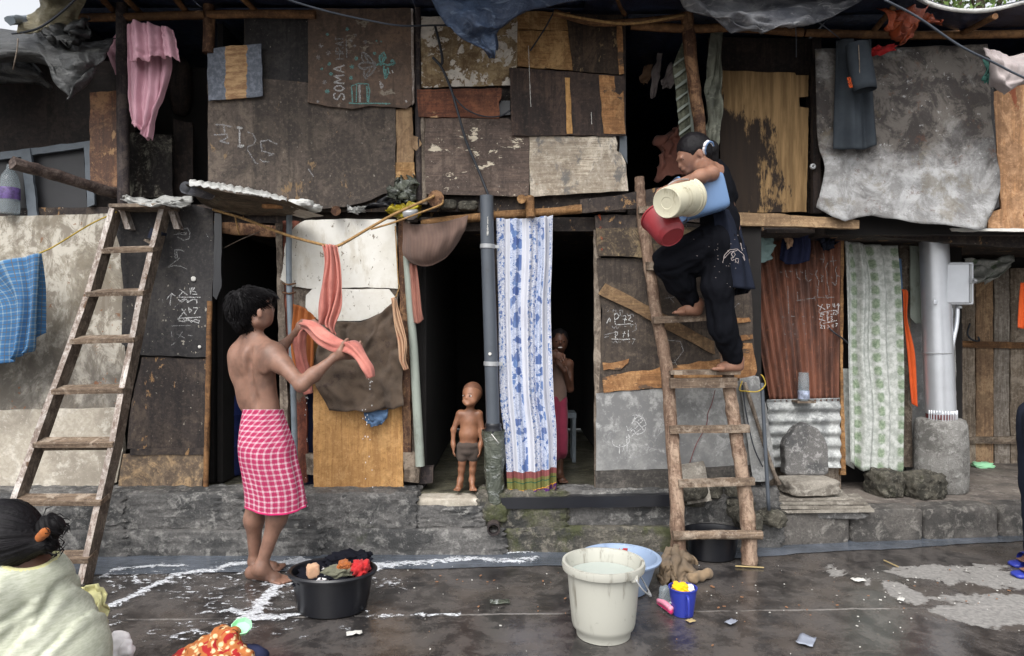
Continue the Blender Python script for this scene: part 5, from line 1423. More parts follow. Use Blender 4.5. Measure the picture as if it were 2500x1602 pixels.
strokes('chalk_writing', J([[(615, 1060), (740, 1130)], [(690, 1050), (640, 1170)], [(760, 1040), (775, 1120)], [(760, 1045), (810, 1050), (800, 1085), (775, 1090)], [(850, 1030), (860, 1075), (885, 1070)], [(880, 1030), (885, 1105)], [(935, 1190), (945, 1030), (915, 1075)], [(945, 1030), (960, 1075)], [(665, 1180), (775, 1155), (920, 1140)],
    [(640, 1180), (680, 1195), (650, 1235), (700, 1235)], [(700, 1180), (690, 1220), (725, 1200)], [(760, 1180), (790, 1180), (765, 1230)], [(820, 1205), (845, 1200)], [(870, 1170), (860, 1210), (895, 1205), (880, 1170)], [(905, 1165), (935, 1165), (910, 1220)], [(640, 1275), (740, 1310)], [(700, 1250), (650, 1350)], [(770, 1215), (775, 1320)], [(770, 1230), (800, 1240), (780, 1270)], [(815, 1240), (850, 1235), (830, 1270), (855, 1290), (820, 1310)], [(700, 1345), (780, 1330), (920, 1300)],
    [(650, 1370), (690, 1375), (660, 1420), (700, 1420)], [(705, 1370), (705, 1400), (735, 1395)], [(725, 1370), (725, 1430)], [(780, 1370), (800, 1400), (770, 1420)], [(850, 1360), (840, 1400), (870, 1400), (860, 1360)], [(890, 1350), (930, 1345), (905, 1400)]]), 4.9, M['chalk_white'], rst, w=.0065, dfun=df)
strokes('chalk_writing', J([[(705, 250), (720, 330), (700, 400)], [(650, 335), (720, 345)], [(850, 290), (865, 450)], [(810, 375), (915, 360)], [(775, 400), (740, 480), (765, 560), (765, 700), (790, 800), (800, 900)], [(915, 450), (895, 510), (915, 600), (905, 750)], [(910, 590), (970, 615)], [(610, 510), (585, 580), (635, 680), (630, 780), (600, 760)], [(620, 800), (620, 920)],
    [(20, 540), (65, 545)], [(165, 525), (230, 535)], [(340, 530), (390, 555)], [(495, 560), (545, 585)], [(115, 510), (130, 610), (165, 630)], [(275, 490), (300, 620), (345, 665)], [(425, 510), (430, 640), (470, 690), (520, 655)], [(285, 990), (415, 975)], [(440, 965), (580, 950)], [(300, 850), (310, 990)], [(600, 935), (740, 940), (880, 935)], [(730, 900), (785, 965)], [(780, 900), (740, 950)], [(575, 920), (580, 990)],
    [(660, 590), (710, 600), (670, 640), (700, 690), (670, 690)], [(830, 620), (850, 640)], [(840, 700), (900, 750)], [(60, 1240), (95, 1250)], [(200, 1235), (260, 1235)], [(370, 1240), (410, 1240)], [(535, 1240), (555, 1255)], [(150, 760), (165, 1200)], [(390, 1350), (415, 1360)], [(220, 1370), (240, 1350)], [(90, 1510), (115, 1515)], [(255, 1510), (270, 1515)], [(420, 1510), (440, 1515)]]), 4.9, M['chalk_grey'], rst, w=.006, dfun=df)
corr('corrugated_sheet', [(1872, 976), (2052, 972), (2052, 1142), (1880, 1140)], 4.90, .085, .012, M['white_tin'], shD, vert=False, label='whitish corrugated sheet at the bottom')
B('door_jamb', [(2052, 548), (2060, 548), (2058, 900), (2066, 1160), (2052, 1160)], 4.93, M['bamboo'], shD, th=.03)
bx('wall', shD, X_(1850, 4.46), X_(2055, 4.98), 4.99, 5.01, PH, 2.12, I_)
bx('side_wall', shD, X_(1850, 4.46), X_(1850, 4.46) + .03, 4.48, 4.98, LH, 2.06, I_)
bx('wall_footing', shD, X_(1870, 4.98), X_(2050, 4.98), 4.96, 4.98, PH, .46, M['greywood'])
# upper storey
bx('wall', shE, X_(2018, 4.54), xe, 4.53, 4.55, 2.02, 3.16, I_)
bx('upper_floor', shE, xd + .02, xe, 4.56, 6.3, 2.03, 2.08, M['dark_board'])
bx('overhang_floor', shD, X_(1846, 4.6) + .04, xd - .06, 4.52, 5.0, 2.03, 2.055, M['dark_board'])
def tin_fold(u, v):
    return (.004 * nz((u * 3, v * 3, 1), 2, 2), .022 * nz((u, v, 0), 3.5, 6) + .012 * nz((u, v, 3), 9, 6) + (.02 * nz((u * 9, 0, 0), 1, 5) * (v > .93)), .012 * nz((u * 14, 0, 0), 1, 5) * (v > .95))
cloth('tin_sheet', [[(1990, 120, 4.42), (2200, 116, 4.42), (2410, 108, 4.42)], [(1996, 330, 4.41), (2200, 330, 4.40), (2425, 330, 4.42)], [(2012, 410, 4.41), (2200, 450, 4.39), (2440, 450, 4.42)], [(1994, 508, 4.39), (2060, 540, 4.36), (2120, 528, 4.37), (2250, 545, 4.36), (2380, 560, 4.37), (2410, 558, 4.38)]], M['grey_tin'], shE, nu=44, nv=44, fold=tin_fold, solid=.004, label='large grey sheet, darker towards the top')
B('sheet_edge', [(2414, 115), (2424, 200), (2440, 505), (2408, 522), (2404, 300)], 4.44, M['black_board'], shE, th=.01)
B('wall_board', [(2424, 225), (2500, 200), (3200, 200), (3200, 556), (2500, 562), (2412, 556), (2412, 520), (2446, 510)], 4.46, M['tan_far'], shE, th=.014, label='orange-tan board')
B('floor_edge', [(2325, 556), (2500, 560), (3200, 560), (3200, 566), (2330, 564)], 4.44, M['paper'], shE, th=.03)
B('floor_joist', [(2100, 560), (3200, 570), (3200, 600), (2480, 605), (2100, 575)], 4.70, M['dark_board'], shE, th=.05)
# lower storey
bx('wall', shE, X_(2050, 5.3), X_(2344, 5.34), 5.32, 5.36, PH, 2.03, M['interior'])
B('wall_board', [(2100, 600), (2160, 600), (2160, 1130), (2110, 1140)], 5.28, M['interior_brown'], shE, th=.02)
B('wall_post', [(2196, 600), (2222, 600), (2228, 1140), (2200, 1140)], 5.2, M['greywood'], shE, th=.04)
B('wall_slab', [(2208, 640), (2330, 640), (2338, 1160), (2212, 1160)], 5.30, M['grey_sheet'], shE, th=.02)
B('pale_strip', [(2186, 630), (2200, 632), (2208, 760), (2192, 752)], 5.12, M['steel_blue'], shE, th=.006)
B('pale_panel', [(2222, 600), (2252, 602), (2254, 790), (2236, 790), (2223, 776)], 5.14, M['pale_green'], shE, th=.01)
bx('side_wall', shE, X_(2344, 5.34) - .05, X_(2344, 5.34) - .01, 5.365, 6.1, PH, 2.03, M['dark_board'])
# plank door at the back right
bx('wall', shE, X_(2190, 6.05), xe - .02, 6.12, 6.16, PH, 2.03, I_)
dr = thing('plank_door', 'weathered wooden plank door behind the white pole at the right edge', 'door', P(2440, 1135, 6.05))
px = 2226; random.seed(4)
mats = [wood('plank_worn', c(150, 136, 120), c(100, 88, 76), c(182, 170, 154), 'z', None, gs=1.2, bump=.5), wood('plank_tan', c(160, 130, 100), c(112, 90, 72), c(186, 158, 124), 'z', c(150, 96, 70), .68, 5), wood('plank_grey', c(150, 142, 132), c(108, 98, 88), c(184, 176, 166), 'z')]
for k in range(17):
    w_ = random.uniform(36, 46)
    B('plank', [(px + 1, 655), (px + w_ - 1.5, 655), (px + w_ - 1, 1132 + random.uniform(-5, 4)), (px + 1, 1132)], 6.05 + random.uniform(-.008, .008), mats[k % 3], dr, th=.02, warp=.01)
    px += w_
B('crossbar', [(2350, 832), (2500, 836), (3000, 840), (3000, 858), (2500, 852), (2350, 848)], 6.01, M['bamboo_dim'], dr, th=.03)
B('crossbar', [(2350, 1068), (2500, 1066), (3000, 1064), (3000, 1080), (2500, 1083), (2350, 1084)], 6.01, M['greywood_h'], dr, th=.03)
V, F = tube([P(2368, 790, 5.98), P(2362, 815, 5.97), P(2374, 830, 5.96), P(2390, 832, 5.97), P(2388, 822, 5.98)], .008, 8, n=20); mk('padlock_chain', V, F, M['cable'], dr, smooth=True)
B('door_post', [(2330, 790), (2350, 790), (2350, 1060), (2334, 1060)], 5.9, M['dark_post'], shE, th=.1)
# ---------------------------------------------------------------- tarps on the roofs
def crumple(a, f, seed, b=0):
    def fn(u, v):
        return (a * .5 * nz((u, v, 2), f, seed), a * nz((u, v, 0), f, seed + 3) + a * .4 * nz((u, v, 0), f * 2.7, seed + 5), a * .5 * nz((u, v, 5), f, seed + 7))
    return fn
cloth('tarpaulin', [[(-300, 60, 4.3), (40, 70, 4.25), (110, 82, 4.2), (200, 100, 4.25), (285, 95, 4.3)], [(-300, 130, 4.0), (40, 110, 4.05), (120, 130, 4.0), (200, 140, 4.0), (262, 125, 4.1)], [(-300, 190, 3.95), (60, 130, 4.0), (140, 185, 3.96), (195, 185, 3.98), (240, 165, 4.05)], [(-300, 200, 4.1), (85, 150, 4.1), (158, 233, 3.95), (170, 237, 3.95), (215, 200, 4.05)]],
      M['tarp_dark'], None, 34, 26, crumple(.05, 5, 3), .004, label='dark grey tarpaulin hanging in a point below the left end of the roof', cat='tarpaulin')
cloth('tarpaulin', [[(120, -60, 4.2), (170, -50, 4.2), (230, -60, 4.25)], [(100, 10, 4.15), (140, 30, 4.1), (196, 25, 4.2)], [(60, 50, 4.1), (120, 62, 4.05), (190, 60, 4.2)], [(46, 76, 4.1), (95, 82, 4.05), (170, 108, 4.15)]],
      M['tarp_cream'], None, 22, 22, crumple(.06, 4, 8), .004, label='cream plastic sacking draped over the left roof corner', cat='tarpaulin')
cloth('tarpaulin', [[(105, 70, 4.02), (160, 62, 4.05), (215, 40, 4.1)], [(110, 90, 3.98), (165, 92, 4.0), (215, 70, 4.08)], [(130, 105, 4.0), (170, 112, 3.98), (210, 100, 4.1)]],
      M['tarp_dark'], None, 20, 16, crumple(.09, 5, 18), .004, label='crumpled dark plastic bundle above the pointed tarpaulin', cat='plastic bundle')
cloth('tarpaulin', [[(-300, 90, 4.4), (20, 80, 4.35), (60, 110, 4.35)], [(-300, 170, 4.25), (20, 160, 4.2), (110, 190, 4.25)], [(-300, 220, 4.3), (30, 200, 4.3), (120, 225, 4.4)]],
      M['tarp_dark'], None, 20, 16, crumple(.07, 4, 28), .004, label='black plastic hanging behind the pointed tarpaulin at the left edge', cat='tarpaulin')
pole('roof_pole', [(24, 50, 3.9), (60, 48, 4.2), (120, 46, 4.6)], .026, M['galv'], None, label='grey pole end poking out of the roof against the sky', cat='pole')
rope('rope', [(190, -8, 4.0), (150, 30, 4.0), (100, 66, 4.0), (62, 78, 4.05), (30, 82, 4.1)], .007, M['cable'], None, label='dark rope over the cream sacking at the top left', cat='rope')
rope('rope', [(44, 95, 4.0), (42, 120, 3.98), (36, 150, 3.98), (32, 170, 4.0)], .004, M['greywood'], None, label='frayed string hanging at the top left corner', cat='string')
cloth('tarpaulin', [[(1030, -60, 4.0), (1200, -70, 4.0), (1560, -70, 4.05)], [(1050, -5, 3.9), (1220, -10, 3.88), (1500, -10, 4.0)], [(1085, 55, 3.88), (1200, 50, 3.85), (1340, 14, 3.98)], [(1130, 92, 3.92), (1190, 88, 3.9), (1225, 52, 3.98)], [(1198, 132, 3.95), (1204, 136, 3.94), (1210, 128, 3.96)]],
      M['tarp_blue'], None, 36, 30, crumple(.07, 4, 38), .004, label='blue plastic sheet hanging in a point from the eaves', cat='tarpaulin')
cloth('tarpaulin', [[(1560, -120, 4.4), (1850, -120, 4.4), (2300, -120, 4.4)], [(1600, -60, 4.2), (1850, -50, 4.15), (2230, -50, 4.2)], [(1640, -12, 4.05), (1830, 20, 3.98), (2130, -10, 4.1)], [(1690, 16, 4.0), (1840, 50, 3.92), (2080, 15, 4.05)], [(1740, 46, 3.98), (1860, 68, 3.92), (2010, 50, 4.0)], [(1788, 78, 3.98), (1860, 72, 3.94), (1945, 52, 4.0)]],
      M['tarp_grey'], None, 44, 34, crumple(.075, 5, 48), .004, label='pale grey plastic sheet sagging over the eaves right of centre', cat='tarpaulin')
V, F = tube([P(*p) for p in ((2200, -30, 4.2), (2262, 6, 4.15), (2330, 24, 4.1), (2400, 26, 4.1), (2460, 16, 4.1), (2560, -10, 4.1))], [.012, .014, .012, .014, .012, .01], 8, n=40)
mk('edge_glint', V, F, M['white_sheet'], smooth=True, label='white tube standing for the glint along the plastic edge at the top right', cat='plastic sheet')  # white tube stands in for the glint on the tarp edge
cloth('tarpaulin', [[(2190, -28, 4.2), (2330, 20, 4.12), (2400, 22, 4.12), (2580, -16, 4.12)], [(2180, 20, 4.3), (2330, 50, 4.25), (2400, 46, 4.25), (2600, 30, 4.25)], [(2180, 40, 4.4), (2330, 70, 4.4), (2400, 66, 4.4), (2600, 60, 4.4)]],
      M['tarp_navy'], None, 30, 12, crumple(.03, 4, 58), .004, label='dark blue plastic lining sagging below the white edge glint at the top right', cat='tarpaulin')
cloth('plastic_sheet', [[(2150, 18, 4.15), (2205, 22, 4.1), (2262, 26, 4.15)], [(2165, 60, 4.1), (2205, 62, 4.06), (2240, 60, 4.1)], [(2176, 80, 4.12), (2206, 84, 4.06), (2236, 78, 4.12)], [(2198, 104, 4.12), (2206, 108, 4.1), (2212, 104, 4.12)]],
      M['orange_plastic'], None, 20, 18, crumple(.08, 4, 68), .003, label='rust-orange plastic bag hanging under the right eaves', cat='plastic bag')
cloth('plastic_sheet', [[(2236, 30, 4.2), (2270, 36, 4.2), (2300, 56, 4.2)], [(2236, 50, 4.2), (2262, 54, 4.2), (2296, 60, 4.2)]], M['orange_plastic'], None, 14, 8, crumple(.05, 4, 70), .003, label='loose orange plastic flap beside the hanging rust-orange bag', cat='plastic flap')
cloth('red_rag', [[(2122, 122, 4.38), (2150, 112, 4.37), (2184, 108, 4.38)], [(2124, 132, 4.38), (2150, 134, 4.36), (2186, 122, 4.38)]], M['red_cloth'], None, 14, 8, crumple(.03, 4, 71), .003, label='red rag tucked on top of the grey tin sheet', cat='rag')

# tree behind the roofs
tr = thing('tree', 'green tree showing just above the roof edge at the top right', 'tree', (6.6, 9.6, 0))
V, F = tube([(6.6, 9.6, 0), (6.65, 9.6, 2.5), (6.5, 9.55, 4.4), (6.6, 9.6, 6.2)], [.16, .13, .1, .05], 10, .2, 20); mk('trunk', V, F, M['bark'], tr, smooth=True)
lv_ = []; random.seed(3)
for k in range(26):
    a = random.random() * 6.28; r0 = random.uniform(.3, 1.3)
    q = np.array((6.5 + r0 * math.cos(a), 9.5 + r0 * .9 * math.sin(a), random.uniform(5.2, 7.2)))
    mk('branch', *tube([(6.55, 9.6, random.uniform(4.2, 5.4)), q], [.03, .01], 5), M['bark'], tr)
    for j in range(130):
        p = q + np.array([random.gauss(0, .24) for _ in range(3)])
        u = np.array([random.gauss(0, 1) for _ in range(3)]); u /= np.linalg.norm(u); w = np.cross(u, [random.gauss(0, 1) for _ in range(3)]); w /= np.linalg.norm(w)
        lv_.append(([p - u * .05, p + w * .022, p + u * .05, p - w * .022], [(0, 1, 2, 3)]))
mk('crown', *join(lv_), M['leaf'], tr)

# ---------------------------------------------------------------- cables and lines
rope('power_cable', [(1062, 62, 4.36), (1076, 120, 4.36), (1080, 150, 4.36), (1074, 158, 4.36), (1062, 146, 4.35), (1058, 142, 4.34), (1078, 165, 4.34), (1100, 215, 4.33), (1118, 275, 4.33), (1140, 350, 4.35), (1170, 420, 4.35), (1192, 476, 4.34), (1198, 490, 4.36)], .0085, M['cable'], None, label='thick black cable running down the patchwork boards to the downpipe', cat='cable')
rope('power_cable', [(1100, 215, 4.34), (1112, 240, 4.33), (1140, 268, 4.33), (1180, 284, 4.34), (1220, 284, 4.35), (1246, 270, 4.36)], .005, M['cable'], None, label='thin black cable branching across the red-brown plank', cat='cable')
rope('power_cable', [(1355, 24, 4.3), (1330, 70, 4.34), (1300, 116, 4.36), (1294, 124, 4.37)], .0055, M['cable'], None, label='short black cable slanting down the tan boards', cat='cable')
rope('overhead_wire', [(640, -30, 3.6), (700, -2, 3.7), (800, 28, 3.8), (900, 50, 3.9), (980, 63, 4.0), (1060, 62, 4.2), (1110, 62, 4.36)], .006, M['wire_dim'], None, label='grey overhead wire sagging across the top of the flower drawing', cat='wire')
rope('overhead_wire', [(2160, 0, 3.7), (2240, 42, 3.75), (2340, 110, 3.8), (2420, 150, 3.85), (2520, 198, 3.9), (2700, 260, 4.0)], .0065, M['wire_dim'], None, label='grey overhead wire slanting down to the right edge', cat='wire')
rope('thin_string', [(1995, 52, 4.1), (2030, 78, 4.2), (2052, 96, 4.38)], .003, M['wire_dim'], None, label='thin string from the eaves to the hanging jeans', cat='string')
rope('thin_string', [(1942, 62, 4.3), (1944, 100, 4.35), (1944, 140, 4.4)], .003, M['wire_dim'], None, label='thin string hanging above the scorched plywood door', cat='string')
rope('eaves_rope', [(1352, 30, 4.2), (1440, 48, 4.2), (1520, 58, 4.2), (1590, 52, 4.2), (1672, 36, 4.25)], .009, M['rope_tan'], None, label='brown rope sagging under the eaves left of the reddish post', cat='rope')
cl1 = rope('clothesline', [(520, 512, 4.36), (600, 536, 4.2), (700, 574, 4.02), (792, 599, 3.98), (812, 602, 3.98), (835, 596, 3.98), (900, 558, 4.02), (965, 522, 4.06), (1050, 484, 4.1), (1058, 478, 4.12)], .0085, M['rope_tan'], None, label='thick tan clothesline carrying the salmon cloth', cat='clothesline')
rope('clothesline', [(905, 560, 4.0), (965, 542, 4.02), (1030, 518, 4.06), (1076, 500, 4.1), (1082, 488, 4.1)], .006, M['rope_tan'], None, label='second tan rope tied to the log end right of the clothesline', cat='rope')
rope('rope_tail', [(574, 528, 4.22), (578, 548, 4.2), (584, 574, 4.2)], .005, M['rope_tan'], None, label='knotted rope tail hanging from the clothesline above the first doorway', cat='rope')
rope('white_string', [(546, 606, 4.45), (590, 584, 4.45), (634, 566, 4.46)], .003, M['greywood'], None, label='pale string slanting across the first dark doorway', cat='string')
rope('laundry_line', [(-60, 690, 4.3), (0, 660, 4.26), (100, 617, 4.2), (135, 600, 4.2), (220, 548, 4.25), (285, 518, 4.32)], .005, M['rope_yellow'], None, label='yellow cord from the left ladder to the blue checked cloth', cat='clothesline')
rope('rope_tail', [(965, 552, 4.3), (972, 680, 4.3), (975, 700, 4.3), (965, 728, 4.3)], .004, M['rope_tan'], None, label='thin tan string tied beside the upper white panel', cat='string')

# ---------------------------------------------------------------- laundry and curtains
def sinfold(n, a, ph=0, grow=0.0, b=.3, top=1.0):
    def fn(u, v):
        k = a * (top + (1 - top) * v + grow * v)
        return (0, k * math.sin(n * 6.283 * u + ph + .6 * math.sin(v * 3 + u * 4)) + k * b * math.sin(n * 2.3 * 6.283 * u + 1.3 + v * 2), 0)
    return fn
def pinkfold(u, v):
    return (.006 * nz((u * 4, v * 3, 0), 2, 1), .022 * math.sin(u * 20 + .5) + .01 * math.sin(u * 47) + .01 * nz((u, v, 0), 9, 2), .018 * nz((u * 22, 0, 0), 1, 2) * (v > .85))
cloth('towel', [[(308, 58, 4.22), (345, 56, 4.2), (386, 66, 4.22), (412, 78, 4.22)], [(310, 150, 4.25), (350, 160, 4.24), (390, 170, 4.24), (414, 155, 4.24)], [(312, 240, 4.25), (345, 245, 4.24), (385, 235, 4.24), (402, 215, 4.24)], [(316, 275, 4.25), (345, 300, 4.24), (368, 290, 4.24), (378, 275, 4.24)], [(322, 300, 4.25), (340, 318, 4.24), (356, 338, 4.24), (366, 338, 4.24)]], M['pink_towel'], None, 44, 54, pinkfold, .006, label='long pink ribbed towel hanging beside the left post', cat='towel')
cloth('towel', [[(310, 56, 4.17), (345, 54, 4.15), (388, 64, 4.17), (418, 70, 4.17)], [(313, 100, 4.15), (350, 104, 4.12), (390, 100, 4.14), (428, 112, 4.14)], [(316, 146, 4.16), (352, 146, 4.13), (394, 138, 4.14), (434, 146, 4.14)]], M['pink_towel'], None, 44, 26, pinkfold, .006, label='short pink towel fold lying over the long pink towel', cat='towel')
cloth('towel', [[(296, 66, 4.42), (316, 70, 4.42)], [(268, 110, 4.41), (310, 112, 4.41)], [(262, 122, 4.41), (290, 124, 4.41), (316, 120, 4.42)], [(270, 150, 4.42), (300, 150, 4.42), (318, 150, 4.42)], [(282, 182, 4.42), (300, 184, 4.42), (318, 170, 4.42)]], M['pink_towel'], None, 20, 24, crumple(.02, 4, 3), .006, label='ragged pink towel end showing left of the dark post', cat='towel')
V, F = rock(P(442, 212, 4.95), (.16, .12, .42), 4, 8, .08, 2.4); mk('sack', V, F, M['interior_brown'], smooth=True, label='dim brown bundle hanging in the upper left opening', cat='bundle')

cloth('checked_cloth', [[(-260, 715, 4.22), (-120, 690, 4.2), (0, 640, 4.18), (60, 626, 4.17), (99, 618, 4.17)], [(-260, 800, 4.24), (0, 740, 4.2), (60, 732, 4.19), (92, 728, 4.19)], [(-260, 860, 4.25), (0, 850, 4.22), (50, 842, 4.21), (84, 836, 4.2)], [(-260, 900, 4.25), (0, 888, 4.22), (40, 872, 4.21), (76, 858, 4.2)]], M['blue_check'], None, 44, 36, sinfold(3, .014, .5, 1.2), .004, label='blue checked cloth hanging on the yellow cord at the left edge', cat='cloth')
cloth('checked_cloth', [[(94, 616, 4.22), (101, 618, 4.24)], [(94, 700, 4.24), (112, 700, 4.27)], [(86, 800, 4.24), (113, 802, 4.28)], [(84, 826, 4.25), (113, 812, 4.28)]], M['blue_check'], None, 10, 24, None, .004, label='rear fold of the blue checked cloth behind its front edge', cat='cloth')

def salm(u, v): return (.004 * math.sin(v * 9 + u * 5), .016 * math.sin(u * 22 + v * 2) + .008 * math.sin(u * 9 + v * 6), 0)
cloth('scarf', [[(787, 598, 3.965), (800, 597, 3.955), (812, 598, 3.955), (824, 600, 3.965)], [(790, 640, 3.96), (806, 640, 3.945), (820, 640, 3.95), (830, 642, 3.96)], [(784, 700, 3.97), (802, 700, 3.95), (822, 700, 3.95), (834, 700, 3.96)], [(778, 750, 3.97), (800, 752, 3.955), (812, 752, 3.96), (836, 752, 3.965)], [(776, 785, 3.97), (792, 782, 3.96), (806, 790, 3.965), (818, 800, 3.97)], [(780, 792, 3.97), (790, 795, 3.97), (812, 806, 3.97), (822, 800, 3.97)], [(808, 800, 3.97), (814, 808, 3.97), (818, 816, 3.97), (821, 822, 3.97)]][:5] + [[(774, 790, 3.97), (796, 796, 3.96), (812, 812, 3.965), (820, 820, 3.97)]], M['salmon'], None, 34, 44, salm, .005, label='salmon pink wet cloth hanging on the tan clothesline', cat='cloth')
cloth('rust_cloth', [[(714, 742, 4.33), (740, 750, 4.32), (772, 776, 4.33)], [(706, 800, 4.33), (735, 800, 4.31), (768, 800, 4.33)], [(704, 860, 4.33), (735, 870, 4.31), (766, 880, 4.33)], [(722, 920, 4.33), (740, 930, 4.32), (762, 930, 4.33)]], M['rust_cloth'], None, 26, 24, sinfold(4, .012), .004, label='rust-brown cloth hanging behind the boy beside the burlap', cat='cloth')
cloth('burlap_sheet', [[(796, 784, 4.33), (840, 786, 4.32), (882, 784, 4.32), (925, 766, 4.32), (962, 738, 4.33)], [(778, 830, 4.32), (840, 850, 4.31), (900, 850, 4.31), (972, 820, 4.32)], [(768, 920, 4.32), (850, 930, 4.31), (920, 925, 4.31), (982, 900, 4.32)], [(800, 1000, 4.32), (860, 1008, 4.31), (930, 1000, 4.31), (984, 985, 4.32)]], M['burlap'], None, 40, 40, crumple(.06, 4, 9), .005, label='brown burlap sack spread over the door panel behind the scarf', cat='sacking')
cloth('scarf', [[(885, 1006, 4.35), (905, 1004, 4.34), (948, 998, 4.35)], [(892, 1022, 4.34), (915, 1028, 4.33), (945, 1018, 4.34)], [(896, 1036, 4.34), (912, 1040, 4.33), (930, 1038, 4.34)]], M['steel_blue'], None, 16, 12, crumple(.03, 4, 13), .004, label='small blue rag showing below the burlap sack', cat='rag')
cloth('twisted_rag', [[(955, 728, 4.28), (962, 726, 4.27), (968, 732, 4.28)], [(960, 780, 4.27), (968, 780, 4.25), (980, 782, 4.27)], [(972, 836, 4.27), (982, 834, 4.25), (994, 842, 4.27)], [(974, 880, 4.27), (984, 880, 4.25), (992, 878, 4.27)], [(984, 900, 4.27), (990, 904, 4.26), (996, 900, 4.27)]], M['beige_cloth'], None, 22, 34, salm, .005, label='twisted beige and pink rag hanging beside the burlap', cat='rag')
def bagf(u, v): return (0, -.07 * math.sin(math.pi * u) * math.sin(math.pi * min(1, v * 1.1)) + .006 * math.sin(u * 30), 0)
cloth('draped_cloth', [[(984, 540, 4.30), (1010, 548, 4.28), (1060, 546, 4.28), (1110, 536, 4.3), (1143, 526, 4.32)], [(984, 580, 4.3), (1020, 590, 4.26), (1070, 586, 4.26), (1110, 570, 4.28), (1140, 545, 4.31)], [(984, 618, 4.3), (1020, 630, 4.26), (1060, 626, 4.26), (1100, 605, 4.28), (1138, 555, 4.31)], [(1000, 640, 4.3), (1030, 650, 4.27), (1060, 646, 4.27), (1098, 620, 4.29), (1136, 562, 4.31)]], M['brown_cloth'], None, 36, 26, bagf, .005, label='brown striped cloth slung like a pouch from the lintel pole', cat='cloth')
cloth('hanging_cloth', [[(1000, 642, 4.34), (1018, 648, 4.33)], [(1000, 700, 4.34), (1024, 700, 4.32)], [(1002, 760, 4.34), (1030, 760, 4.32)], [(1004, 784, 4.34), (1020, 790, 4.33), (1034, 780, 4.33)]], M['dusky_pink'], None, 18, 26, sinfold(2, .01), .004, label='dusky pink cloth hanging below the brown pouch cloth', cat='cloth')

def curt(u, v):
    a = .018 + .006 * v
    ph = .5 * math.sin(v * 2.2)
    pinch = 1.0 + 2.2 * max(0, u - .72)
    return (.006 * math.sin(v * 7 + u * 3), -a * math.sin(u * 26 + ph) * pinch * .8 - .007 * math.sin(u * 61 + 1 + v), .008 * math.sin(u * 26) * (v > .97))
cloth('flower_curtain', [[(1211, 533, 4.33), (1260, 534, 4.31), (1310, 530, 4.31), (1349, 526, 4.33)], [(1211, 640, 4.33), (1260, 640, 4.3), (1315, 640, 4.3), (1349, 640, 4.33)], [(1216, 760, 4.33), (1262, 760, 4.3), (1310, 760, 4.3), (1345, 760, 4.33)], [(1222, 960, 4.33), (1270, 960, 4.3), (1310, 960, 4.3), (1349, 960, 4.33)], [(1232, 1060, 4.33), (1275, 1060, 4.3), (1320, 1060, 4.3), (1356, 1060, 4.33)], [(1238, 1216, 4.33), (1280, 1220, 4.3), (1325, 1212, 4.3), (1358, 1196, 4.33)]], M['flower_curtain'], None, 110, 90, curt, .002, ulen=.37, label='white curtain with blue flowers and a striped red, olive and purple hem', cat='curtain')
def curt2(u, v):
    return (.008 * math.sin(v * 6 + u * 5), -.024 * math.sin(u * 19 + .8 * math.sin(v * 2) + 1) - .008 * math.sin(u * 44 + v * 3), .012 * math.sin(u * 19) * (v > .96))
cloth('leaf_curtain', [[(2058, 586, 5.0), (2110, 596, 4.98), (2190, 600, 5.0)], [(2060, 700, 5.0), (2130, 700, 4.98), (2194, 700, 5.0)], [(2066, 860, 5.0), (2130, 860, 4.98), (2198, 860, 5.0)], [(2072, 1000, 5.0), (2140, 1000, 4.97), (2202, 1000, 5.0)], [(2074, 1130, 5.0), (2110, 1148, 4.96), (2160, 1154, 4.97), (2204, 1148, 5.0)]], M['green_curtain'], None, 80, 70, curt2, .003, label='pale curtain with rows of green leaves beside the rusty sheet', cat='curtain')
cloth('leaf_curtain', [[(2056, 900, 5.06), (2074, 900, 5.04)], [(2058, 1000, 5.06), (2080, 1000, 5.04)], [(2062, 1132, 5.06), (2086, 1146, 5.04)]], M['green_curtain'], None, 12, 20, None, .003, label='rear edge of green leaf curtain sticking out at its lower left', cat='curtain')
cloth('canvas_strip', [[(1738, 60, 4.43), (1765, 64, 4.43)], [(1728, 170, 4.42), (1764, 170, 4.41)], [(1720, 220, 4.42), (1762, 220, 4.41)], [(1726, 290, 4.42), (1760, 290, 4.41)], [(1724, 340, 4.42), (1756, 345, 4.41)], [(1728, 400, 4.42), (1748, 402, 4.42)]], M['canvas_green'], None, 16, 40, crumple(.05, 5, 4), .004, label='grey-green canvas strip hanging beside the reddish post', cat='canvas')
cloth('hanging_clothes', [[(1606, 130, 4.95), (1616, 132, 4.95)], [(1592, 180, 4.95), (1612, 180, 4.94)], [(1586, 240, 4.95), (1600, 236, 4.94)]], M['grey_cloth'], None, 10, 20, crumple(.03, 4, 1), .004, label='pale garment hanging in the dark upper opening', cat='garment')
cloth('hanging_clothes', [[(1574, 160, 5.2), (1594, 150, 5.2)], [(1562, 190, 5.2), (1590, 186, 5.2)], [(1566, 206, 5.2), (1580, 204, 5.2)]], M['beige_cloth'], None, 10, 16, crumple(.03, 4, 2), .004, label='tan garment hanging furthest left in the dark upper opening', cat='garment')
cloth('hanging_clothes', [[(1640, 150, 4.9), (1650, 180, 4.9)], [(1614, 196, 4.9), (1642, 210, 4.9)], [(1618, 214, 4.9), (1634, 216, 4.9)]], M['grey_cloth'], None, 12, 16, crumple(.05, 4, 3), .004, label='grey garment hanging next to the lattice panel', cat='garment')
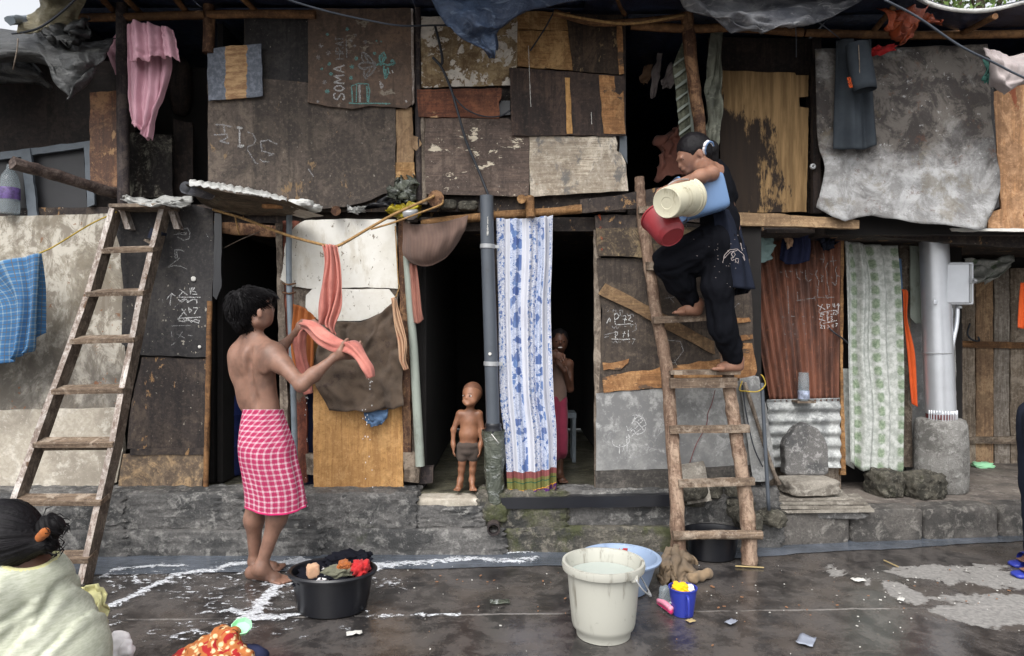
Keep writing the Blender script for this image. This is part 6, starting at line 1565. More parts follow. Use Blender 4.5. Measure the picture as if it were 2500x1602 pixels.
cloth('bedding', [[(1600, 340, 5.1), (1640, 320, 5.1), (1660, 300, 5.1)], [(1610, 380, 5.0), (1640, 360, 5.0), (1680, 350, 5.0)], [(1600, 440, 4.95), (1640, 430, 4.9), (1690, 430, 4.9)]], M['dusky_pink'], None, 18, 18, crumple(.12, 4, 3), .01, label='dim heap of clothes inside the dark upper opening', cat='clothes heap')
# jeans on the tin sheet
cloth('trousers', [[(2046, 96, 4.34), (2085, 98, 4.33), (2122, 100, 4.34)], [(2044, 180, 4.34), (2085, 180, 4.31), (2124, 180, 4.34)], [(2040, 280, 4.34), (2090, 285, 4.31), (2130, 280, 4.34)], [(2037, 362, 4.34), (2095, 366, 4.31), (2137, 356, 4.34)]], M['denim'], None, 30, 40, sinfold(1.6, .02, 1), .008, label='dark grey trousers hanging from the eaves on the tin sheet', cat='trousers')
V, F = lathe([(.070, 0), (.076, -.12), (.074, -.26), (.070, -.30), (.064, -.30), (.066, -.26), (.066, -.05)], 24, P(2092, 108, 4.24), (-.12, 0.1, 1), .7, jit=.06); tl = mk('trouser_leg', V, F, M['denim'], smooth=True, label='rolled trouser leg with orange tag hanging over the dark trousers', cat='trousers')
mk('seam', *tube([P(2096, 110, 4.18), P(2098, 150, 4.175), P(2099, 192, 4.18)], .003, 6), M['greywood'], tl)
B('tag', [(2068, 190), (2076, 188), (2082, 212), (2074, 216)], 4.185, M['paint_orange'], tl, th=.002)
# line over the rusty sheet
cloth('trousers', [[(1810, 560, 4.8), (1850, 562, 4.78), (1884, 566, 4.8)], [(1812, 600, 4.8), (1850, 602, 4.77), (1888, 600, 4.8)], [(1826, 640, 4.8), (1850, 646, 4.78), (1886, 630, 4.8)]], M['teal_cloth'], None, 26, 20, crumple(.05, 4, 6), .006, label='pale teal garment hanging left on the line above the rusty sheet', cat='garment')
V, F = tube([P(*p) for p in ((1815, 588, 4.74), (1830, 592, 4.72), (1842, 604, 4.72), (1846, 625, 4.73), (1845, 642, 4.74))], .011, 8, .2, 20); mk('belt', V, F, M['beige_cloth'], smooth=True, label='patterned strip edging the pale teal garment', cat='trim')
cloth('shorts', [[(1914, 562, 4.82), (1945, 562, 4.8), (1976, 562, 4.82)], [(1908, 600, 4.82), (1945, 600, 4.79), (1978, 600, 4.82)], [(1904, 632, 4.82), (1920, 645, 4.8), (1950, 644, 4.8), (1976, 636, 4.82)]], M['navy_cloth'], None, 30, 20, sinfold(4, .014), .006, label='dark navy garment hanging on the rusty sheet', cat='garment')
cloth('sock', [[(1904, 562, 4.78), (1934, 562, 4.77)], [(1914, 580, 4.78), (1934, 580, 4.77)], [(1922, 606, 4.78), (1936, 600, 4.77)]], M['beige_cloth'], None, 10, 14, crumple(.03, 4, 8), .006, label='small beige sock hanging over the dark navy garment', cat='sock')
cloth('rag', [[(1990, 562, 4.84), (2015, 560, 4.82), (2038, 562, 4.84)], [(1998, 580, 4.82), (2016, 585, 4.8), (2040, 580, 4.82)], [(2012, 604, 4.82), (2022, 607, 4.81), (2038, 602, 4.82)]], M['trousers_dark'], None, 20, 16, crumple(.08, 6, 8), .006, label='knotted dark rag at the top right of the rusty sheet', cat='rag')
rope('laundry_line', [(1806, 560, 4.8), (1930, 561, 4.83), (2050, 561, 4.85)], .004, M['cable'], None, label='line holding the garments above the rusty sheet', cat='clothesline')
rope('hasp_cord', [(2024, 801, 4.9), (2040, 815, 4.87), (2056, 826, 4.9), (2070, 838, 4.93)], .006, M['cable'], None, label='dark cord tying the rusty sheet to the leaf curtain', cat='cord')
cloth('orange_scarf', [[(2203, 706, 5.08), (2212, 708, 5.08)], [(2206, 722, 5.08), (2216, 720, 5.08)], [(2208, 780, 5.08), (2214, 780, 5.08)], [(2216, 860, 5.08), (2232, 860, 5.08)], [(2224, 960, 5.08), (2238, 960, 5.08)], [(2226, 985, 5.08), (2240, 994, 5.08)]], M['orange_cloth'], None, 10, 44, sinfold(1, .008), .006, label='narrow orange cloth hanging between leaf curtain and white pole', cat='scarf')
cloth('orange_garment', [[(2494, 690, 4.9), (2540, 690, 4.9)], [(2490, 760, 4.9), (2545, 760, 4.9)], [(2486, 800, 4.9), (2545, 812, 4.9)]], M['orange_cloth'], None, 14, 20, sinfold(2, .02), .006, label='orange garment hanging at the right edge before the plank door', cat='garment')
cloth('cloth_bag', [[(2402, 112, 4.2), (2440, 122, 4.15), (2475, 135, 4.15), (2520, 120, 4.2)], [(2412, 150, 4.15), (2445, 160, 4.08), (2480, 165, 4.08), (2520, 160, 4.15)], [(2420, 200, 4.18), (2445, 205, 4.1), (2480, 205, 4.1), (2515, 195, 4.16)], [(2424, 212, 4.2), (2445, 222, 4.16), (2465, 222, 4.16), (2500, 205, 4.18)]], M['grey_cloth'], None, 30, 28, crumple(.05, 3, 9), .006, label='pale grey cloth bundle hanging at the top right edge', cat='bundle')
cloth('teal_rag', [[(2404, 140, 4.25), (2412, 142, 4.24)], [(2402, 190, 4.25), (2418, 190, 4.24)], [(2404, 202, 4.25), (2416, 204, 4.24)]], M['jade'], None, 8, 12, crumple(.03, 4, 9), .006, label='teal rag behind the pale grey bundle', cat='rag')
cloth('valance', [[(2352, 628, 5.9), (2420, 632, 5.9), (2478, 622, 5.9)], [(2352, 655, 5.9), (2420, 660, 5.9), (2470, 650, 5.9)], [(2354, 690, 5.9), (2390, 696, 5.9), (2418, 692, 5.9)]], M['green_curtain'], None, 26, 16, crumple(.08, 4, 4), .004, label='short printed valance above the plank door', cat='valance')
cloth('green_rag', [[(2300, 566, 4.8), (2335, 566, 4.8)], [(2312, 582, 4.8), (2332, 584, 4.8)], [(2328, 594, 4.8), (2334, 594, 4.8)]], M['canvas_green'], None, 10, 10, None, .004, label='dull green rag beside the top of the white pole', cat='rag')

# ---------------------------------------------------------------- awning over the first doorway
aw = thing('awning', 'tilted plywood awning with white plastic edge over the first doorway', 'awning', P(600, 500, 4.1))
B('awning_sheet', [(452, 450, 3.82), (600, 476, 3.84), (702, 490, 3.86), (752, 512, 3.95), (700, 526, 4.36), (600, 524, 4.38), (530, 512, 4.38), (490, 496, 4.38)], 4.0, wood('awning_under', c(104, 92, 76), c(66, 60, 52), c(130, 116, 96), 'x', None), aw, th=.02, warp=0)
def awf(u, v): return (0, .008 * nz((u * 18, v, 0), 1, 3), .016 * nz((u * 22, v, 0), 1, 3) + .008 * nz((u * 50, 0, 0), 1, 6))
cloth('plastic_cover', [[(470, 440, 4.0), (540, 448, 4.0), (620, 462, 4.0), (700, 482, 4.0)], [(462, 442, 3.84), (540, 455, 3.83), (620, 468, 3.83), (700, 486, 3.85)], [(462, 452, 3.81), (540, 463, 3.80), (620, 476, 3.80), (700, 492, 3.82)]], M['white_sheet'], aw, 60, 10, awf, .004)
V, F = lathe([(.038, 0), (.036, .2)], 16, P(452, 458, 3.82), (.25, .9, 0), .9); mk('rolled_end', V, F, M['tarp_grey'], aw, smooth=True)
V, F = rock(P(735, 498, 4.0), (.14, .1, .05), 5, 9, .2, 3); mk('plastic_bundle', V, F, M['white_sheet'], smooth=True, label='white plastic bundle lying on the end of the awning', cat='plastic bundle')
V, F = rock(P(762, 508, 4.05), (.11, .1, .045), 8, 9, .2, 3); mk('plastic_bundle', V, F, M['white_sheet'], smooth=True, label='white plastic knot right at the awning tip', cat='plastic bundle')
V, F = obox(P(665, 504, 4.0), (.055, 0, .0), (0, .02, 0), (0, 0, .010)); mk('plank_end', V, F, M['orange_veneer'], aw)
B('loose_plank', [(706, 502, 3.98), (788, 526, 4.0), (742, 532, 4.3), (652, 508, 4.3)], 4.1, M['pale_slab'], None, th=.02, warp=0, label='pale loose plank tilted under the awning end', cat='plank')
cloth('yellow_bag', [[(952, 508, 4.3), (990, 500, 4.26), (1026, 505, 4.3)], [(950, 516, 4.26), (990, 512, 4.2), (1028, 516, 4.26)], [(960, 528, 4.3), (990, 530, 4.26), (1024, 524, 4.3)]], M['yellow_plastic'], None, 22, 14, crumple(.09, 5, 9), .004, label='yellow plastic bag stuffed under the upper floor', cat='plastic bag')
V, F = lathe([(0, .03), (.045, .03), (.05, .02), (.045, -.01), (.02, -.03), (0, -.03)], 20, P(1002, 524, 4.2), (0, -.3, 1)); mk('metal_bowl', V, F, M['clamp'], smooth=True, label='small steel bowl beside the yellow plastic bag', cat='bowl')
cloth('plastic_sheet', [[(970, 440, 4.38), (990, 432, 4.36), (1016, 436, 4.38)], [(952, 462, 4.36), (985, 458, 4.32), (1018, 460, 4.36)], [(948, 480, 4.36), (985, 478, 4.32), (1014, 484, 4.36)], [(975, 490, 4.36), (1000, 500, 4.34), (1010, 496, 4.36)]], M['clear_sheet'], None, 24, 22, crumple(.09, 6, 19), .003, label='torn clear plastic stuffed in the gap below the cardboard strip', cat='plastic sheet')
cloth('dark_plastic', [[(965, 446, 4.42), (1018, 430, 4.42)], [(940, 480, 4.41), (1018, 490, 4.41)], [(880, 510, 4.42), (950, 505, 4.41), (1018, 505, 4.42)]], M['black_plastic'], None, 18, 14, crumple(.04, 6, 29), .004, label='black plastic filling the gap under the brown boards', cat='plastic sheet')
cloth('pale_rag', [[(848, 504, 4.34), (870, 508, 4.3), (892, 502, 4.34)], [(850, 518, 4.33), (872, 520, 4.3), (888, 516, 4.34)]], M['white_sheet'], None, 16, 10, crumple(.05, 6, 9), .004, label='pale crumpled rag on the ledge above the white panels', cat='rag')

# ---------------------------------------------------------------- left ladder (sawn planks)
def planeZ(y, d0, s_):                 # height on a ladder leaning back by s_ per metre
    a = (y - CY) / FPX
    z = (CAMH - a * d0) / (1 + a * s_)
    return z, d0 + s_ * z
def LP(x, y, d0, s_, dd=0):
    z, d = planeZ(y, d0, s_); return P(x, y, d) + np.array((0, dd, 0))
la = thing('ladder', 'long sawn-plank ladder with flat rungs leaning against the left shack', 'ladder', G(140, 1430))
d0, sl = 3.70, .30
def stile(pts, name, mat_front, mat_side):
    W = [LP(x, y, d0, sl) for x, y in pts]
    V, F = [], []
    n = np.array((0, 1, .30)); n = np.array((0, .95, -.29))
    for i, p in enumerate(W):
        wd = .017
        for sx_, dy in ((-wd, -.045), (wd, -.045), (wd, .045), (-wd, .045)):
            j = .002 * nz(p, 9, sx_ * 90 + dy * 30)
            V.append(p + np.array((sx_ + j, 0, 0)) + n * dy)
        if i:
            a, b = 4 * (i - 1), 4 * i
            F += [(a + k, a + (k + 1) % 4, b + (k + 1) % 4, b + k) for k in range(4)]
    F += [(3, 2, 1, 0), tuple(4 * (len(W) - 1) + k for k in range(4))]
    F = [f[::-1] for f in F]
    o = mk(name, V, F, mat_side, la)
    o.data.materials.append(mat_front)
    for pgn in o.data.polygons:
        if abs(pgn.normal.y) > .5: pgn.material_index = 1
    return o
def dens(pts, m=5):
    out = []
    for i in range(len(pts) - 1):
        for k in range(m):
            t = k / m; out.append((pts[i][0] + (pts[i + 1][0] - pts[i][0]) * t, pts[i][1] + (pts[i + 1][1] - pts[i][1]) * t))
    return out + [pts[-1]]
zf = 1430
stile(dens([(283, 514), (225, 717), (185, 832), (141, 953), (93, 1086), (44, 1222), (-30, 1425)]), 'stile', M['ladder_edge'], M['greywood'])
stile(dens([(404, 510), (378, 613), (352, 721), (331, 834), (306, 955), (283, 1084), (252, 1218), (206, 1425)]), 'stile', M['ladder_edge'], M['greywood'])
for (xl, yl, xr, yr) in ((262, 612, 386, 608), (224, 716, 362, 713), (186, 830, 340, 826), (142, 951, 314, 948), (98, 1079, 290, 1078), (48, 1218, 262, 1218), (5, 1358, 232, 1356)):
    a, b = LP(xl, yl, d0, sl, -.02), LP(xr, yr, d0, sl, -.02)
    cc = (a + b) / 2
    V, F = obox(cc, (b - a) / 2, (0, .042, .012), (0, -.003, .013))
    o = mk('rung', V, F, M['ladder_rung'], la)
a, b = LP(100, 1092, d0, sl, .02), LP(284, 1090, d0, sl, .02)
mk('rung_batten', *obox((a + b) / 2, (b - a) / 2, (0, .01, 0), (0, 0, .022)), M['greywood_h'], la)
# brackets and top board
for x in (300, 420):
    V, F = obox(LP(x, 535, d0, sl, .05), (.018, 0, 0), (0, .03, 0), (-.02, 0, .06)); mk('bracket', V, F, M['ladder_edge'], la)
V, F = obox(P(355, 508, 4.32), (.175, 0, .001), (0, .10, 0), (0, 0, .011)); mk('top_board', V, F, M['greywood_h'], la)
cloth('plastic_sheet', [[(298, 480, 4.36), (340, 486, 4.36), (400, 484, 4.36), (460, 480, 4.36)], [(306, 488, 4.26), (345, 494, 4.25), (400, 492, 4.25), (470, 490, 4.27)], [(316, 500, 4.24), (350, 502, 4.22), (400, 502, 4.22), (455, 504, 4.25)]], M['white_sheet'], None, 40, 12, crumple(.06, 5, 9), .005, label='crumpled white plastic on the top board of the left ladder', cat='plastic sheet')
# sandal tied behind the ladder
sh_ = thing('sandal', 'dark sandal wedged behind the top of the left ladder', 'sandal', P(385, 580, 4.3))
V, F = obox(P(384, 575, 4.32), (.036, 0, -.014), (0, .03, 0), (.012, 0, .03)); mk('strap', V, F, M['trousers_dark'], sh_)
V, F = obox(P(371, 594, 4.31), (.032, 0, -.018), (0, .035, 0), (.003, 0, .006)); mk('sole', V, F, M['greywood'], sh_)

# ---------------------------------------------------------------- right ladder (rough poles)
lb = thing('ladder', 'rough pole ladder with nailed rungs the woman is climbing', 'ladder', G(1740, 1380))
e0, es = 4.03, .14
def LQ(x, y, dd=0): return LP(x, y, e0, es, dd)
lp = [(1561, 434), (1564, 480), (1571, 555), (1589, 668), (1602, 762), (1620, 856), (1631, 932), (1638, 1037), (1648, 1156), (1654, 1281), (1656, 1372)]
V, F = tube([LQ(*p) for p in lp], [.031, .033, .036, .038, .036, .038, .038, .040, .042, .044, .044], 12, .22, 60, True, 5)
mk('stile', V, F, M['ladder_pole'], lb, smooth=True, angle=50)
rp = [(1738, 560), (1750, 680), (1766, 800), (1781, 947), (1793, 1037), (1812, 1156), (1826, 1281), (1830, 1378)]
V, F = tube([LQ(*p) for p in rp], [.032, .034, .036, .038, .040, .042, .044, .044], 12, .25, 60, True, 9)
mk('stile', V, F, M['ladder_pole'], lb, smooth=True, angle=50)
def rung(x0, y0, x1, y1, h_, mat='ladder_rung', dd=-.045, w_=.02, name='rung'):
    a, b = LQ(x0, y0, dd), LQ(x1, y1, dd)
    n = 10; V, F = [], []
    for i in range(n + 1):
        p = a + (b - a) * i / n
        for yy, zz in ((-w_, -h_), (w_, -h_), (w_, h_), (-w_, h_)):
            V.append(p + np.array((0, yy, zz + .004 * nz(p, 8, yy * 100 + zz * 50))))
        if i:
            q, r_ = 4 * (i - 1), 4 * i
            F += [(q + k, q + (k + 1) % 4, r_ + (k + 1) % 4, r_ + k) for k in range(4)]
    F += [(3, 2, 1, 0), tuple(4 * n + k for k in range(4))]
    return mk(name, V, [f[::-1] for f in F], M[mat], lb)
rung(1556, 516, 1740, 512, .022)
rung(1574, 651, 1756, 655, .026)
rung(1592, 782, 1762, 774, .020, w_=.05, dd=-.02)
rung(1630, 908, 1796, 908, .012, w_=.06, dd=-.03)
rung(1630, 934, 1791, 932, .030, dd=-.055)
rung(1630, 1046, 1822, 1044, .022)
rung(1652, 1176, 1834, 1171, .022)
V, F = tube([LQ(1638, 1302, -.05), LQ(1740, 1299, -.055), LQ(1852, 1300, -.05)], [.028, .026, .027], 12, .2, 24, True, 3); mk('rung', V, F, M['ladder_rung'], lb, smooth=True, angle=50)

# ---------------------------------------------------------------- downpipe
dp = thing('downpipe', 'dark grey plastic downpipe between toddler doorway and flowered curtain', 'pipe', P(1200, 1220, 4.29))
V, F = tube([P(1188, 478, 4.27), P(1190, 600, 4.27), P(1198, 850, 4.27), P(1204, 1056, 4.27)], .042, 20, n=24); mk('pipe', V, F, M['pvc_grey'], dp, smooth=True, angle=50)
for y, x in ((602, 1190), (888, 1199)):
    V, F = lathe([(.044, -.014), (.047, -.012), (.047, .012), (.044, .014)], 24, P(x, y, 4.27), (.03, 0, 1)); mk('clamp', V, F, M['clamp'], dp, smooth=True, angle=40)
    V, F = obox(P(x + 20, y, 4.28), (.022, 0, -.002), (0, .004, 0), (0, 0, .010)); mk('clamp_tab', V, F, M['clamp'], dp)
V, F = lathe([(.010, -.002), (.010, .002)], 10, P(1196, 864, 4.222), (0, 1, 0), closed=True); mk('paint_spot', V, F, M['paper'], dp)
random.seed(9)
ls_ = []
y = 530
while y < 574:      # the maker's print, worn to short unreadable marks
    hgt_ = 3.0 if y < 556 else 3.6
    wd_ = 1.6 if y < 556 else 3.6
    ls_.append([(1191 - wd_ / 2, y), (1191 + wd_ / 2, y + random.uniform(-1, 1))])
    if random.random() < .5: ls_.append([(1191 - wd_ / 2, y), (1191 - wd_ / 2, y + 2)])
    y += random.uniform(2.2, 3.4) if y < 556 else 2.6
strokes('pipe_print', ls_, 4.226, M['paper'], dp, w=.004)
# plastic-wrapped foot
V, F = lathe([(.046, 0), (.052, .03), (.048, .06), (.058, .1), (.060, .2), (.064, .3), (.066, .38), (.070, .43), (.072, .46)], 40, P(1208, 1228, 4.29), (-.02, 0, 1))
V = np.array([p + (p - np.array((P(1208, 1228, 4.29)[0], 4.29, p[2]))) * (.25 * nz(p, 16, 3) + .2 * nz(p, 40, 4)) for p in V])
mk('plastic_wrap', V, F, M['clear_sheet'], dp, smooth=True)
V, F = lathe([(.047, -.01), (.053, 0), (.056, .02), (.048, .035), (.054, .045), (.047, .06)], 20, P(1204, 1056, 4.27), (0, 0, 1)); mk('rubber_band', V, F, M['black_plastic'], dp, smooth=True)
V, F = tube([P(1200, 1060, 4.215), P(1212, 1075, 4.20), P(1218, 1082, 4.22)], .003, 5, n=8); mk('string', V, F, M['paper'], dp)
V, F = rock(P(1208, 1248, 4.30), (.17, .14, .12), 4, 9, .14, 4); mk('pipe_footing', V, F, M['ledge_mossy'], dp, smooth=True, angle=50)

# ---------------------------------------------------------------- white pole, its base and meter box
wp = thing('lamp_pole', 'thick white painted pole with dripping paint at its red foot', 'pole', P(2290, 1195, 5.04))
V, F = tube([P(2276, 520, 4.98), P(2281, 620, 5.0), P(2290, 850, 5.02), P(2297, 1008, 5.03)], [.096, .096, .099, .1], 32, n=20); mk('pole', V, F, M['white_paint_metal'], wp, smooth=True, angle=50)
V, F = tube([P(2297, 1006, 5.03), P(2299, 1050, 5.03)], .098, 32, n=4); mk('pole_foot', V, F, M['dark_red'], wp, smooth=True, angle=50)
random.seed(6)
for k in range(16):
    an = math.radians(-168 + k * 10.4)
    cx_ = P(2297, 1010, 5.03)
    r_ = .1015
    x_, y_ = cx_[0] + r_ * math.cos(an), cx_[1] + r_ * math.sin(an)
    V, F = tube([(x_, y_, cx_[2] + .03), (x_, y_, cx_[2] - random.uniform(.03, .13))], [.006, .0035], 6, n=5); mk('paint_drip', V, F, M['white_paint_metal'], wp, smooth=True)
V, F = rock(P(2283, 738, 4.9), (.03, .012, .04), 4, 5, .1, 3); mk('dent_patch', V, F, M['white_paint_metal'], wp, smooth=True)
V, F = lathe([(.100, -.003), (.103, -.003), (.103, .003), (.100, .003)], 30, P(2288, 862, 5.02), (0, 0, 1)); mk('band', V, F, M['clamp'], wp, smooth=True)
V, F = lathe([(.150, 0), (.172, .02), (.176, .10), (.178, .25), (.176, .40), (.172, .50), (.160, .53), (.130, .545), (.0, .55)], 40, P(2297, 1200, 5.06) * np.array((1, 1, 0)) + np.array((0, 0, PH - .01)), (0, 0, 1))
V = np.array([p + np.array((1, 1, .4)) * .010 * nz(p, 12, 4) + np.array((1, 1, 0)) * .008 * nz(p, 30, 4) for p in V])
cb = mk('pole_base', V, F, M['cement_block'], wp, smooth=True)
mb = thing('meter_box', 'white metal meter box fixed to the right of the white pole', 'electric box', P(2340, 745, 5.0))
def rbox(name, x0, y0, x1, y1, d, th, mat, par, r=3, **kw):
    a, b = P(x0, y0, d), P(x1, y1, d)
    w_, h_ = (b[0] - a[0]) / 2, (a[2] - b[2]) / 2
    cc = (a + b) / 2
    V, F = [], []
    rr = r / FPX * d
    ring = []
    for qx, qz in ((1, 1), (-1, 1), (-1, -1), (1, -1)):
        for k in range(4):
            an = math.pi / 2 * k / 3 + {(1, 1): 0, (-1, 1): math.pi / 2, (-1, -1): math.pi, (1, -1): 1.5 * math.pi}[(qx, qz)]
            ring.append((qx * (w_ - rr) + rr * math.cos(an), qz * (h_ - rr) + rr * math.sin(an)))
    m = len(ring)
    for ins, yy in ((rr * .6, 0), (0, rr * .6), (0, th)):
        for x, z in ring:
            f = 1 - ins / max(w_, .01)
            V.append(cc + np.array((x * f, yy, z * (1 - ins / h_))))
    for L_ in range(2):
        for k in range(m):
            F.append((L_ * m + k, L_ * m + (k + 1) % m, (L_ + 1) * m + (k + 1) % m, (L_ + 1) * m + k))
    F.append(tuple(range(m))[::-1]); F.append(tuple(range(2 * m, 3 * m)))
    return mk(name, V, [f[::-1] for f in F], mat, par, smooth=True, angle=35, **kw)
rbox('box_body', 2306, 640, 2378, 744, 4.93, .16, M['white_paint_metal'], mb)
rbox('box_lid', 2311, 644, 2372, 740, 4.915, .014, M['white_paint_metal'], mb)
rbox('hinge_strip', 2368, 645, 2374, 738, 4.908, .01, M['clamp'], mb, 1)
V, F = lathe([(.012, 0), (.012, -.03), (.006, -.034), (0, -.034)], 14, P(2376, 686, 4.91), (0, 1, 0)); mk('lock_knob', V, F, M['clamp'], mb, smooth=True, angle=40)
rbox('lock_plate', 2370, 680, 2382, 692, 4.9, .03, M['clamp'], mb, 1)
for pts in (((2338, 746, 4.99), (2336, 790, 4.98), (2326, 840, 4.97), (2322, 870, 4.97)), ((2322, 752, 5.0), (2320, 800, 5.0), (2318, 860, 4.99))):
    V, F = tube([P(*p) for p in pts], .014, 10, .12, 16); mk('conduit', V, F, M['white_paint_metal'], mb, smooth=True)
V, F = tube([P(2320, 850, 4.96), P(2322, 920, 4.97), P(2320, 1000, 4.98), P(2324, 1032, 4.99)], .013, 10, .1, 16); mk('conduit', V, F, M['white_paint_metal'], mb, smooth=True)
V, F = lathe([(.017, -.01), (.02, 0), (.017, .01)], 12, P(2342, 750, 4.98), (0, 0, 1)); mk('gland', V, F, M['clamp'], mb, smooth=True)

# ---------------------------------------------------------------- stones and slabs on the right pavement
V, F = [], []
out_ = [(1919, 1160), (1916, 1090), (1921, 1072), (1950, 1042), (1968, 1035), (1998, 1048), (2014, 1068), (2022, 1110), (2023, 1155), (2015, 1160)]
o = B('standing_stone', [(a, b) for a, b in out_], 4.62, M['basalt'], None, th=.10, warp=.03, jag=.006, label='dark upright stone with pointed top in front of the white corrugated sheet', cat='stone')
bv = o.modifiers.new('bevel', 'BEVEL'); bv.width = .012; bv.segments = 2
V, F = rock(P(1974, 1185, 4.55), (.34, .22, .105), 7, 10, .1, 7, .1); mk('stone_slab', V, F, M['stone_tile'], smooth=True, angle=50, label='thick grey stone slab under the upright stone', cat='stone slab')
stk = []
for k, (x0, x1, z) in enumerate(((1890, 2132, .222), (1884, 2128, .242), (1882, 2122, .264), (1888, 2086, .284))):
    a, b = P(x0, 1200, 4.45), P(x1, 1200, 4.45)
    V, F = obox(((a[0] + b[0]) / 2, 4.50 + .02 * k, z), ((b[0] - a[0]) / 2, .01 * (k % 2), .004 * (k == 0)), (.03, .12, 0), (0, 0, .008))
    mk('flat_slab', V, F, M['stone_tile'], label=['lowest grey slab in the flat pile below the upright stone', 'second lowest grey slab in the flat pile', 'second highest grey slab in the flat pile', 'top and shortest grey slab in the flat pile'][k], cat='stone slab', group='flat slabs piled on the pavement')
V, F = rock((P(2000, 1245, 4.48)[0], 4.50, .19), (.58, .16, .06), 3, 8, .1, 7, -.05); mk('stone_slab', V, F, M['basalt'], smooth=True, angle=50, label='dark broken slab under the flat pile', cat='stone slab')
for (x, y, d, sz, s_, lb_) in ((2158, 1196, 4.92, (.19, .24, .20), 3, 'left of the two rough stones below the leaf curtain'), (2252, 1192, 4.86, (.26, .22, .19), 12, 'right of the two rough stones, leaning on the pole base')):
    V, F = rock(np.array((X_(x, d), d, PH + sz[2] * .42)), sz, s_, 12, .18, 4.5, .2, 2.6); mk('rough_stone', V, F, M['rubble'], smooth=True, angle=60, label=lb_, cat='stone')
V, F = rock((X_(2395, 5.9), 5.88, PH + .02), (.16, .1, .05), 3, 8, .3, 3); mk('plastic_bundle', V, F, M['mint_plastic'], smooth=True, label='pale green plastic lying under the plank door', cat='plastic bag')
# bottle on the white sheet
bt = thing('bottle', 'clear plastic bottle with blue label before the rusty sheet', 'bottle', P(1962, 978, 4.85))
V, F = lathe([(0, 0), (.034, 0), (.038, .012), (.038, .075), (.035, .085), (.038, .095), (.037, .16), (.034, .178), (.033, .2), (0, .2)], 20, P(1962, 978, 4.85), (0, 0, 1)); mk('bottle_body', V, F, M['bottle'], bt, smooth=True, angle=50)
V, F = lathe([(.0385, .012), (.0392, .014), (.0392, .070), (.0385, .072)], 20, P(1962, 978, 4.85), (0, 0, 1)); mk('bottle_label', V, F, M['bottle_label'], bt, smooth=True)
V, F = wbox(X_(1940, 4.85), X_(1985, 4.85), 4.80, 4.91, P(0, 978, 4.85)[2] - .014, P(0, 978, 4.85)[2] - .001); mk('bottle_shelf', V, F, M['greywood_h'], label='small wooden ledge carrying the clear bottle', cat='ledge')
# bottle on the left upper ledge
bl = thing('bottle', 'large clear bottle with purple label at the upper left window', 'bottle', P(24, 522, 4.44))
V, F = lathe([(0, 0), (.052, 0), (.056, .015), (.056, .2), (.045, .25), (.02, .29), (.016, .32), (0, .32)], 20, P(24, 522, 4.44), (0, 0, 1)); mk('bottle_body', V, F, M['bottle'], bl, smooth=True, angle=50)
V, F = lathe([(.0565, .09), (.0575, .092), (.0575, .165), (.0565, .167)], 20, P(24, 522, 4.44), (0, 0, 1)); mk('bottle_label', V, F, M['purple_label'], bl, smooth=True)

# blue drum in the first doorway
V, F = lathe([(0, 0), (.14, 0), (.15, .02), (.15, .2), (.155, .21), (.15, .22), (.15, .42), (.155, .43), (.15, .44), (.148, .56), (.13, .58), (.12, .6), (0, .6)], 32, (X_(545, 4.9), 4.9, LH + .001), (0, 0, 1)); mk('drum', V, F, M['blue_drum'], smooth=True, angle=50, label='blue plastic drum inside the first dark doorway', cat='drum')
# stool in third doorway
st_ = thing('stool', 'pale low stool inside the doorway behind the flowered curtain', 'stool', (X_(1385, 5.4), 5.4, LH))
V, F = wbox(X_(1360, 5.4), X_(1404, 5.4), 5.3, 5.5, .70, .74); mk('seat', V, F, M['galv'], st_)
for px_ in (1363, 1399):
    for yy in (5.32, 5.48):
        V, F = wbox(X_(px_, 5.4) - .014, X_(px_, 5.4) + .014, yy - .014, yy + .014, LH, .699); mk('leg', V, F, M['galv'], st_)

# ---------------------------------------------------------------- buckets and tubs on the street
def bucket_prof(rt, rb, h_, lip=.012, th=.004, foot=True):
    p = []
    if foot: p += [(0, .012), (rb - .02, .012), (rb - .012, 0), (rb - .004, 0), (rb - .002, .03 * h_ / .3), (rb + .012, .04 * h_ / .3)]
    else: p += [(0, 0), (rb, 0)]
    p += [(rb + (rt - rb) * .3 + .006, h_ * .33), (rb + (rt - rb) * .7, h_ * .7), (rt - .006, h_ - .03), (rt + lip, h_ - .028), (rt + lip + .003, h_ - .012), (rt + lip, h_), (rt, h_), (rt - .008, h_ - .02), (rb + (rt - rb) * .5 - th, h_ * .5), (rb - th, .018), (0, .018)]
    return p
bw = thing('bucket', 'large white bucket full of water on the wet street', 'bucket', G(1475, 1552))
cb_ = G(1473, 1548); cb_[2] = .002
HB = .335; RT = .176
V, F = lathe([(0, .012), (.105, .012), (.112, 0), (.122, 0), (.126, .03), (.139, .042), (.144, .06), (.152, .14), (.160, .23), (.165, .296), (.186, .300), (.190, .318), (.187, .335), (.175, .335), (.166, .31), (.152, .15), (.135, .05), (0, .045)], 56, cb_, (0, 0, 1)); mk('body', V, F, M['bucket_white'], bw, smooth=True, angle=45)
V, F = lathe([(0, HB - .062), (RT - .016, HB - .062)], 48, cb_, (0, 0, 1)); mk('water', V, F, M['bucket_water'], bw, smooth=True)
hx = cb_ + np.array((.118, -.135, HB - .035))
V, F = rock(hx, (.032, .02, .03), 3, 5, .04, 6); mk('handle_lug', V, F, M['bucket_white'], bw, smooth=True, angle=40)
V, F = tube([hx + np.array((.004, -.012, 0)), hx + np.array((.035, -.008, -.045)), hx + np.array((.075, .03, -.085)), hx + np.array((.085, .1, -.095)), hx + np.array((.07, .17, -.07)), hx + np.array((.045, .22, -.03))], .0035, 8, n=24); mk('handle', V, F, M['clamp'], bw, smooth=True)
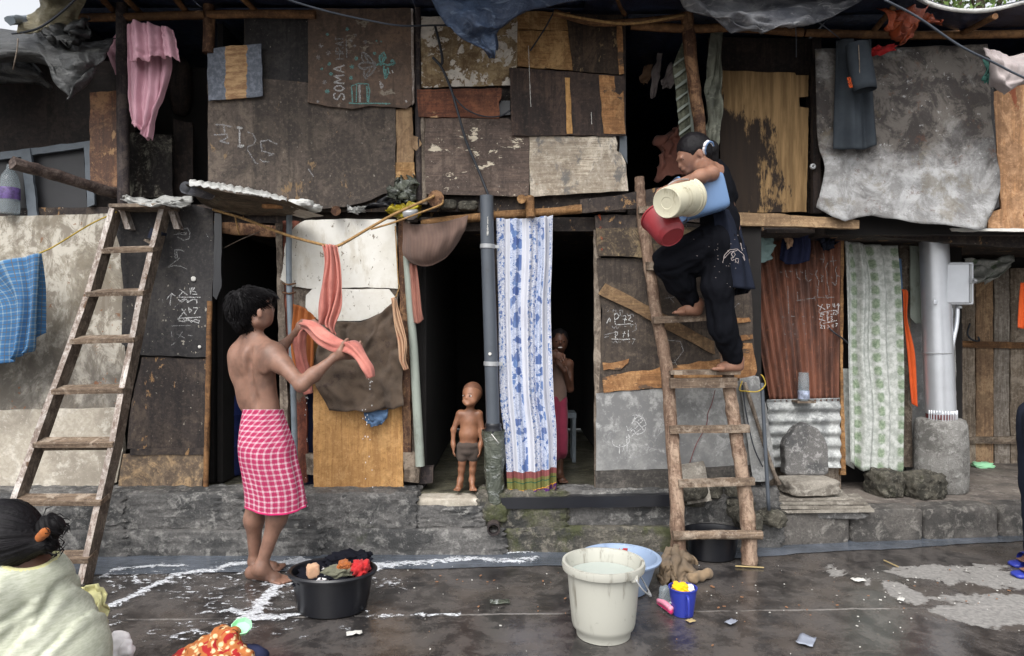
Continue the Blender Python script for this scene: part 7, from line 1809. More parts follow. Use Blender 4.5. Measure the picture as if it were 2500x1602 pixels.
V, F = rock(hx + np.array((.078, .06, -.09)), (.014, .05, .012), 3, 5, .04, 3); mk('handle_grip', V, F, M['clamp'], bw, smooth=True)
# blue basin behind
bb = thing('basin', 'light blue basin standing behind the white bucket', 'basin', G(1500, 1455))
cbb = G(1512, 1440); cbb[2] = .002
V, F = lathe([(0, .01), (.12, .0), (.145, .006), (.172, .08), (.192, .145), (.203, .160), (.218, .163), (.222, .174), (.212, .181), (.200, .178), (.186, .150), (.165, .08), (.135, .02), (0, .02)], 56, cbb, (0, 0, 1)); mk('body', V, F, M['tub_blue'], bb, smooth=True, angle=45)
cloth('red_garment', [[(1490, 1352, 3.62), (1515, 1344, 3.62), (1530, 1340, 3.62)], [(1490, 1360, 3.58), (1515, 1356, 3.55), (1530, 1356, 3.58)], [(1500, 1372, 3.58), (1520, 1372, 3.56), (1532, 1368, 3.58)]], M['red_cloth'], None, 14, 12, crumple(.05, 4, 5), .005, label='red garment lying in the light blue basin', cat='garment')
V, F = rock(cbb + np.array((0, 0, .07)), (.24, .24, .12), 5, 10, .2, 3); mk('soaking_clothes', V, F, M['steel_blue'], smooth=True, label='blue-grey washing soaking at the bottom of the light blue basin', cat='washing')
# black tub with washing
cbt = G(812, 1487); cbt[2] = .003
prof = [(0, .008), (.13, 0), (.158, .004), (.172, .06), (.185, .135), (.192, .150), (.205, .153), (.209, .163), (.200, .170), (.188, .167), (.178, .14), (.16, .05), (.14, .016), (0, .018)]
k_ = 1.06
V, F = lathe([(a * k_, b * 1.18) for a, b in prof], 56, cbt, (0, 0, 1), .80); mk('wash_tub', V, F, M['tub_black'], smooth=True, angle=45, label='black plastic tub of washing beside the boy', cat='tub')
def lump(name, off, sz, mat, seed, label, cat='garment', amp=.35):
    V, F = rock(cbt + np.array(off), sz, seed, 16, amp, 2.5, 0, 2.4); V = np.array(V)
    V = np.array([p + np.array((.006 * nz(p, 22, seed), .006 * nz(p, 26, seed + 3), .012 * nz(p, 24, seed + 5))) for p in V])
    return mk(name, V, F, mat, smooth=True, label=label, cat=cat)
lump('washing', (-.01, 0, .165), (.32, .24, .09), M['black_wash'], 3, 'black wet washing filling the black tub')
lump('washing', (.06, .09, .215), (.22, .14, .07), M['black_wash'], 8, 'raised dark wet cloth at the back of the black tub')
lump('washing', (.035, -.055, .20), (.15, .09, .05), M['olive_cloth'], 13, 'olive wet garment in front in the black tub')
lump('washing', (.14, -.02, .205), (.09, .11, .075), M['red_cloth'], 23, 'bright red wet garment in the black tub')
lump('washing', (.065, -.02, .215), (.06, .10, .05), M['rust_cloth'], 33, 'small tan-red garment between olive and red washing')
cloth('garment', [[(766, 1402, 3.4), (790, 1392, 3.38), (820, 1388, 3.38)], [(768, 1416, 3.34), (790, 1408, 3.3), (820, 1402, 3.34)], [(776, 1432, 3.34), (795, 1424, 3.3), (818, 1420, 3.34)]], M['white_cloth'], None, 20, 16, crumple(.05, 4, 15), .005, label='white garment lying over the black tub washing', cat='garment')
V, F = rock(cbt + np.array((-.075, -.08, .215)), (.06, .05, .07), 3, 8, .1, 4, .5); mk('soap_block', V, F, M['beige_cloth'], smooth=True, label='peach coloured cloth lump beside the white garment in the tub', cat='cloth')
# black basin behind ladder
cbk = G(1738, 1362); cbk[2] = .005
V, F = lathe([(a * .86, b * 1.0) for a, b in prof], 48, cbk, (0, 0, 1), .75); mk('wash_tub', V, F, M['tub_black'], smooth=True, angle=45, label='black empty tub standing behind the foot of the pole ladder', cat='tub')
# burlap heap
cloth('sackcloth', [[(1625, 1392, 4.12), (1655, 1385, 4.12), (1690, 1385, 4.12)], [(1634, 1345, 4.04), (1658, 1328, 4.05), (1674, 1350, 4.04)], [(1612, 1372, 3.92), (1645, 1362, 3.86), (1690, 1376, 3.95)], [(1604, 1408, 3.80), (1648, 1402, 3.73), (1698, 1402, 3.86)], [(1598, 1430, 3.76), (1650, 1434, 3.68), (1700, 1426, 3.78)]], M['burlap_heap'], None, 40, 46, crumple(.10, 4, 33), .012, label='brown burlap sack heaped on the street beside the pole ladder', cat='sacking')
V, F = sdf_mesh([C(G(1690, 1412, .03), G(1728, 1400, .03), .032, .028, .03)], .008)
V = displace(V, F, lambda p: .016 * nz(p, 24, 4)); V[:, 2] = np.maximum(V[:, 2], .005)
mk('sackcloth', V, F, M['burlap_heap'], smooth=True, label='loose end of brown sacking right of the burlap heap', cat='sacking')
# mug and brushes
mg = thing('mug', 'dark blue plastic mug standing on the street beside the bucket', 'mug', G(1667, 1502))
cm = G(1667, 1500); cm[2] = .002
V, F = lathe([(0, .008), (.042, .008), (.044, 0), (.05, .0), (.054, .03), (.062, .09), (.066, .125), (.070, .127), (.070, .133), (.064, .133), (.058, .09), (.05, .02), (0, .014)], 36, cm, (0, 0, 1)); mk('body', V, F, M['mug_blue'], mg, smooth=True, angle=45)
V, F = tube([cm + np.array((.005, -.060, .112)), cm + np.array((.005, -.085, .105)), cm + np.array((.006, -.088, .06)), cm + np.array((.006, -.078, .02)), cm + np.array((.006, -.052, .012))], .0075, 8, n=20); mk('handle', V, F, M['mug_blue'], mg, smooth=True)
V, F = rock(cm + np.array((-.012, 0, .125)), (.08, .075, .05), 3, 12, .3, 2.5); V = np.array([p + .006 * nz(p, 40, 2) for p in V]); mk('yellow_cloth', V, F, M['yellow_cloth'], smooth=True, label='yellow scrubber stuffed in the blue mug', cat='scrubber')
V, F = rock(cm + np.array((.035, 0, .125)), (.04, .05, .035), 9, 10, .25, 2.5); mk('white_cloth', V, F, M['white_cloth'], smooth=True, label='white scrap beside the yellow scrubber in the mug', cat='cloth')
br = thing('brush', 'pink scrubbing brush lying left of the blue mug', 'brush', G(1625, 1478))
a_, b_ = G(1606, 1466, .03), G(1640, 1488, .035)
V, F = tube([a_, (a_ + b_) / 2 + np.array((0, 0, .008)), b_], [.010, .014, .013], 10, n=10); mk('brush_back', V, F, M['pink_plastic'], br, smooth=True)
V, F = tube([a_ - (0, 0, .012), b_ - (0, 0, .014)], [.008, .011], 8, n=6); mk('bristles', V, F, M['pink_band'], br, smooth=True)
V, F = rock(G(1630, 1462, .05) + np.array((0, .05, 0)), (.06, .05, .09), 3, 9, .1, 4, .4); mk('soap_bottle', V, F, M['bottle'], smooth=True, label='pale blue clear bag standing behind the pink brush', cat='plastic bag')
# textile heap in the foreground and mint soap dish
chp = G(520, 1640); chp[2] = 0
V, F = sdf_mesh([E(chp + (-.02, .04, .0), (.17, .13, .095), .04), C(chp + (-.12, .02, .03), chp + (.02, .08, .10), .04, .05, .05), C(chp + (.0, .06, .07), chp + (.12, .02, .03), .05, .035, .05), E(chp + (.02, .09, .09), (.05, .04, .045), .03)], .009)
V = displace(V, F, lambda p: .020 * nz(p, 16, 4) + .012 * nz(p, 34, 8)); V[:, 2] = np.maximum(V[:, 2], .004)
mk('cloth_heap', V, F, M['kanga'], smooth=True, label='orange, red and cream patterned cloth heaped in the foreground', cat='cloth heap')
V, F = sdf_mesh([E(chp + (-.06, .11, .02), (.10, .06, .05), .04), E(chp + (.10, .10, .02), (.09, .06, .045), .04)], .009)
V = displace(V, F, lambda p: .02 * nz(p, 16, 14)); V[:, 2] = np.maximum(V[:, 2], .004)
mk('cloth_heap', V, F, M['navy_cloth'], smooth=True, label='dark navy cloth under the patterned heap', cat='cloth heap')
V, F = lathe([(0, 0), (.035, 0), (.042, .02), (.044, .022), (.040, .024), (.034, .006), (0, .006)], 8, chp + np.array((.065, .13, .115)), (.2, -.5, 1)); mk('soap_dish', V, F, M['mint_plastic'], smooth=False, label='mint green soap dish resting on the patterned heap', cat='soap dish')
V, F = sdf_mesh([C(G(280, 1640) + (0, 0, .05), G(290, 1625) + (0, 0, .11), .04, .03, .03), C(G(300, 1640) + (0, 0, .04), G(312, 1640) + (0, 0, .10), .035, .03, .03)], .008)
V = displace(V, F, lambda p: .022 * nz(p, 16, 14) + .012 * nz(p, 40, 4)); mk('white_washing', V, F, M['white_cloth'], smooth=True, label='white wet washing in front of the crouching woman', cat='washing')
# ================================================================ people
def person(name_label, loc): return thing('person', name_label, 'person', loc)
def body(prims, mat, par, h=.006, name='body', disp=None, **kw):
    V, F = sdf_mesh(prims, h)
    if disp: V = displace(V, F, disp)
    return mk(name, V, F.tolist(), mat, par, smooth=True, **kw)
def tufts(prims, n, L, w, region, droop, seed=1, lift=.004):
    """short locks of hair following a surface"""
    rng = random.Random(seed)
    V0, F0 = sdf_mesh(prims, .012)
    N = vnormals(V0, F0)
    out = []
    idx = [i for i in range(len(V0)) if region(V0[i])]
    for k in range(n):
        i = rng.choice(idx)
        p = V0[i] - N[i] * .004; nn = N[i]
        g = np.asarray(droop(p), float); g = g - nn * (g @ nn); g /= np.linalg.norm(g) + 1e-9
        l = L * rng.uniform(.6, 1.3)
        s_ = np.cross(nn, g)
        a = rng.uniform(-.35, .35); g = g * math.cos(a) + s_ * math.sin(a); s_ = np.cross(nn, g)
        q1 = p + g * l * .5 + nn * (lift + rng.uniform(0, .006)); q2 = p + g * l + nn * rng.uniform(-.004, .006)
        out.append(([p - s_ * w, p + s_ * w, q1 + s_ * w * .8 + nn * .003, q1 - s_ * w * .8, q2, q1 + nn * .006], [(0, 1, 2, 5), (0, 5, 3, 0)[:3], (3, 5, 4), (5, 2, 4)]))
    return join(out)

# ---------------------------------------------------------------- the boy
pb = person('boy with bare back in pink checked wrap holding up a salmon cloth', G(650, 1425))
fb = np.array((.62, .785, 0)); Yb = yaw(fb); rb = Yb[0]; f_h = np.array((.95, .28, .05)); Yh = yaw(f_h)
pr = []
# trunk
pr += [E(P(624, 885, 3.76), (.128, .082, .135), .05, Yb), E(P(634, 945, 3.76), (.108, .078, .13), .05, Yb), E(P(644, 1005, 3.76), (.100, .078, .12), .05, Yb), E(P(652, 1062, 3.77), (.105, .085, .09), .05, Yb)]
shL, shR = P(588, 866, 3.83), P(668, 864, 3.68)
pr += [E(P(590, 893, 3.80), (.060, .07, .12), .07, Yb), E(P(606, 960, 3.78), (.05, .065, .11), .05, Yb)]
pr += [C(shL, shR, .043, .045, .08), C(shR, P(640, 835, 3.73), .042, .035, .04), C(shL, P(600, 830, 3.8), .040, .035, .04)]
# shoulder blades
pr += [E(P(598, 880, 3.70), (.04, .02, .06), .03, Yb), E(P(646, 886, 3.64), (.045, .022, .062), .03, Yb)]
# spine furrow
for y0, x0 in ((862, 608), (892, 606), (922, 607), (952, 612), (982, 620)):
    pr.append(E(P(x0, y0, 3.665), (.011, .024, .036), .026, Yb, cut=True))
pr += [C(P(620, 838, 3.76), P(622, 785, 3.75), .047, .043, .04)]
# head
hc = P(614, 752, 3.75)
pr += [E(hc, (.080, .096, .100), .02, Yh), E(P(635, 768, 3.75), (.058, .072, .075), .03, Yh), E(P(647, 786, 3.76), (.030, .030, .022), .025, Yh), C(P(640, 790, 3.72), P(628, 786, 3.70), .02, .022, .03)]
nose = P(666, 757, 3.79)
pr += [C(P(656, 742, 3.77), nose, .008, .012, .010), E(P(655, 768, 3.765), (.02, .016, .010), .012, Yh), C(P(655, 736, 3.76), P(652, 735, 3.70), .010, .010, .014)]
# ear
pr += [E(P(634, 765, 3.668), (.007, .016, .027), .008, Yh), E(P(637, 764, 3.650), (.009, .009, .017), .005, Yh, cut=True)]
# right arm
el, wr = P(736, 940, 3.56), P(817, 872, 3.63)
pr += [C(shR, P(690, 890, 3.64), .052, .048, .05), C(P(690, 890, 3.64), el, .046, .034, .03), C(el, el + (wr - el) * .35, .033, .036, .03), C(el + (wr - el) * .35, wr, .036, .020, .03)]
pm = P(842, 864, 3.64)
hand(wr, pm, P(868, 862, 3.68) - P(842, 864, 3.64), (0, .35, -1), pr, 1.0, (.2, .4, 1), .05, .45)
# left arm reaching past the body
el2, wr2 = P(668, 868, 4.0), P(724, 812, 3.99)
pr += [C(shL, P(640, 866, 3.96), .042, .040, .05), C(P(640, 866, 3.96), el2, .040, .033, .02), C(el2, el2 + (wr2 - el2) * .4, .033, .031, .02), C(el2 + (wr2 - el2) * .4, wr2, .030, .020, .02)]
hand(wr2, P(742, 797, 3.98), (.9, 0, .15), (0, -.3, -1), pr, .95, (.2, .6, -1), .02, .5)
# legs
kR, aR, kL, aL = P(700, 1203, 3.77), P(636, 1388, 3.74), P(624, 1215, 3.84), P(622, 1372, 3.90)
pr += [C(P(664, 1085, 3.76), kR, .070, .050, .04), C(P(636, 1085, 3.80), kL, .070, .050, .04)]
for k_, a_, in ((kR, aR), (kL, aL)):
    mid = k_ + (a_ - k_) * .33
    pr += [C(k_, mid + np.array((-.006, -.004, 0)), .046, .047, .05), C(mid + np.array((-.006, -.004, 0)), a_, .047, .029, .05)]
foot(aR, G(602, 1414) + (0, .02, .008), G(703, 1432) + (0, .02, .008), pr, 1.08)
foot(aL, G(610, 1400) + (0, .02, .008), G(690, 1396) + (0, .02, .008), pr, 1.02)
bo = body(pr, M['skin_boy'], pb, .0062)
# hair
hp = [E(P(606, 745, 3.745), (.100, .108, .098), .02, Yh), E(P(590, 760, 3.74), (.085, .07, .09), .03, Yh), C(P(600, 780, 3.73), P(612, 795, 3.74), .06, .045, .03), E(P(638, 728, 3.75), (.07, .06, .045), .03, Yh)]
hcut = hp + [E(P(668, 771, 3.77), (.085, .045, .062), .008, Yh, cut=True), E(P(640, 778, 3.64), (.04, .030, .040), .008, Yh, cut=True)]
hv, hf = sdf_mesh(hcut, .006)
hv = displace(hv, hf, lambda p: .006 * nz(p * np.array((1, 1, .5)), 55, 2) + .006 * nz(p, 22, 5))
mk('hair', hv, hf.tolist(), M['hair'], pb, smooth=True)
hx_, hz_ = P(650, 758, 3.7)[0], P(600, 780, 3.74)[2]
crown = P(588, 712, 3.70)
V, F = tufts(hp, 1900, .065, .0026, lambda p: p[0] < hx_ and p[2] > hz_ - .04, lambda p: (p - crown) + np.array((.02, 0, -.03)), 5, .003)
mk('hair_locks', V, F, M['hair'], pb)
# thin dark neck string
V, F = lathe([(.0495, -.002), (.052, 0), (.0495, .002)], 24, P(621, 822, 3.755), (.1, -.25, 1)); mk('neck_string', V, F, M['cable'], pb, smooth=True)
# wrap
rows = [(1000, 643, 47, .088), (1012, 643, 49, .092), (1050, 646, 59, .110), (1090, 651, 68, .125), (1120, 655, 70, .125), (1160, 664, 71, .12), (1200, 671, 71, .115), (1228, 674, 71.5, .112), (1240, 675, 71, .112)]
rr_ = catmull([np.array(r_) for r_ in rows], 60)
V, F, UV = [], [], []
sg = 96
for j, (y, x, hw, dr_) in enumerate(rr_):
    t = j / 59
    cc = P(x, y, 3.755)
    a_ = hw / FPX * 3.755
    arc = 0; pv = None
    for k in range(sg + 1):
        th_ = 2 * math.pi * k / sg + .4
        fo = 1 + (.03 + .07 * t) * nz((math.cos(th_) * 2.3, math.sin(th_) * 2.3, t * 1.1), 1.6, 3) + (.008 + .022 * t) * math.sin(th_ * 7 + t * 2.5 + 2 * math.sin(th_))
        sagz = .012 * t * math.sin(th_ * 2 + 1)
        p = cc + np.array((a_ * fo * math.cos(th_), dr_ * fo * math.sin(th_), sagz - .01 * math.sin(th_) * (1 - t)))
        if k: arc += np.linalg.norm(p - pv)
        pv = p; V.append(p); UV.append((arc + .35 * (t - .5) * .05, cc[2]))
    if j: F += [((j - 1) * (sg + 1) + k, (j - 1) * (sg + 1) + k + 1, j * (sg + 1) + k + 1, j * (sg + 1) + k) for k in range(sg)]
F = [f[::-1] for f in F]
mk('wrap_skirt', V, F, M['pink_check'], pb, smooth=True, uv=UV, solid=.004)
nb = len(rr_) - 1
b0 = (nb - 3) * (sg + 1)
Vb = np.array(V[b0:]); cc = P(675, 1236, 3.755)
Vb = Vb + (Vb - cc) * np.array((.02, .02, 0)) / 1.0
Fb = [((j - 1) * (sg + 1) + k, j * (sg + 1) + k, j * (sg + 1) + k + 1, (j - 1) * (sg + 1) + k + 1) for j in range(1, 4) for k in range(sg)]
mk('hem_band', Vb, Fb, M['pink_band'], pb, smooth=True, uv=UV[b0:], solid=.003)
# cloth in his hands
def wring(pts, radii, name, label, seed, n=46, seg=22, flat=.75):
    W = catmull([P(*p) for p in pts], n); Rr = [float(v[0]) for v in catmull([np.array([r_]) for r_ in radii], n)]
    V, F = tube(W, Rr, seg, 0, None, True, 0, flat)
    cen = np.repeat(np.array(W), seg, axis=0)
    out = []
    for i, p in enumerate(V):
        a = (i % seg) / seg * 6.283; t = (i // seg) / n
        dv = p - cen[i]
        out.append(p + dv * (.28 * math.sin(a * 5 + t * 6 + seed) + .14 * math.sin(a * 9 - t * 9)))
    return mk(name, out, F, M['salmon'], None, smooth=True, label=label, cat='cloth')
wring([(742, 792, 3.93), (765, 800, 3.85), (795, 830, 3.78), (830, 848, 3.70), (858, 850, 3.64), (880, 872, 3.61), (898, 900, 3.60), (906, 922, 3.60)], [.030, .040, .046, .044, .044, .030, .030, .020], 'wet_cloth', 'salmon wet cloth twisted between the two hands of the boy', 1)
wring([(746, 800, 3.99), (735, 820, 4.0), (733, 860, 4.02), (742, 910, 4.02), (752, 962, 4.02)], [.028, .036, .034, .034, .028], 'wet_cloth', 'hanging tail of salmon cloth below the far hand of the boy', 4)
parts = []
random.seed(12)
for x0, y0, y1, d in ((905, 925, 1380, 3.6), (748, 968, 1400, 4.0), (893, 1000, 1200, 3.6)):
    for k in range(13):
        y = y0 + (y1 - y0) * random.random() ** 1.5; parts.append(rock(P(x0 + random.gauss(0, 4) + (y - y0) * .01, y, d), (.004, .004, random.uniform(.005, .010)), 1, 2, 0, 2.2))
mk('water_drops', *join(parts), M['drop'], kind='stuff', smooth=True)

# ---------------------------------------------------------------- the toddler
M['stub'] = plain('stub', c(82, 54, 40), .7)
pt = person('toddler with shaved head standing in the middle doorway, looking left', P(1140, 1197, 4.40))
ft = np.array((-.45, -.9, -.02)); Yt = yaw(ft); Y0 = yaw((-.05, -1, 0))
D = 4.40
pr = [E(P(1146, 1030, D), (.062, .046, .062), .03, Y0), E(P(1145, 1060, D), (.066, .056, .06), .03, Y0), E(P(1143, 1088, D), (.064, .052, .045), .03, Y0)]
pr += [C(P(1125, 1010, D), P(1168, 1010, D), .024, .024, .03), C(P(1148, 1008, D), P(1149, 988, D), .024, .024, .02)]
th = P(1152, 962, D)
pr += [E(th + (.004, .01, .008), (.061, .072, .068), .02, Yt), E(P(1148, 976, D - .03), (.044, .04, .042), .03, Yt), E(P(1141, 987, D - .06), (.018, .018, .012), .02, Yt), E(P(1134, 980, D - .055), (.014, .012, .012), .02, Yt), E(P(1155, 980, D - .055), (.016, .014, .014), .02, Yt)]
fdir = ft / np.linalg.norm(ft); fr_ = Yt[0]
fc = th + fdir * .068
pr += [C(fc + (0, 0, -.006), fc + fdir * .004 + (0, 0, -.018), .0055, .008, .010), E(fc + fdir * -.006 + (0, 0, -.036), (.012, .007, .006), .008, Yt)]
pr += [E(P(1165, 976, D + .005), (.006, .012, .018), .008, Yt), E(P(1166, 976, D - .004), (.003, .006, .010), .004, Yt, cut=True)]
for sx_, pts in ((1, [(1121, 1012), (1107, 1050), (1106, 1082)]), (-1, [(1170, 1012), (1178, 1052), (1174, 1084)])):
    a, b, g = [P(x, y, D - .01 * i) for i, (x, y) in enumerate(pts)]
    pr += [C(a, b, .021, .016, .02), C(b, g, .017, .0115, .015)]
    hand(g, g + np.array((0.003 * sx_, -.008, -.026)), (.02 * sx_, -.1, -1), (0.2 * sx_, -1, 0), pr, .52, (sx_, -.2, 0), .1, .35, 1, .004)
for pts in ([(1131, 1095), (1128, 1130), (1124, 1172)], [(1156, 1095), (1155, 1130), (1152, 1172)]):
    a, b, g = [P(x, y, D) for x, y in pts]
    g = g + (0, .01, 0)
    pr += [C(a, b, .037, .025, .012), C(b, b + (g - b) * .4, .0235, .0225, .010), C(b + (g - b) * .4, g, .0225, .016, .010)]
    dx = -.022 if pts[0][0] < 1140 else .012
    h0 = np.array((g[0], g[1] + .02, LH - .055 + .012)); zt_ = P(0, 1199, 4.33)[2]
    foot(g, np.array((g[0], g[1] + .012, zt_)), np.array((g[0] + dx, g[1] - .085, zt_)), pr, .56)
body(pr, M['skin_toddler'], pt, .0045)
for s_ in (-1, 1):
    ec = fc + fr_ * .022 * s_ + fdir * (-.0085 if s_ > 0 else -.0075) + np.array((0, 0, -.006))
    V, F = sdf_mesh([E(ec, (.0105, .0060, .0058), .001, Yt)], .0018); mk('eye', V, F.tolist(), M['eye_white'], pt, smooth=True)
    V, F = sdf_mesh([E(ec + fdir * .0035 + fr_ * -.001, (.0062, .0042, .0062), .001, Yt)], .0015); mk('iris', V, F.tolist(), M['eye_dark'], pt, smooth=True)
    V, F = tube([fc + fr_ * (.012 * s_) + np.array((0, .001, .010)) + fdir * .002, fc + fr_ * (.024 * s_) + np.array((0, .002, .013)) + fdir * .000, fc + fr_ * (.036 * s_) + np.array((0, .006, .009)) - fdir * .006], [.0009, .0012, .0008], 6, n=8); mk('eyebrow', V, F, M['stub'], pt, smooth=True)
V, F = sdf_mesh([E(fc + fdir * .0005 + np.array((0, 0, -.0335)), (.0125, .006, .004), .004, Yt), E(fc + fdir * .0005 + np.array((0, 0, -.040)), (.0105, .006, .0045), .004, Yt)], .0025); mk('lips', V, F.tolist(), M['lip'], pt, smooth=True)
V, F = sdf_mesh([E(th + (.004, .012, .010), (.0615, .0725, .0685), .01, Yt), E(th + fdir * .075 + (0, 0, -.03), (.08, .06, .075), .012, Yt, cut=True), E(th + (0, 0, -.075), (.1, .1, .06), .01, None, cut=True)], .0035)
mk('shaved_hair', V, F.tolist(), plain('stubble', c(112, 74, 54), .7, .15, 40), pt, smooth=True)
# plain brown shorts
V, F = sdf_mesh([E(P(1143, 1087, D), (.073, .066, .034), .02, Y0), E(P(1143, 1100, D), (.056, .064, .034), .02, Y0), C(P(1131, 1098, D), P(1129, 1114, D), .044, .040, .012), C(P(1156, 1098, D), P(1155, 1114, D), .044, .040, .012)], .005)
V = displace(V, F, lambda p: .003 * nz(p, 30, 2)); mk('shorts', V, F.tolist(), M['shorts_brown'], pt, smooth=True)

# ---------------------------------------------------------------- the woman on the ladder
pw = person('woman in black climbing the pole ladder with buckets on her arm', P(1760, 905, 4.15))
fw = np.array((-.88, .42, -.30)); Yw = yaw(fw)
D = 4.04
hd = P(1692, 370, 3.98)
Yh = yaw((-.93, -.10, -.42)); fh = Yh[1]; uh = Yh[2]; rh = Yh[0]
pr = [E(hd, (.078, .092, .095), .02, Yh), E(hd + fh * .040 - uh * .045, (.052, .060, .062), .03, Yh), E(hd + fh * .072 - uh * .095, (.022, .022, .018), .022, Yh)]
fcw = hd + fh * .095 - uh * .030
pr += [C(fcw + uh * .012, fcw + fh * .012 - uh * .018, .008, .011, .010), E(fcw - uh * .042 + fh * .002, (.018, .012, .010), .012, Yh), C(fcw + uh * .022 + rh * .03, fcw + uh * .022 - rh * .03, .009, .009, .014)]
pr += [E(hd - rh * .078 - uh * .030 + fh * .0, (.008, .018, .028), .010, Yh)] if rh[1] > 0 else [E(hd + rh * .078 - uh * .030, (.008, .018, .028), .010, Yh)]
nk = P(1722, 412, 4.02)
pr += [C(hd - uh * .05 - fh * .02, nk, .044, .048, .04), E(P(1735, 430, 4.03), (.09, .07, .07), .05, None)]
pr += [C(P(1735, 430, 4.03), P(1765, 560, 4.05), .09, .10, .05)]
sR = P(1722, 412, 3.93)
el = P(1737, 424, 3.78); wr = P(1657, 447, 3.66)
pr += [C(P(1735, 425, 3.98), sR, .055, .050, .03), C(sR, el, .048, .038, .03), C(el, el + (wr - el) * .35, .037, .037, .03), C(el + (wr - el) * .35, wr, .036, .021, .03)]
hand(wr, P(1637, 454, 3.65), (-1, .05, -.35), (0, -1, -.1), pr, .92, (-.3, 0, -1), .02, .5)
# far arm holding the ladder
pr += [C(P(1725, 425, 4.12), P(1690, 480, 4.2), .045, .036, .03), C(P(1690, 480, 4.2), P(1655, 505, 4.2), .034, .022, .03)]
hand(P(1655, 505, 4.2), P(1635, 510, 4.2), (-1, .1, .1), (0, 1, -.2), pr, .92, (0, .3, -1), .0, .6)
# legs and feet
hR, kR, aR = P(1748, 590, 4.0), P(1634, 640, 4.02), P(1694, 742, 4.16)
hL, kL, aL = P(1765, 600, 4.08), P(1752, 745, 4.06), P(1798, 878, 4.12)
pr += [C(hR, kR, .085, .055, .04), C(kR, aR, .050, .034, .03), C(hL, kL, .085, .055, .04), C(kL, aL, .052, .034, .03)]
zt1 = LP(0, 768, e0, es)[2]; zt2 = LP(0, 902, e0, es)[2]
foot(aR + (.03, 0, 0), np.array((P(1712, 768, 4.16)[0], 4.17, zt1)), np.array((P(1640, 768, 4.14)[0], 4.13, zt1)), pr, .95)
foot(aL + (.01, 0, 0), np.array((P(1810, 902, 4.13)[0], 4.12, zt2)), np.array((P(1734, 904, 4.10)[0], 4.09, zt2)), pr, .95)
body(pr, M['skin_woman'], pw, .0065)
# hair with bun and scrunchie
hpw = [E(hd - fh * .010 + uh * .010, (.088, .100, .100), .02, Yh), E(hd - fh * .05 - uh * .015, (.075, .058, .080), .03, Yh)]
cutf = [E(hd + fh * .085 - uh * .055, (.09, .062, .078), .012, Yh, cut=True), E(hd + rh * .08 * (1 if rh[1] < 0 else -1) - uh * .052 + fh * .005, (.04, .036, .040), .012, Yh, cut=True)]
hv, hf = sdf_mesh(hpw + cutf, .006)
hv = displace(hv, hf, lambda p: .002 * nz(p, 60, 2)); hairw = (hv, hf)
V, F = sdf_mesh([E(P(1734, 368, 3.98), (.050, .048, .060), .02), C(P(1722, 362, 3.98), P(1740, 394, 3.98), .034, .028, .03)], .006); V = displace(V, F, lambda p: .006 * nz(p, 30, 2)); mk('hair_bun', V, F.tolist(), M['hair'], pw, smooth=True)
def comb_uv(V, bq, org, ux=None):
    bd = (bq - org) / np.linalg.norm(bq - org); bu = np.cross(bd, (0, 1., 0)); bu /= np.linalg.norm(bu); bv = np.cross(bd, bu)
    return [(abs(math.atan2((p - bq) @ bu, (p - bq) @ bv)) * .35, float((p - bq) @ bd)) for p in V]
def ring(cc, ax, R_, r_, n=28, m=8, rip=.12):
    ax = np.asarray(ax, float); ax /= np.linalg.norm(ax); u = np.cross(ax, (0, 0, 1.)); u /= np.linalg.norm(u) + 1e-9; w = np.cross(ax, u)
    pts = [cc + R_ * (math.cos(t) * u + math.sin(t) * w) for t in np.linspace(0, 2 * math.pi, n)]
    return tube(pts, [r_ * (1 + rip * math.sin(i * 2.1)) for i in range(n)], m)
mk('hair', hairw[0], hairw[1].tolist(), M['combed'], pw, smooth=True, uv=comb_uv(hairw[0], P(1728, 368, 3.98), hd))
V, F = ring(P(1727, 362, 3.925), (.62, -.72, -.3), .036, .010); mk('hair_tie', V, F, M['white_cloth'], pw, smooth=True)
V, F = ring(P(1731, 363, 3.925), (.62, -.72, -.3), .038, .007); mk('hair_tie', V, F, M['bucket_blue'], pw, smooth=True)
# eye, brow, lips
for s_ in (-1, 1):
    q = fcw + uh * .006 - fh * .008 + rh * .028 * s_
    V, F = sdf_mesh([E(q, (.012, .006, .004), .001, Yh)], .002); mk('eyelid', V, F.tolist(), M['eye_dark'], pw, smooth=True)
    V, F = tube([q + uh * .016 + rh * .012, q + uh * .019, q + uh * .016 - rh * .012], .0025, 6, n=6); mk('eyebrow', V, F, M['eye_dark'], pw, smooth=True)
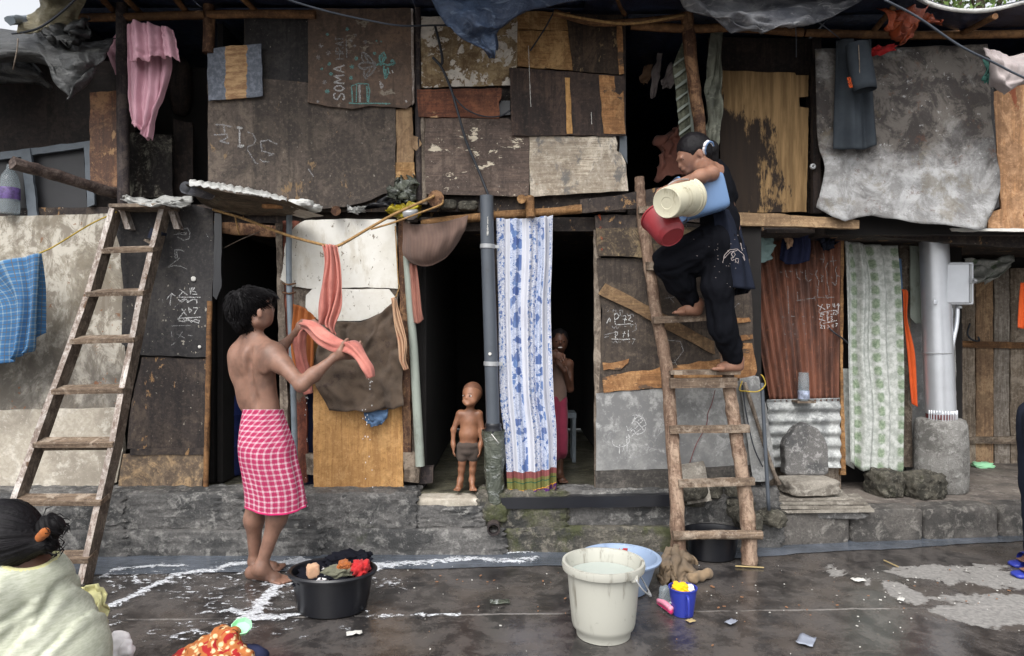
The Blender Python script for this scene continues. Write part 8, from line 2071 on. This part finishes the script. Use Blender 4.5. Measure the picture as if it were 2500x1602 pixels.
# clothes
kz = [E(P(1740, 412, 4.06), (.062, .085, .05), .04, None), C(P(1738, 432, 4.03), P(1748, 470, 4.03), .088, .090, .05), C(P(1748, 470, 4.03), P(1757, 540, 4.04), .092, .096, .05), C(P(1757, 540, 4.04), P(1762, 590, 4.04), .100, .108, .05), C(P(1722, 412, 4.0), P(1745, 440, 4.02), .055, .08, .04), C(P(1760, 425, 4.08), P(1782, 480, 4.08), .05, .05, .04)]
kz += [E(P(1722, 414, 3.90), (.048, .045, .055), .01, None, cut=True)]
V, F = sdf_mesh(kz, .008); V = displace(V, F, lambda p: .007 * nz(p * np.array((1, 1, .6)), 14, 2) + .004 * nz(p, 30, 6)); mk('tunic', V, F.tolist(), M['black_cloth'], pw, smooth=True)
tz = [C(hR, kR + (.01, 0, .01), .118, .090, .05), C(kR, P(1658, 690, 4.1), .090, .076, .04), C(P(1660, 690, 4.1), P(1690, 738, 4.16), .080, .048, .04), E(P(1755, 600, 4.04), (.13, .12, .12), .05, None),
      C(P(1745, 600, 4.03), P(1715, 640, 4.05), .10, .085, .05), C(P(1762, 610, 4.0), P(1751, 700, 3.99), .105, .088, .012), C(P(1751, 700, 3.99), P(1764, 800, 4.03), .088, .075, .04), C(P(1764, 800, 4.03), P(1790, 872, 4.11), .075, .060, .04)]
V, F = sdf_mesh(tz, .008)
xk, zk = P(1706, 0, 4.0)[0], P(0, 668, 4.05)[2]
def tfold(p):
    if p[0] > xk: return .013 * nz((p[0] * 24, p[1] * 24, p[2] * 4.0), 1, 3) + .005 * nz((p[0] * 50, p[1] * 50, p[2] * 11), 1, 5)
    if p[2] > zk: a, b = p[0] * .9 + p[2] * .42, p[2] * .9 - p[0] * .42
    else: a, b = p[2] * .8 - p[0] * .6, p[0] * .8 + p[2] * .6
    return .015 * nz((b * 20, p[1] * 20, a * 4.5), 1, 3) + .006 * nz((b * 46, p[1] * 46, a * 12), 1, 5)
V = displace(V, F, tfold); mk('trousers', V, F.tolist(), M['black_cloth'], pw, smooth=True)
flp = cloth('tunic_tail', [[(1742, 520, 3.93), (1772, 512, 3.92), (1802, 520, 4.0)], [(1748, 570, 3.92), (1785, 566, 3.91), (1812, 570, 3.99)], [(1758, 630, 3.92), (1798, 630, 3.90), (1826, 630, 3.98)], [(1766, 696, 3.93), (1805, 704, 3.91), (1843, 706, 3.98)]], M['tail_cloth'], pw, 26, 36, sinfold(1.5, .014), .004)
S5 = lambda *ls: [q4(l, 1420, 480, 2.656) for l in ls]
strokes('embroidery', S5([(915, 430), (925, 380), (960, 345), (1010, 340), (1050, 375), (1058, 410)], [(925, 400), (965, 358), (1010, 350)], [(985, 395), (970, 372), (985, 358), (998, 376), (985, 395)], [(985, 395), (968, 400), (975, 415), (990, 408)], [(1000, 400), (1020, 405), (1015, 430), (998, 420), (1000, 400)], [(1030, 300), (1042, 350)], [(1045, 390), (1058, 415)]), 3.885, M['grey_cloth'], flp, w=.003)
cloth('tunic_tail', [[(1790, 600, 4.04), (1822, 600, 4.04)], [(1796, 680, 4.04), (1836, 690, 4.04)], [(1794, 722, 4.04), (1826, 716, 4.04)]], M['black_cloth'], pw, 12, 18, sinfold(1.5, .01), .004)
strokes('spots', [[(1726 + random.gauss(40, 26), 560 + random.uniform(0, 140))] for _ in range(26)], 3.885, M['grey_cloth'], flp, w=.0022)

# what she carries
def axv(a, b): v = b - a; return v / np.linalg.norm(v), np.linalg.norm(v)
a_, b_ = P(1627, 496, 3.56), P(1681, 481, 3.74); ax_, L_ = axv(a_, b_)
wbk = thing('bucket', 'cream white bucket held bottom-out under the arm of the climbing woman', 'bucket', a_)
V, F = lathe([(0, .004), (.030, .004), (.032, .002), (.072, .002), (.076, 0), (.080, .003), (.084, L_ * .2), (.096, L_ * .84), (.101, L_ * .85), (.102, L_ * .92), (.100, L_ * .93), (.107, L_ * .95), (.108, L_), (.098, L_), (.088, L_ * .5), (.076, .02), (0, .02)], 48, a_, ax_); mk('body', V, F, M['bucket_cream'], wbk, smooth=True, angle=40)
hh_ = a_ + ax_ * L_ * .88
V, F = tube([P(*q) for q in ((1628, 462, 3.60), (1636, 448, 3.59), (1662, 438, 3.62), (1694, 441, 3.70), (1704, 458, 3.72))], .003, 8, n=30); mk('handle', V, F, M['clamp'], wbk, smooth=True)
a_, b_ = P(1642, 580, 3.72), P(1606, 528, 3.83); ax_, L_ = axv(a_, b_)
rbk = thing('bucket', 'red bucket hanging upside down against the pole ladder', 'bucket', a_)
V, F = lathe([(0, .004), (.060, .004), (.064, 0), (.068, .004), (.072, .018), (.082, .026), (.084, .035), (.090, L_ * .5), (.098, L_ - .01), (.104, L_ - .008), (.104, L_), (.096, L_), (.086, L_ * .5), (.066, .02), (0, .014)], 48, a_, ax_); mk('body', V, F, M['bucket_red'], rbk, smooth=True, angle=40)
# blue rectangular tub
tbk = thing('basin', 'blue rectangular tub pressed against the side of the climbing woman', 'tub', P(1715, 480, 3.86))
cx0 = P(1714, 478, 3.86)
ev = np.array((.94, 0, .22)); ev /= np.linalg.norm(ev); ew = np.array((-.25, 0, .97)); ew -= ev * (ew @ ev); ew /= np.linalg.norm(ew); en = np.array((0., 1, 0))
V, F = [], []
lay = [(-.125, .70, .0), (-.120, .82, .0), (-.10, .90, 0), (0, .95, 0), (.12, 1.0, 0), (.122, 1.08, 0), (.135, 1.08, 0), (.135, .98, 0), (.0, .90, 0), (-.10, .84, 0), (-.112, .4, 0)]
m = 40
for t, s_, _ in lay:
    for k in range(m):
        a = 2 * math.pi * k / m
        cu, su = math.cos(a), math.sin(a)
        e_ = .32
        px_ = (abs(cu) ** e_) * (1 if cu > 0 else -1) * .118 * s_; py_ = (abs(su) ** e_) * (1 if su > 0 else -1) * .09 * s_
        V.append(cx0 - ev * t + ew * px_ + en * py_)
for j in range(len(lay) - 1):
    F += [(j * m + k, j * m + (k + 1) % m, (j + 1) * m + (k + 1) % m, (j + 1) * m + k) for k in range(m)]
F.append(tuple(range(m))); F.append(tuple(range((len(lay) - 1) * m, len(lay) * m))[::-1])
mk('body', V, F, M['bucket_blue'], tbk, smooth=True, angle=45)

# ---------------------------------------------------------------- child peeking from the dark doorway
pc = person('smiling child half hidden behind the flowered curtain, one hand raised', (X_(1370, 4.75), 4.75, LH))
D = 4.72
Yc = yaw((-.1, -1, 0)); hcn = P(1366, 832, D)
pr = [E(hcn, (.058, .068, .072), .02, Yc), E(hcn + (0, -.02, -.035), (.042, .045, .045), .025, Yc), C(hcn + (0, -.07, 0), hcn + (0, -.080, -.014), .006, .010, .008), C(hcn + (0, .01, -.06), P(1366, 875, D), .03, .03, .02),
      C(P(1345, 888, D), P(1388, 888, D), .032, .032, .04), C(P(1360, 900, D), P(1352, 985, D), .070, .065, .05), C(P(1390, 890, D), P(1392, 950, D - .02), .028, .024, .02), C(P(1392, 950, D - .02), P(1378, 905, D - .12), .022, .017, .02)]
hand(P(1378, 905, D - .12), P(1366, 888, D - .13), (-.5, -.1, .6), (0.3, -.2, -1), pr, .72, (-.6, -.4, -.3), .05, .5)
pr += [C(P(1345, 890, D), P(1340, 930, D - .06), .028, .024, .02), C(P(1340, 930, D - .06), P(1350, 880, D - .18), .022, .017, .02)]
hand(P(1350, 880, D - .18), P(1356, 866, D - .2), (.5, -.3, -.2), (0, -.2, -1), pr, .72, (.3, -.6, -.5), .1, .3)
for dx in (0, 26):
    k_, a_ = P(1340 + dx, 1090, D), P(1340 + dx, 1160, D)
    pr += [C(P(1340 + dx, 990, D), k_, .048, .038, .03), C(k_, a_, .036, .022, .03)]
    foot(a_, np.array((a_[0], D + .01, LH)), np.array((a_[0] + .02, D - .13, LH)), pr, .72)
body(pr, M['skin_dark'], pc, .006)
V, F = sdf_mesh([E(hcn + (0, .012, .014), (.064, .070, .072), .01, Yc), E(hcn + (0, -.06, -.045), (.07, .06, .062), .012, Yc, cut=True), E(hcn + (0, 0, -.09), (.1, .1, .06), .01, None, cut=True)], .005); V = displace(V, F, lambda p: .004 * nz(p, 40, 3)); mk('hair', V, F.tolist(), M['hair'], pc, smooth=True)
for s_ in (-1, 1):
    V, F = sdf_mesh([E(hcn + (.024 * s_, -.060, -.006), (.010, .008, .004), .002)], .002); mk('eye', V, F.tolist(), M['eye_dark'], pc, smooth=True)
V, F = sdf_mesh([E(hcn + (0, -.066, -.045), (.016, .006, .004), .002)], .002); mk('teeth', V, F.tolist(), M['eye_white'], pc, smooth=True)
V, F = sdf_mesh([C(P(1360, 905, D), P(1353, 985, D), .082, .080, .05)], .008); mk('vest', V, F.tolist(), M['brown_cloth'], pc, smooth=True)
V, F = sdf_mesh([C(P(1352, 985, D), P(1351, 1090, D), .092, .105, .03)], .008); V = displace(V, F, lambda p: .008 * math.sin(p[0] * 90) + .004 * nz(p, 20, 2)); mk('skirt', V, F.tolist(), M['child_pink'], pc, smooth=True)

# ---------------------------------------------------------------- woman crouching in the left foreground
pf = person('woman in pale yellow tunic crouching in the left foreground, seen from behind', G(60, 1900))
D = 2.32
Yf = yaw((-.8, .45, -.35)); hf_ = P(10, 1310, D); ff = Yf[1]; uf = Yf[2]; rf_ = Yf[0]
pr = [E(hf_, (.085, .098, .10), .02, Yf), E(hf_ + ff * .05 - uf * .05, (.055, .06, .065), .03, Yf), E(hf_ + ff * .08 - uf * .10, (.022, .022, .018), .02, Yf), C(hf_ + ff * .10 - uf * .02, hf_ + ff * .115 - uf * .05, .008, .012, .01),
      E(hf_ + rf_ * .083 - uf * .04, (.008, .018, .03), .01, Yf), C(hf_ - uf * .05 - ff * .03, P(78, 1385, D + .02), .05, .055, .04),
      C(P(6, 1425, D - .05), P(104, 1402, D + .08), .05, .05, .05), C(P(56, 1430, D + .02), P(96, 1680, D + .05), .09, .12, .06),
      C(P(-10, 1430, D - .1), P(-60, 1640, D - .12), .05, .04, .03), C(P(-60, 1640, D - .12), P(40, 1760, D + .25), .038, .025, .03),
      C(P(120, 1410, D + .14), P(90, 1560, D + .35), .05, .04, .03), C(P(90, 1560, D + .35), P(60, 1660, D + .5), .036, .024, .03)]
hand(P(60, 1660, D + .5), P(80, 1675, D + .53), (.8, .4, -.4), (.3, -1, 0), pr, .95, (0, 0, -1), .05, .5)
hand(P(40, 1760, D + .25), P(70, 1770, D + .3), (.6, .6, -.4), (.5, -.8, 0), pr, .95, (0, 0, -1), .05, .5)
hipf = np.array((P(110, 1720, D)[0], D + .02, .20))
kn = hipf + np.array((-.25, .25, .22)); kn2 = hipf + np.array((-.22, .30, .12))
pr += [E(hipf, (.17, .17, .13), .05, None), C(hipf + (-.08, .0, .02), kn, .09, .06, .04), C(kn, kn + (.03, -.10, -.38), .055, .035, .03), C(hipf + (.08, 0, .02), kn2, .09, .06, .04), C(kn2, kn2 + (.03, -.10, -.38), .055, .035, .03)]
for q in (kn, kn2):
    a_ = q + np.array((.03, -.10, -.35)); foot(a_, np.array((a_[0] + .02, a_[1] - .03, .012)), np.array((a_[0] - .06, a_[1] + .18, .012)), pr, .95)
body(pr, M['skin_dark'], pf, .008)
hpf = [E(hf_ - ff * .01 + uf * .012, (.102, .112, .112), .02, Yf), E(hf_ - ff * .05 - uf * .02, (.09, .07, .09), .04, Yf), C(hf_ - ff * .05 - uf * .03, P(100, 1328, D - .02), .06, .03, .04)]
hv, hfF = sdf_mesh(hpf + [E(hf_ + ff * .10 - uf * .075, (.11, .06, .085), .012, Yf, cut=True), E(hf_ + rf_ * .09 - uf * .058 + ff * .01, (.04, .04, .04), .012, Yf, cut=True)], .006)
bq = P(112, 1305, D); bd = (bq - hf_) / np.linalg.norm(bq - hf_); bu = np.cross(bd, (0, 1., 0)); bu /= np.linalg.norm(bu); bv = np.cross(bd, bu)
def comb(p):
    q = p - bq; an = math.atan2(q @ bu, q @ bv)
    return .0045 * nz((math.cos(an) * 16, math.sin(an) * 16, (q @ bd) * 2.5), 1, 3) + .002 * nz((math.cos(an) * 40, math.sin(an) * 40, (q @ bd) * 5), 1, 3)
uvh = comb_uv(hv, bq, hf_); hv = displace(hv, hfF, comb); mk('hair', hv, hfF.tolist(), M['combed'], pf, smooth=True, uv=uvh)
V, F = sdf_mesh([E(P(122, 1285, D), (.040, .036, .042), .02), E(P(112, 1330, D), (.04, .035, .03), .02), E(P(140, 1288, D), (.018, .018, .02), .02)], .006); V = displace(V, F, lambda p: .006 * nz(p, 26, 2) + .004 * math.sin(p[0] * 260 + p[2] * 150)); mk('hair_bun', V, F.tolist(), M['hair'], pf, smooth=True)
V, F = sdf_mesh([C(P(94, 1318, D - .03), P(110, 1300, D - .04), .016, .016, .01)], .004); V = displace(V, F, lambda p: .003 * nz(p, 50, 2)); mk('hair_tie', V, F.tolist(), M['rust_cloth'], pf, smooth=True)
V, F = tufts([E(P(122, 1285, D), (.042, .038, .044), .02), E(P(112, 1330, D), (.04, .035, .03), .02)], 50, .05, .0018, lambda p: True, lambda p: (.3, 0, -.2), 3, .01); mk('hair_wisps', V, F, M['hair'], pf)
kz = [C(P(6, 1438, D - .06), P(104, 1410, D + .08), .080, .080, .05), C(P(56, 1445, D + .02), P(80, 1560, D + .05), .148, .170, .06), C(P(80, 1560, D + .05), P(100, 1700, D + .06), .175, .21, .06), E(hipf + (-.06, 0, .05), (.24, .24, .2), .06, None),
      C(P(-2, 1452, D - .09), P(-44, 1580, D - .13), .080, .078, .012), C(P(112, 1425, D + .12), P(126, 1500, D + .22), .066, .06, .04)]
kz += [E(P(84, 1345, D + .0), (.072, .10, .050), .012, None, cut=True)]
V, F = sdf_mesh(kz, .008)
CR = [[(45, 1478), (8, 1512)], [(118, 1500), (95, 1545), (55, 1585), (28, 1640)], [(112, 1452), (70, 1484), (30, 1500)], [(205, 1490), (228, 1545), (258, 1610)], [(150, 1420), (138, 1470), (130, 1510)], [(60, 1400), (40, 1440), (18, 1462)], [(20, 1560), (52, 1600)], [(180, 1530), (150, 1580), (120, 1640)]]
CR = [[P(x, y, D)[[0, 2]] for x, y in q] for q in CR]
def kfold(p):
    v = .005 * nz(p * np.array((1.3, 1, .6)), 6, 2) + .0015 * nz(p, 34, 6)
    q = p[[0, 2]]
    for cr in CR:
        dm = 9; n_ = len(cr) - 1
        for i in range(n_):
            a, b = cr[i], cr[i + 1]; ba = b - a; t = min(1, max(0, (q - a) @ ba / (ba @ ba)))
            sd = (ba[0] * (q - a)[1] - ba[1] * (q - a)[0]) / np.linalg.norm(ba)
            dd = np.linalg.norm(q - a - t * ba)
            if dd < abs(dm): dm = dd if sd > 0 else -dd
        if abs(dm) < .07: v += -.010 * math.exp(-(dm / .009) ** 2) + .008 * math.exp(-((dm - .022) / .014) ** 2)
    return v
V = displace(V, F, kfold)
o = mk('tunic', V, F.tolist(), M['linen'], pf, smooth=True); o.data.materials.append(M['flap_yellow'])
nc = P(84, 1345, D)
for pgn in o.data.polygons:
    q = (V[list(pgn.vertices)].mean(0) - nc) / np.array((.072, .10, .050))
    if np.linalg.norm(q) < 1.16: pgn.material_index = 1
cloth('tunic_tail', [[(196, 1432, 2.72), (220, 1428, 2.7), (240, 1430, 2.7), (262, 1452, 2.72)], [(210, 1480, 2.7), (235, 1484, 2.66), (258, 1490, 2.7)], [(220, 1530, 2.7), (240, 1535, 2.66), (260, 1535, 2.7)], [(235, 1620, 2.7), (250, 1620, 2.68), (262, 1620, 2.7)]], M['flap_yellow'], pf, 22, 24, crumple(.06, 3, 6), .006)
V, F = sdf_mesh([C(hipf + (-.08, .0, .02), kn, .11, .085, .04), C(kn, kn + (.03, -.10, -.30), .08, .06, .03), C(hipf + (.08, 0, .02), kn2, .11, .085, .04), C(kn2, kn2 + (.03, -.10, -.30), .08, .06, .03)], .01); V = displace(V, F, lambda p: .012 * nz(p, 10, 2)); mk('trousers', V, F.tolist(), M['flap_yellow'], pf, smooth=True)

# ---------------------------------------------------------------- person at the right edge

pe = person('person in dark trousers and blue sandals standing at the right edge', G(2525, 1412))
D = 3.85
Ye = yaw((-1, -.2, 0)); x_ = lambda px_, d=D: X_(px_ + 20, d)
hz = .88
pr = []
hp1, hp2 = np.array((x_(2530), D, hz)), np.array((x_(2570), D + .17, hz))
k1, k2 = np.array((x_(2526), D - .01, .47)), np.array((x_(2566), D + .17, .47))
a1, a2 = np.array((x_(2528), D, .10)), np.array((x_(2575), D + .17, .10))
for a, b, g in ((hp1, k1, a1), (hp2, k2, a2)):
    pr += [C(a, b, .085, .055, .04), C(b, g, .055, .034, .03)]
    foot(g, np.array((g[0] + .04, g[1], .03)), np.array((g[0] - .135, g[1] - .02, .03)), pr, 1.0)
ct = np.array((x_(2612), D + .08, 1.0))
pr += [C(ct, ct + (.02, 0, .30), .14, .15, .06), C(ct + (.02, -.18, .38), ct + (.02, .18, .38), .055, .055, .05), C(ct + (.02, 0, .42), ct + (.01, 0, .52), .05, .05, .03), E(ct + (.0, 0, .62), (.08, .095, .115), .02, Ye)]
hn = ct + np.array((0, 0, .62)); fe = Ye[1]
pr += [C(hn + fe * .09, hn + fe * .108 + (0, 0, -.02), .01, .013, .01), E(hn + fe * .06 + (0, 0, -.06), (.05, .05, .05), .03, Ye)]
for s_ in (-1, 1):
    sh0 = ct + np.array((.02, .19 * s_, .36)); e1 = sh0 + np.array((.05, .03 * s_, -.28)); w1 = e1 + np.array((-.02, .01 * s_, -.24))
    pr += [C(sh0, e1, .045, .035, .03), C(e1, w1, .034, .022, .03)]
    hand(w1, w1 + np.array((-.005, 0, -.06)), (-.1, 0, -1), (1, 0, 0), pr, 1.0, (-.3, -.6 * s_, 0), .03, .3)
body(pr, M['skin_boy'], pe, .009)
V, F = sdf_mesh([C(hp1, k1, .105, .080, .04), C(k1, a1 + (0, 0, .0), .080, .072, .03), C(hp2, k2, .105, .080, .04), C(k2, a2, .080, .072, .03), E(ct + (0, 0, -.1), (.15, .19, .12), .04, None)], .008)
V = displace(V, F, lambda p: .008 * nz(p * np.array((1, 1, .6)), 10, 2) + .003 * nz(p, 30, 3)); mk('trousers', V, F.tolist(), M['trousers_dark'], pe, smooth=True)
V, F = sdf_mesh([C(ct + (0, 0, .0), ct + (.02, 0, .30), .165, .17, .06), C(ct + (.02, -.18, .37), ct + (.02, .18, .37), .07, .07, .05)] + [C(ct + (.02, .19 * s_, .36), ct + (.05, .21 * s_, .2), .065, .062, .03) for s_ in (-1, 1)], .009)
V = displace(V, F, lambda p: .006 * nz(p, 10, 2)); mk('shirt', V, F.tolist(), M['steel_blue'], pe, smooth=True)
V, F = sdf_mesh([E(hn + (0.01, 0, .02), (.088, .105, .112), .01, Ye), E(hn + fe * .08 + (0, 0, -.05), (.1, .07, .09), .01, Ye, cut=True)], .008); mk('hair', V, F.tolist(), M['hair'], pe, smooth=True)
for g in (a1, a2):
    V, F = rock(g + np.array((-.045, -.008, -.088)), (.27, .095, .03), 3, 8, .04, 4); mk('sandal_sole', V, F, M['mug_blue'], pe, smooth=True, angle=50)
    V, F = lathe([(.046, -.02), (.05, 0), (.046, .02)], 24, g + np.array((-.09, -.01, -.062)), (1, 0, 0), .95); mk('sandal_strap', V, F, M['mug_blue'], pe, smooth=True)
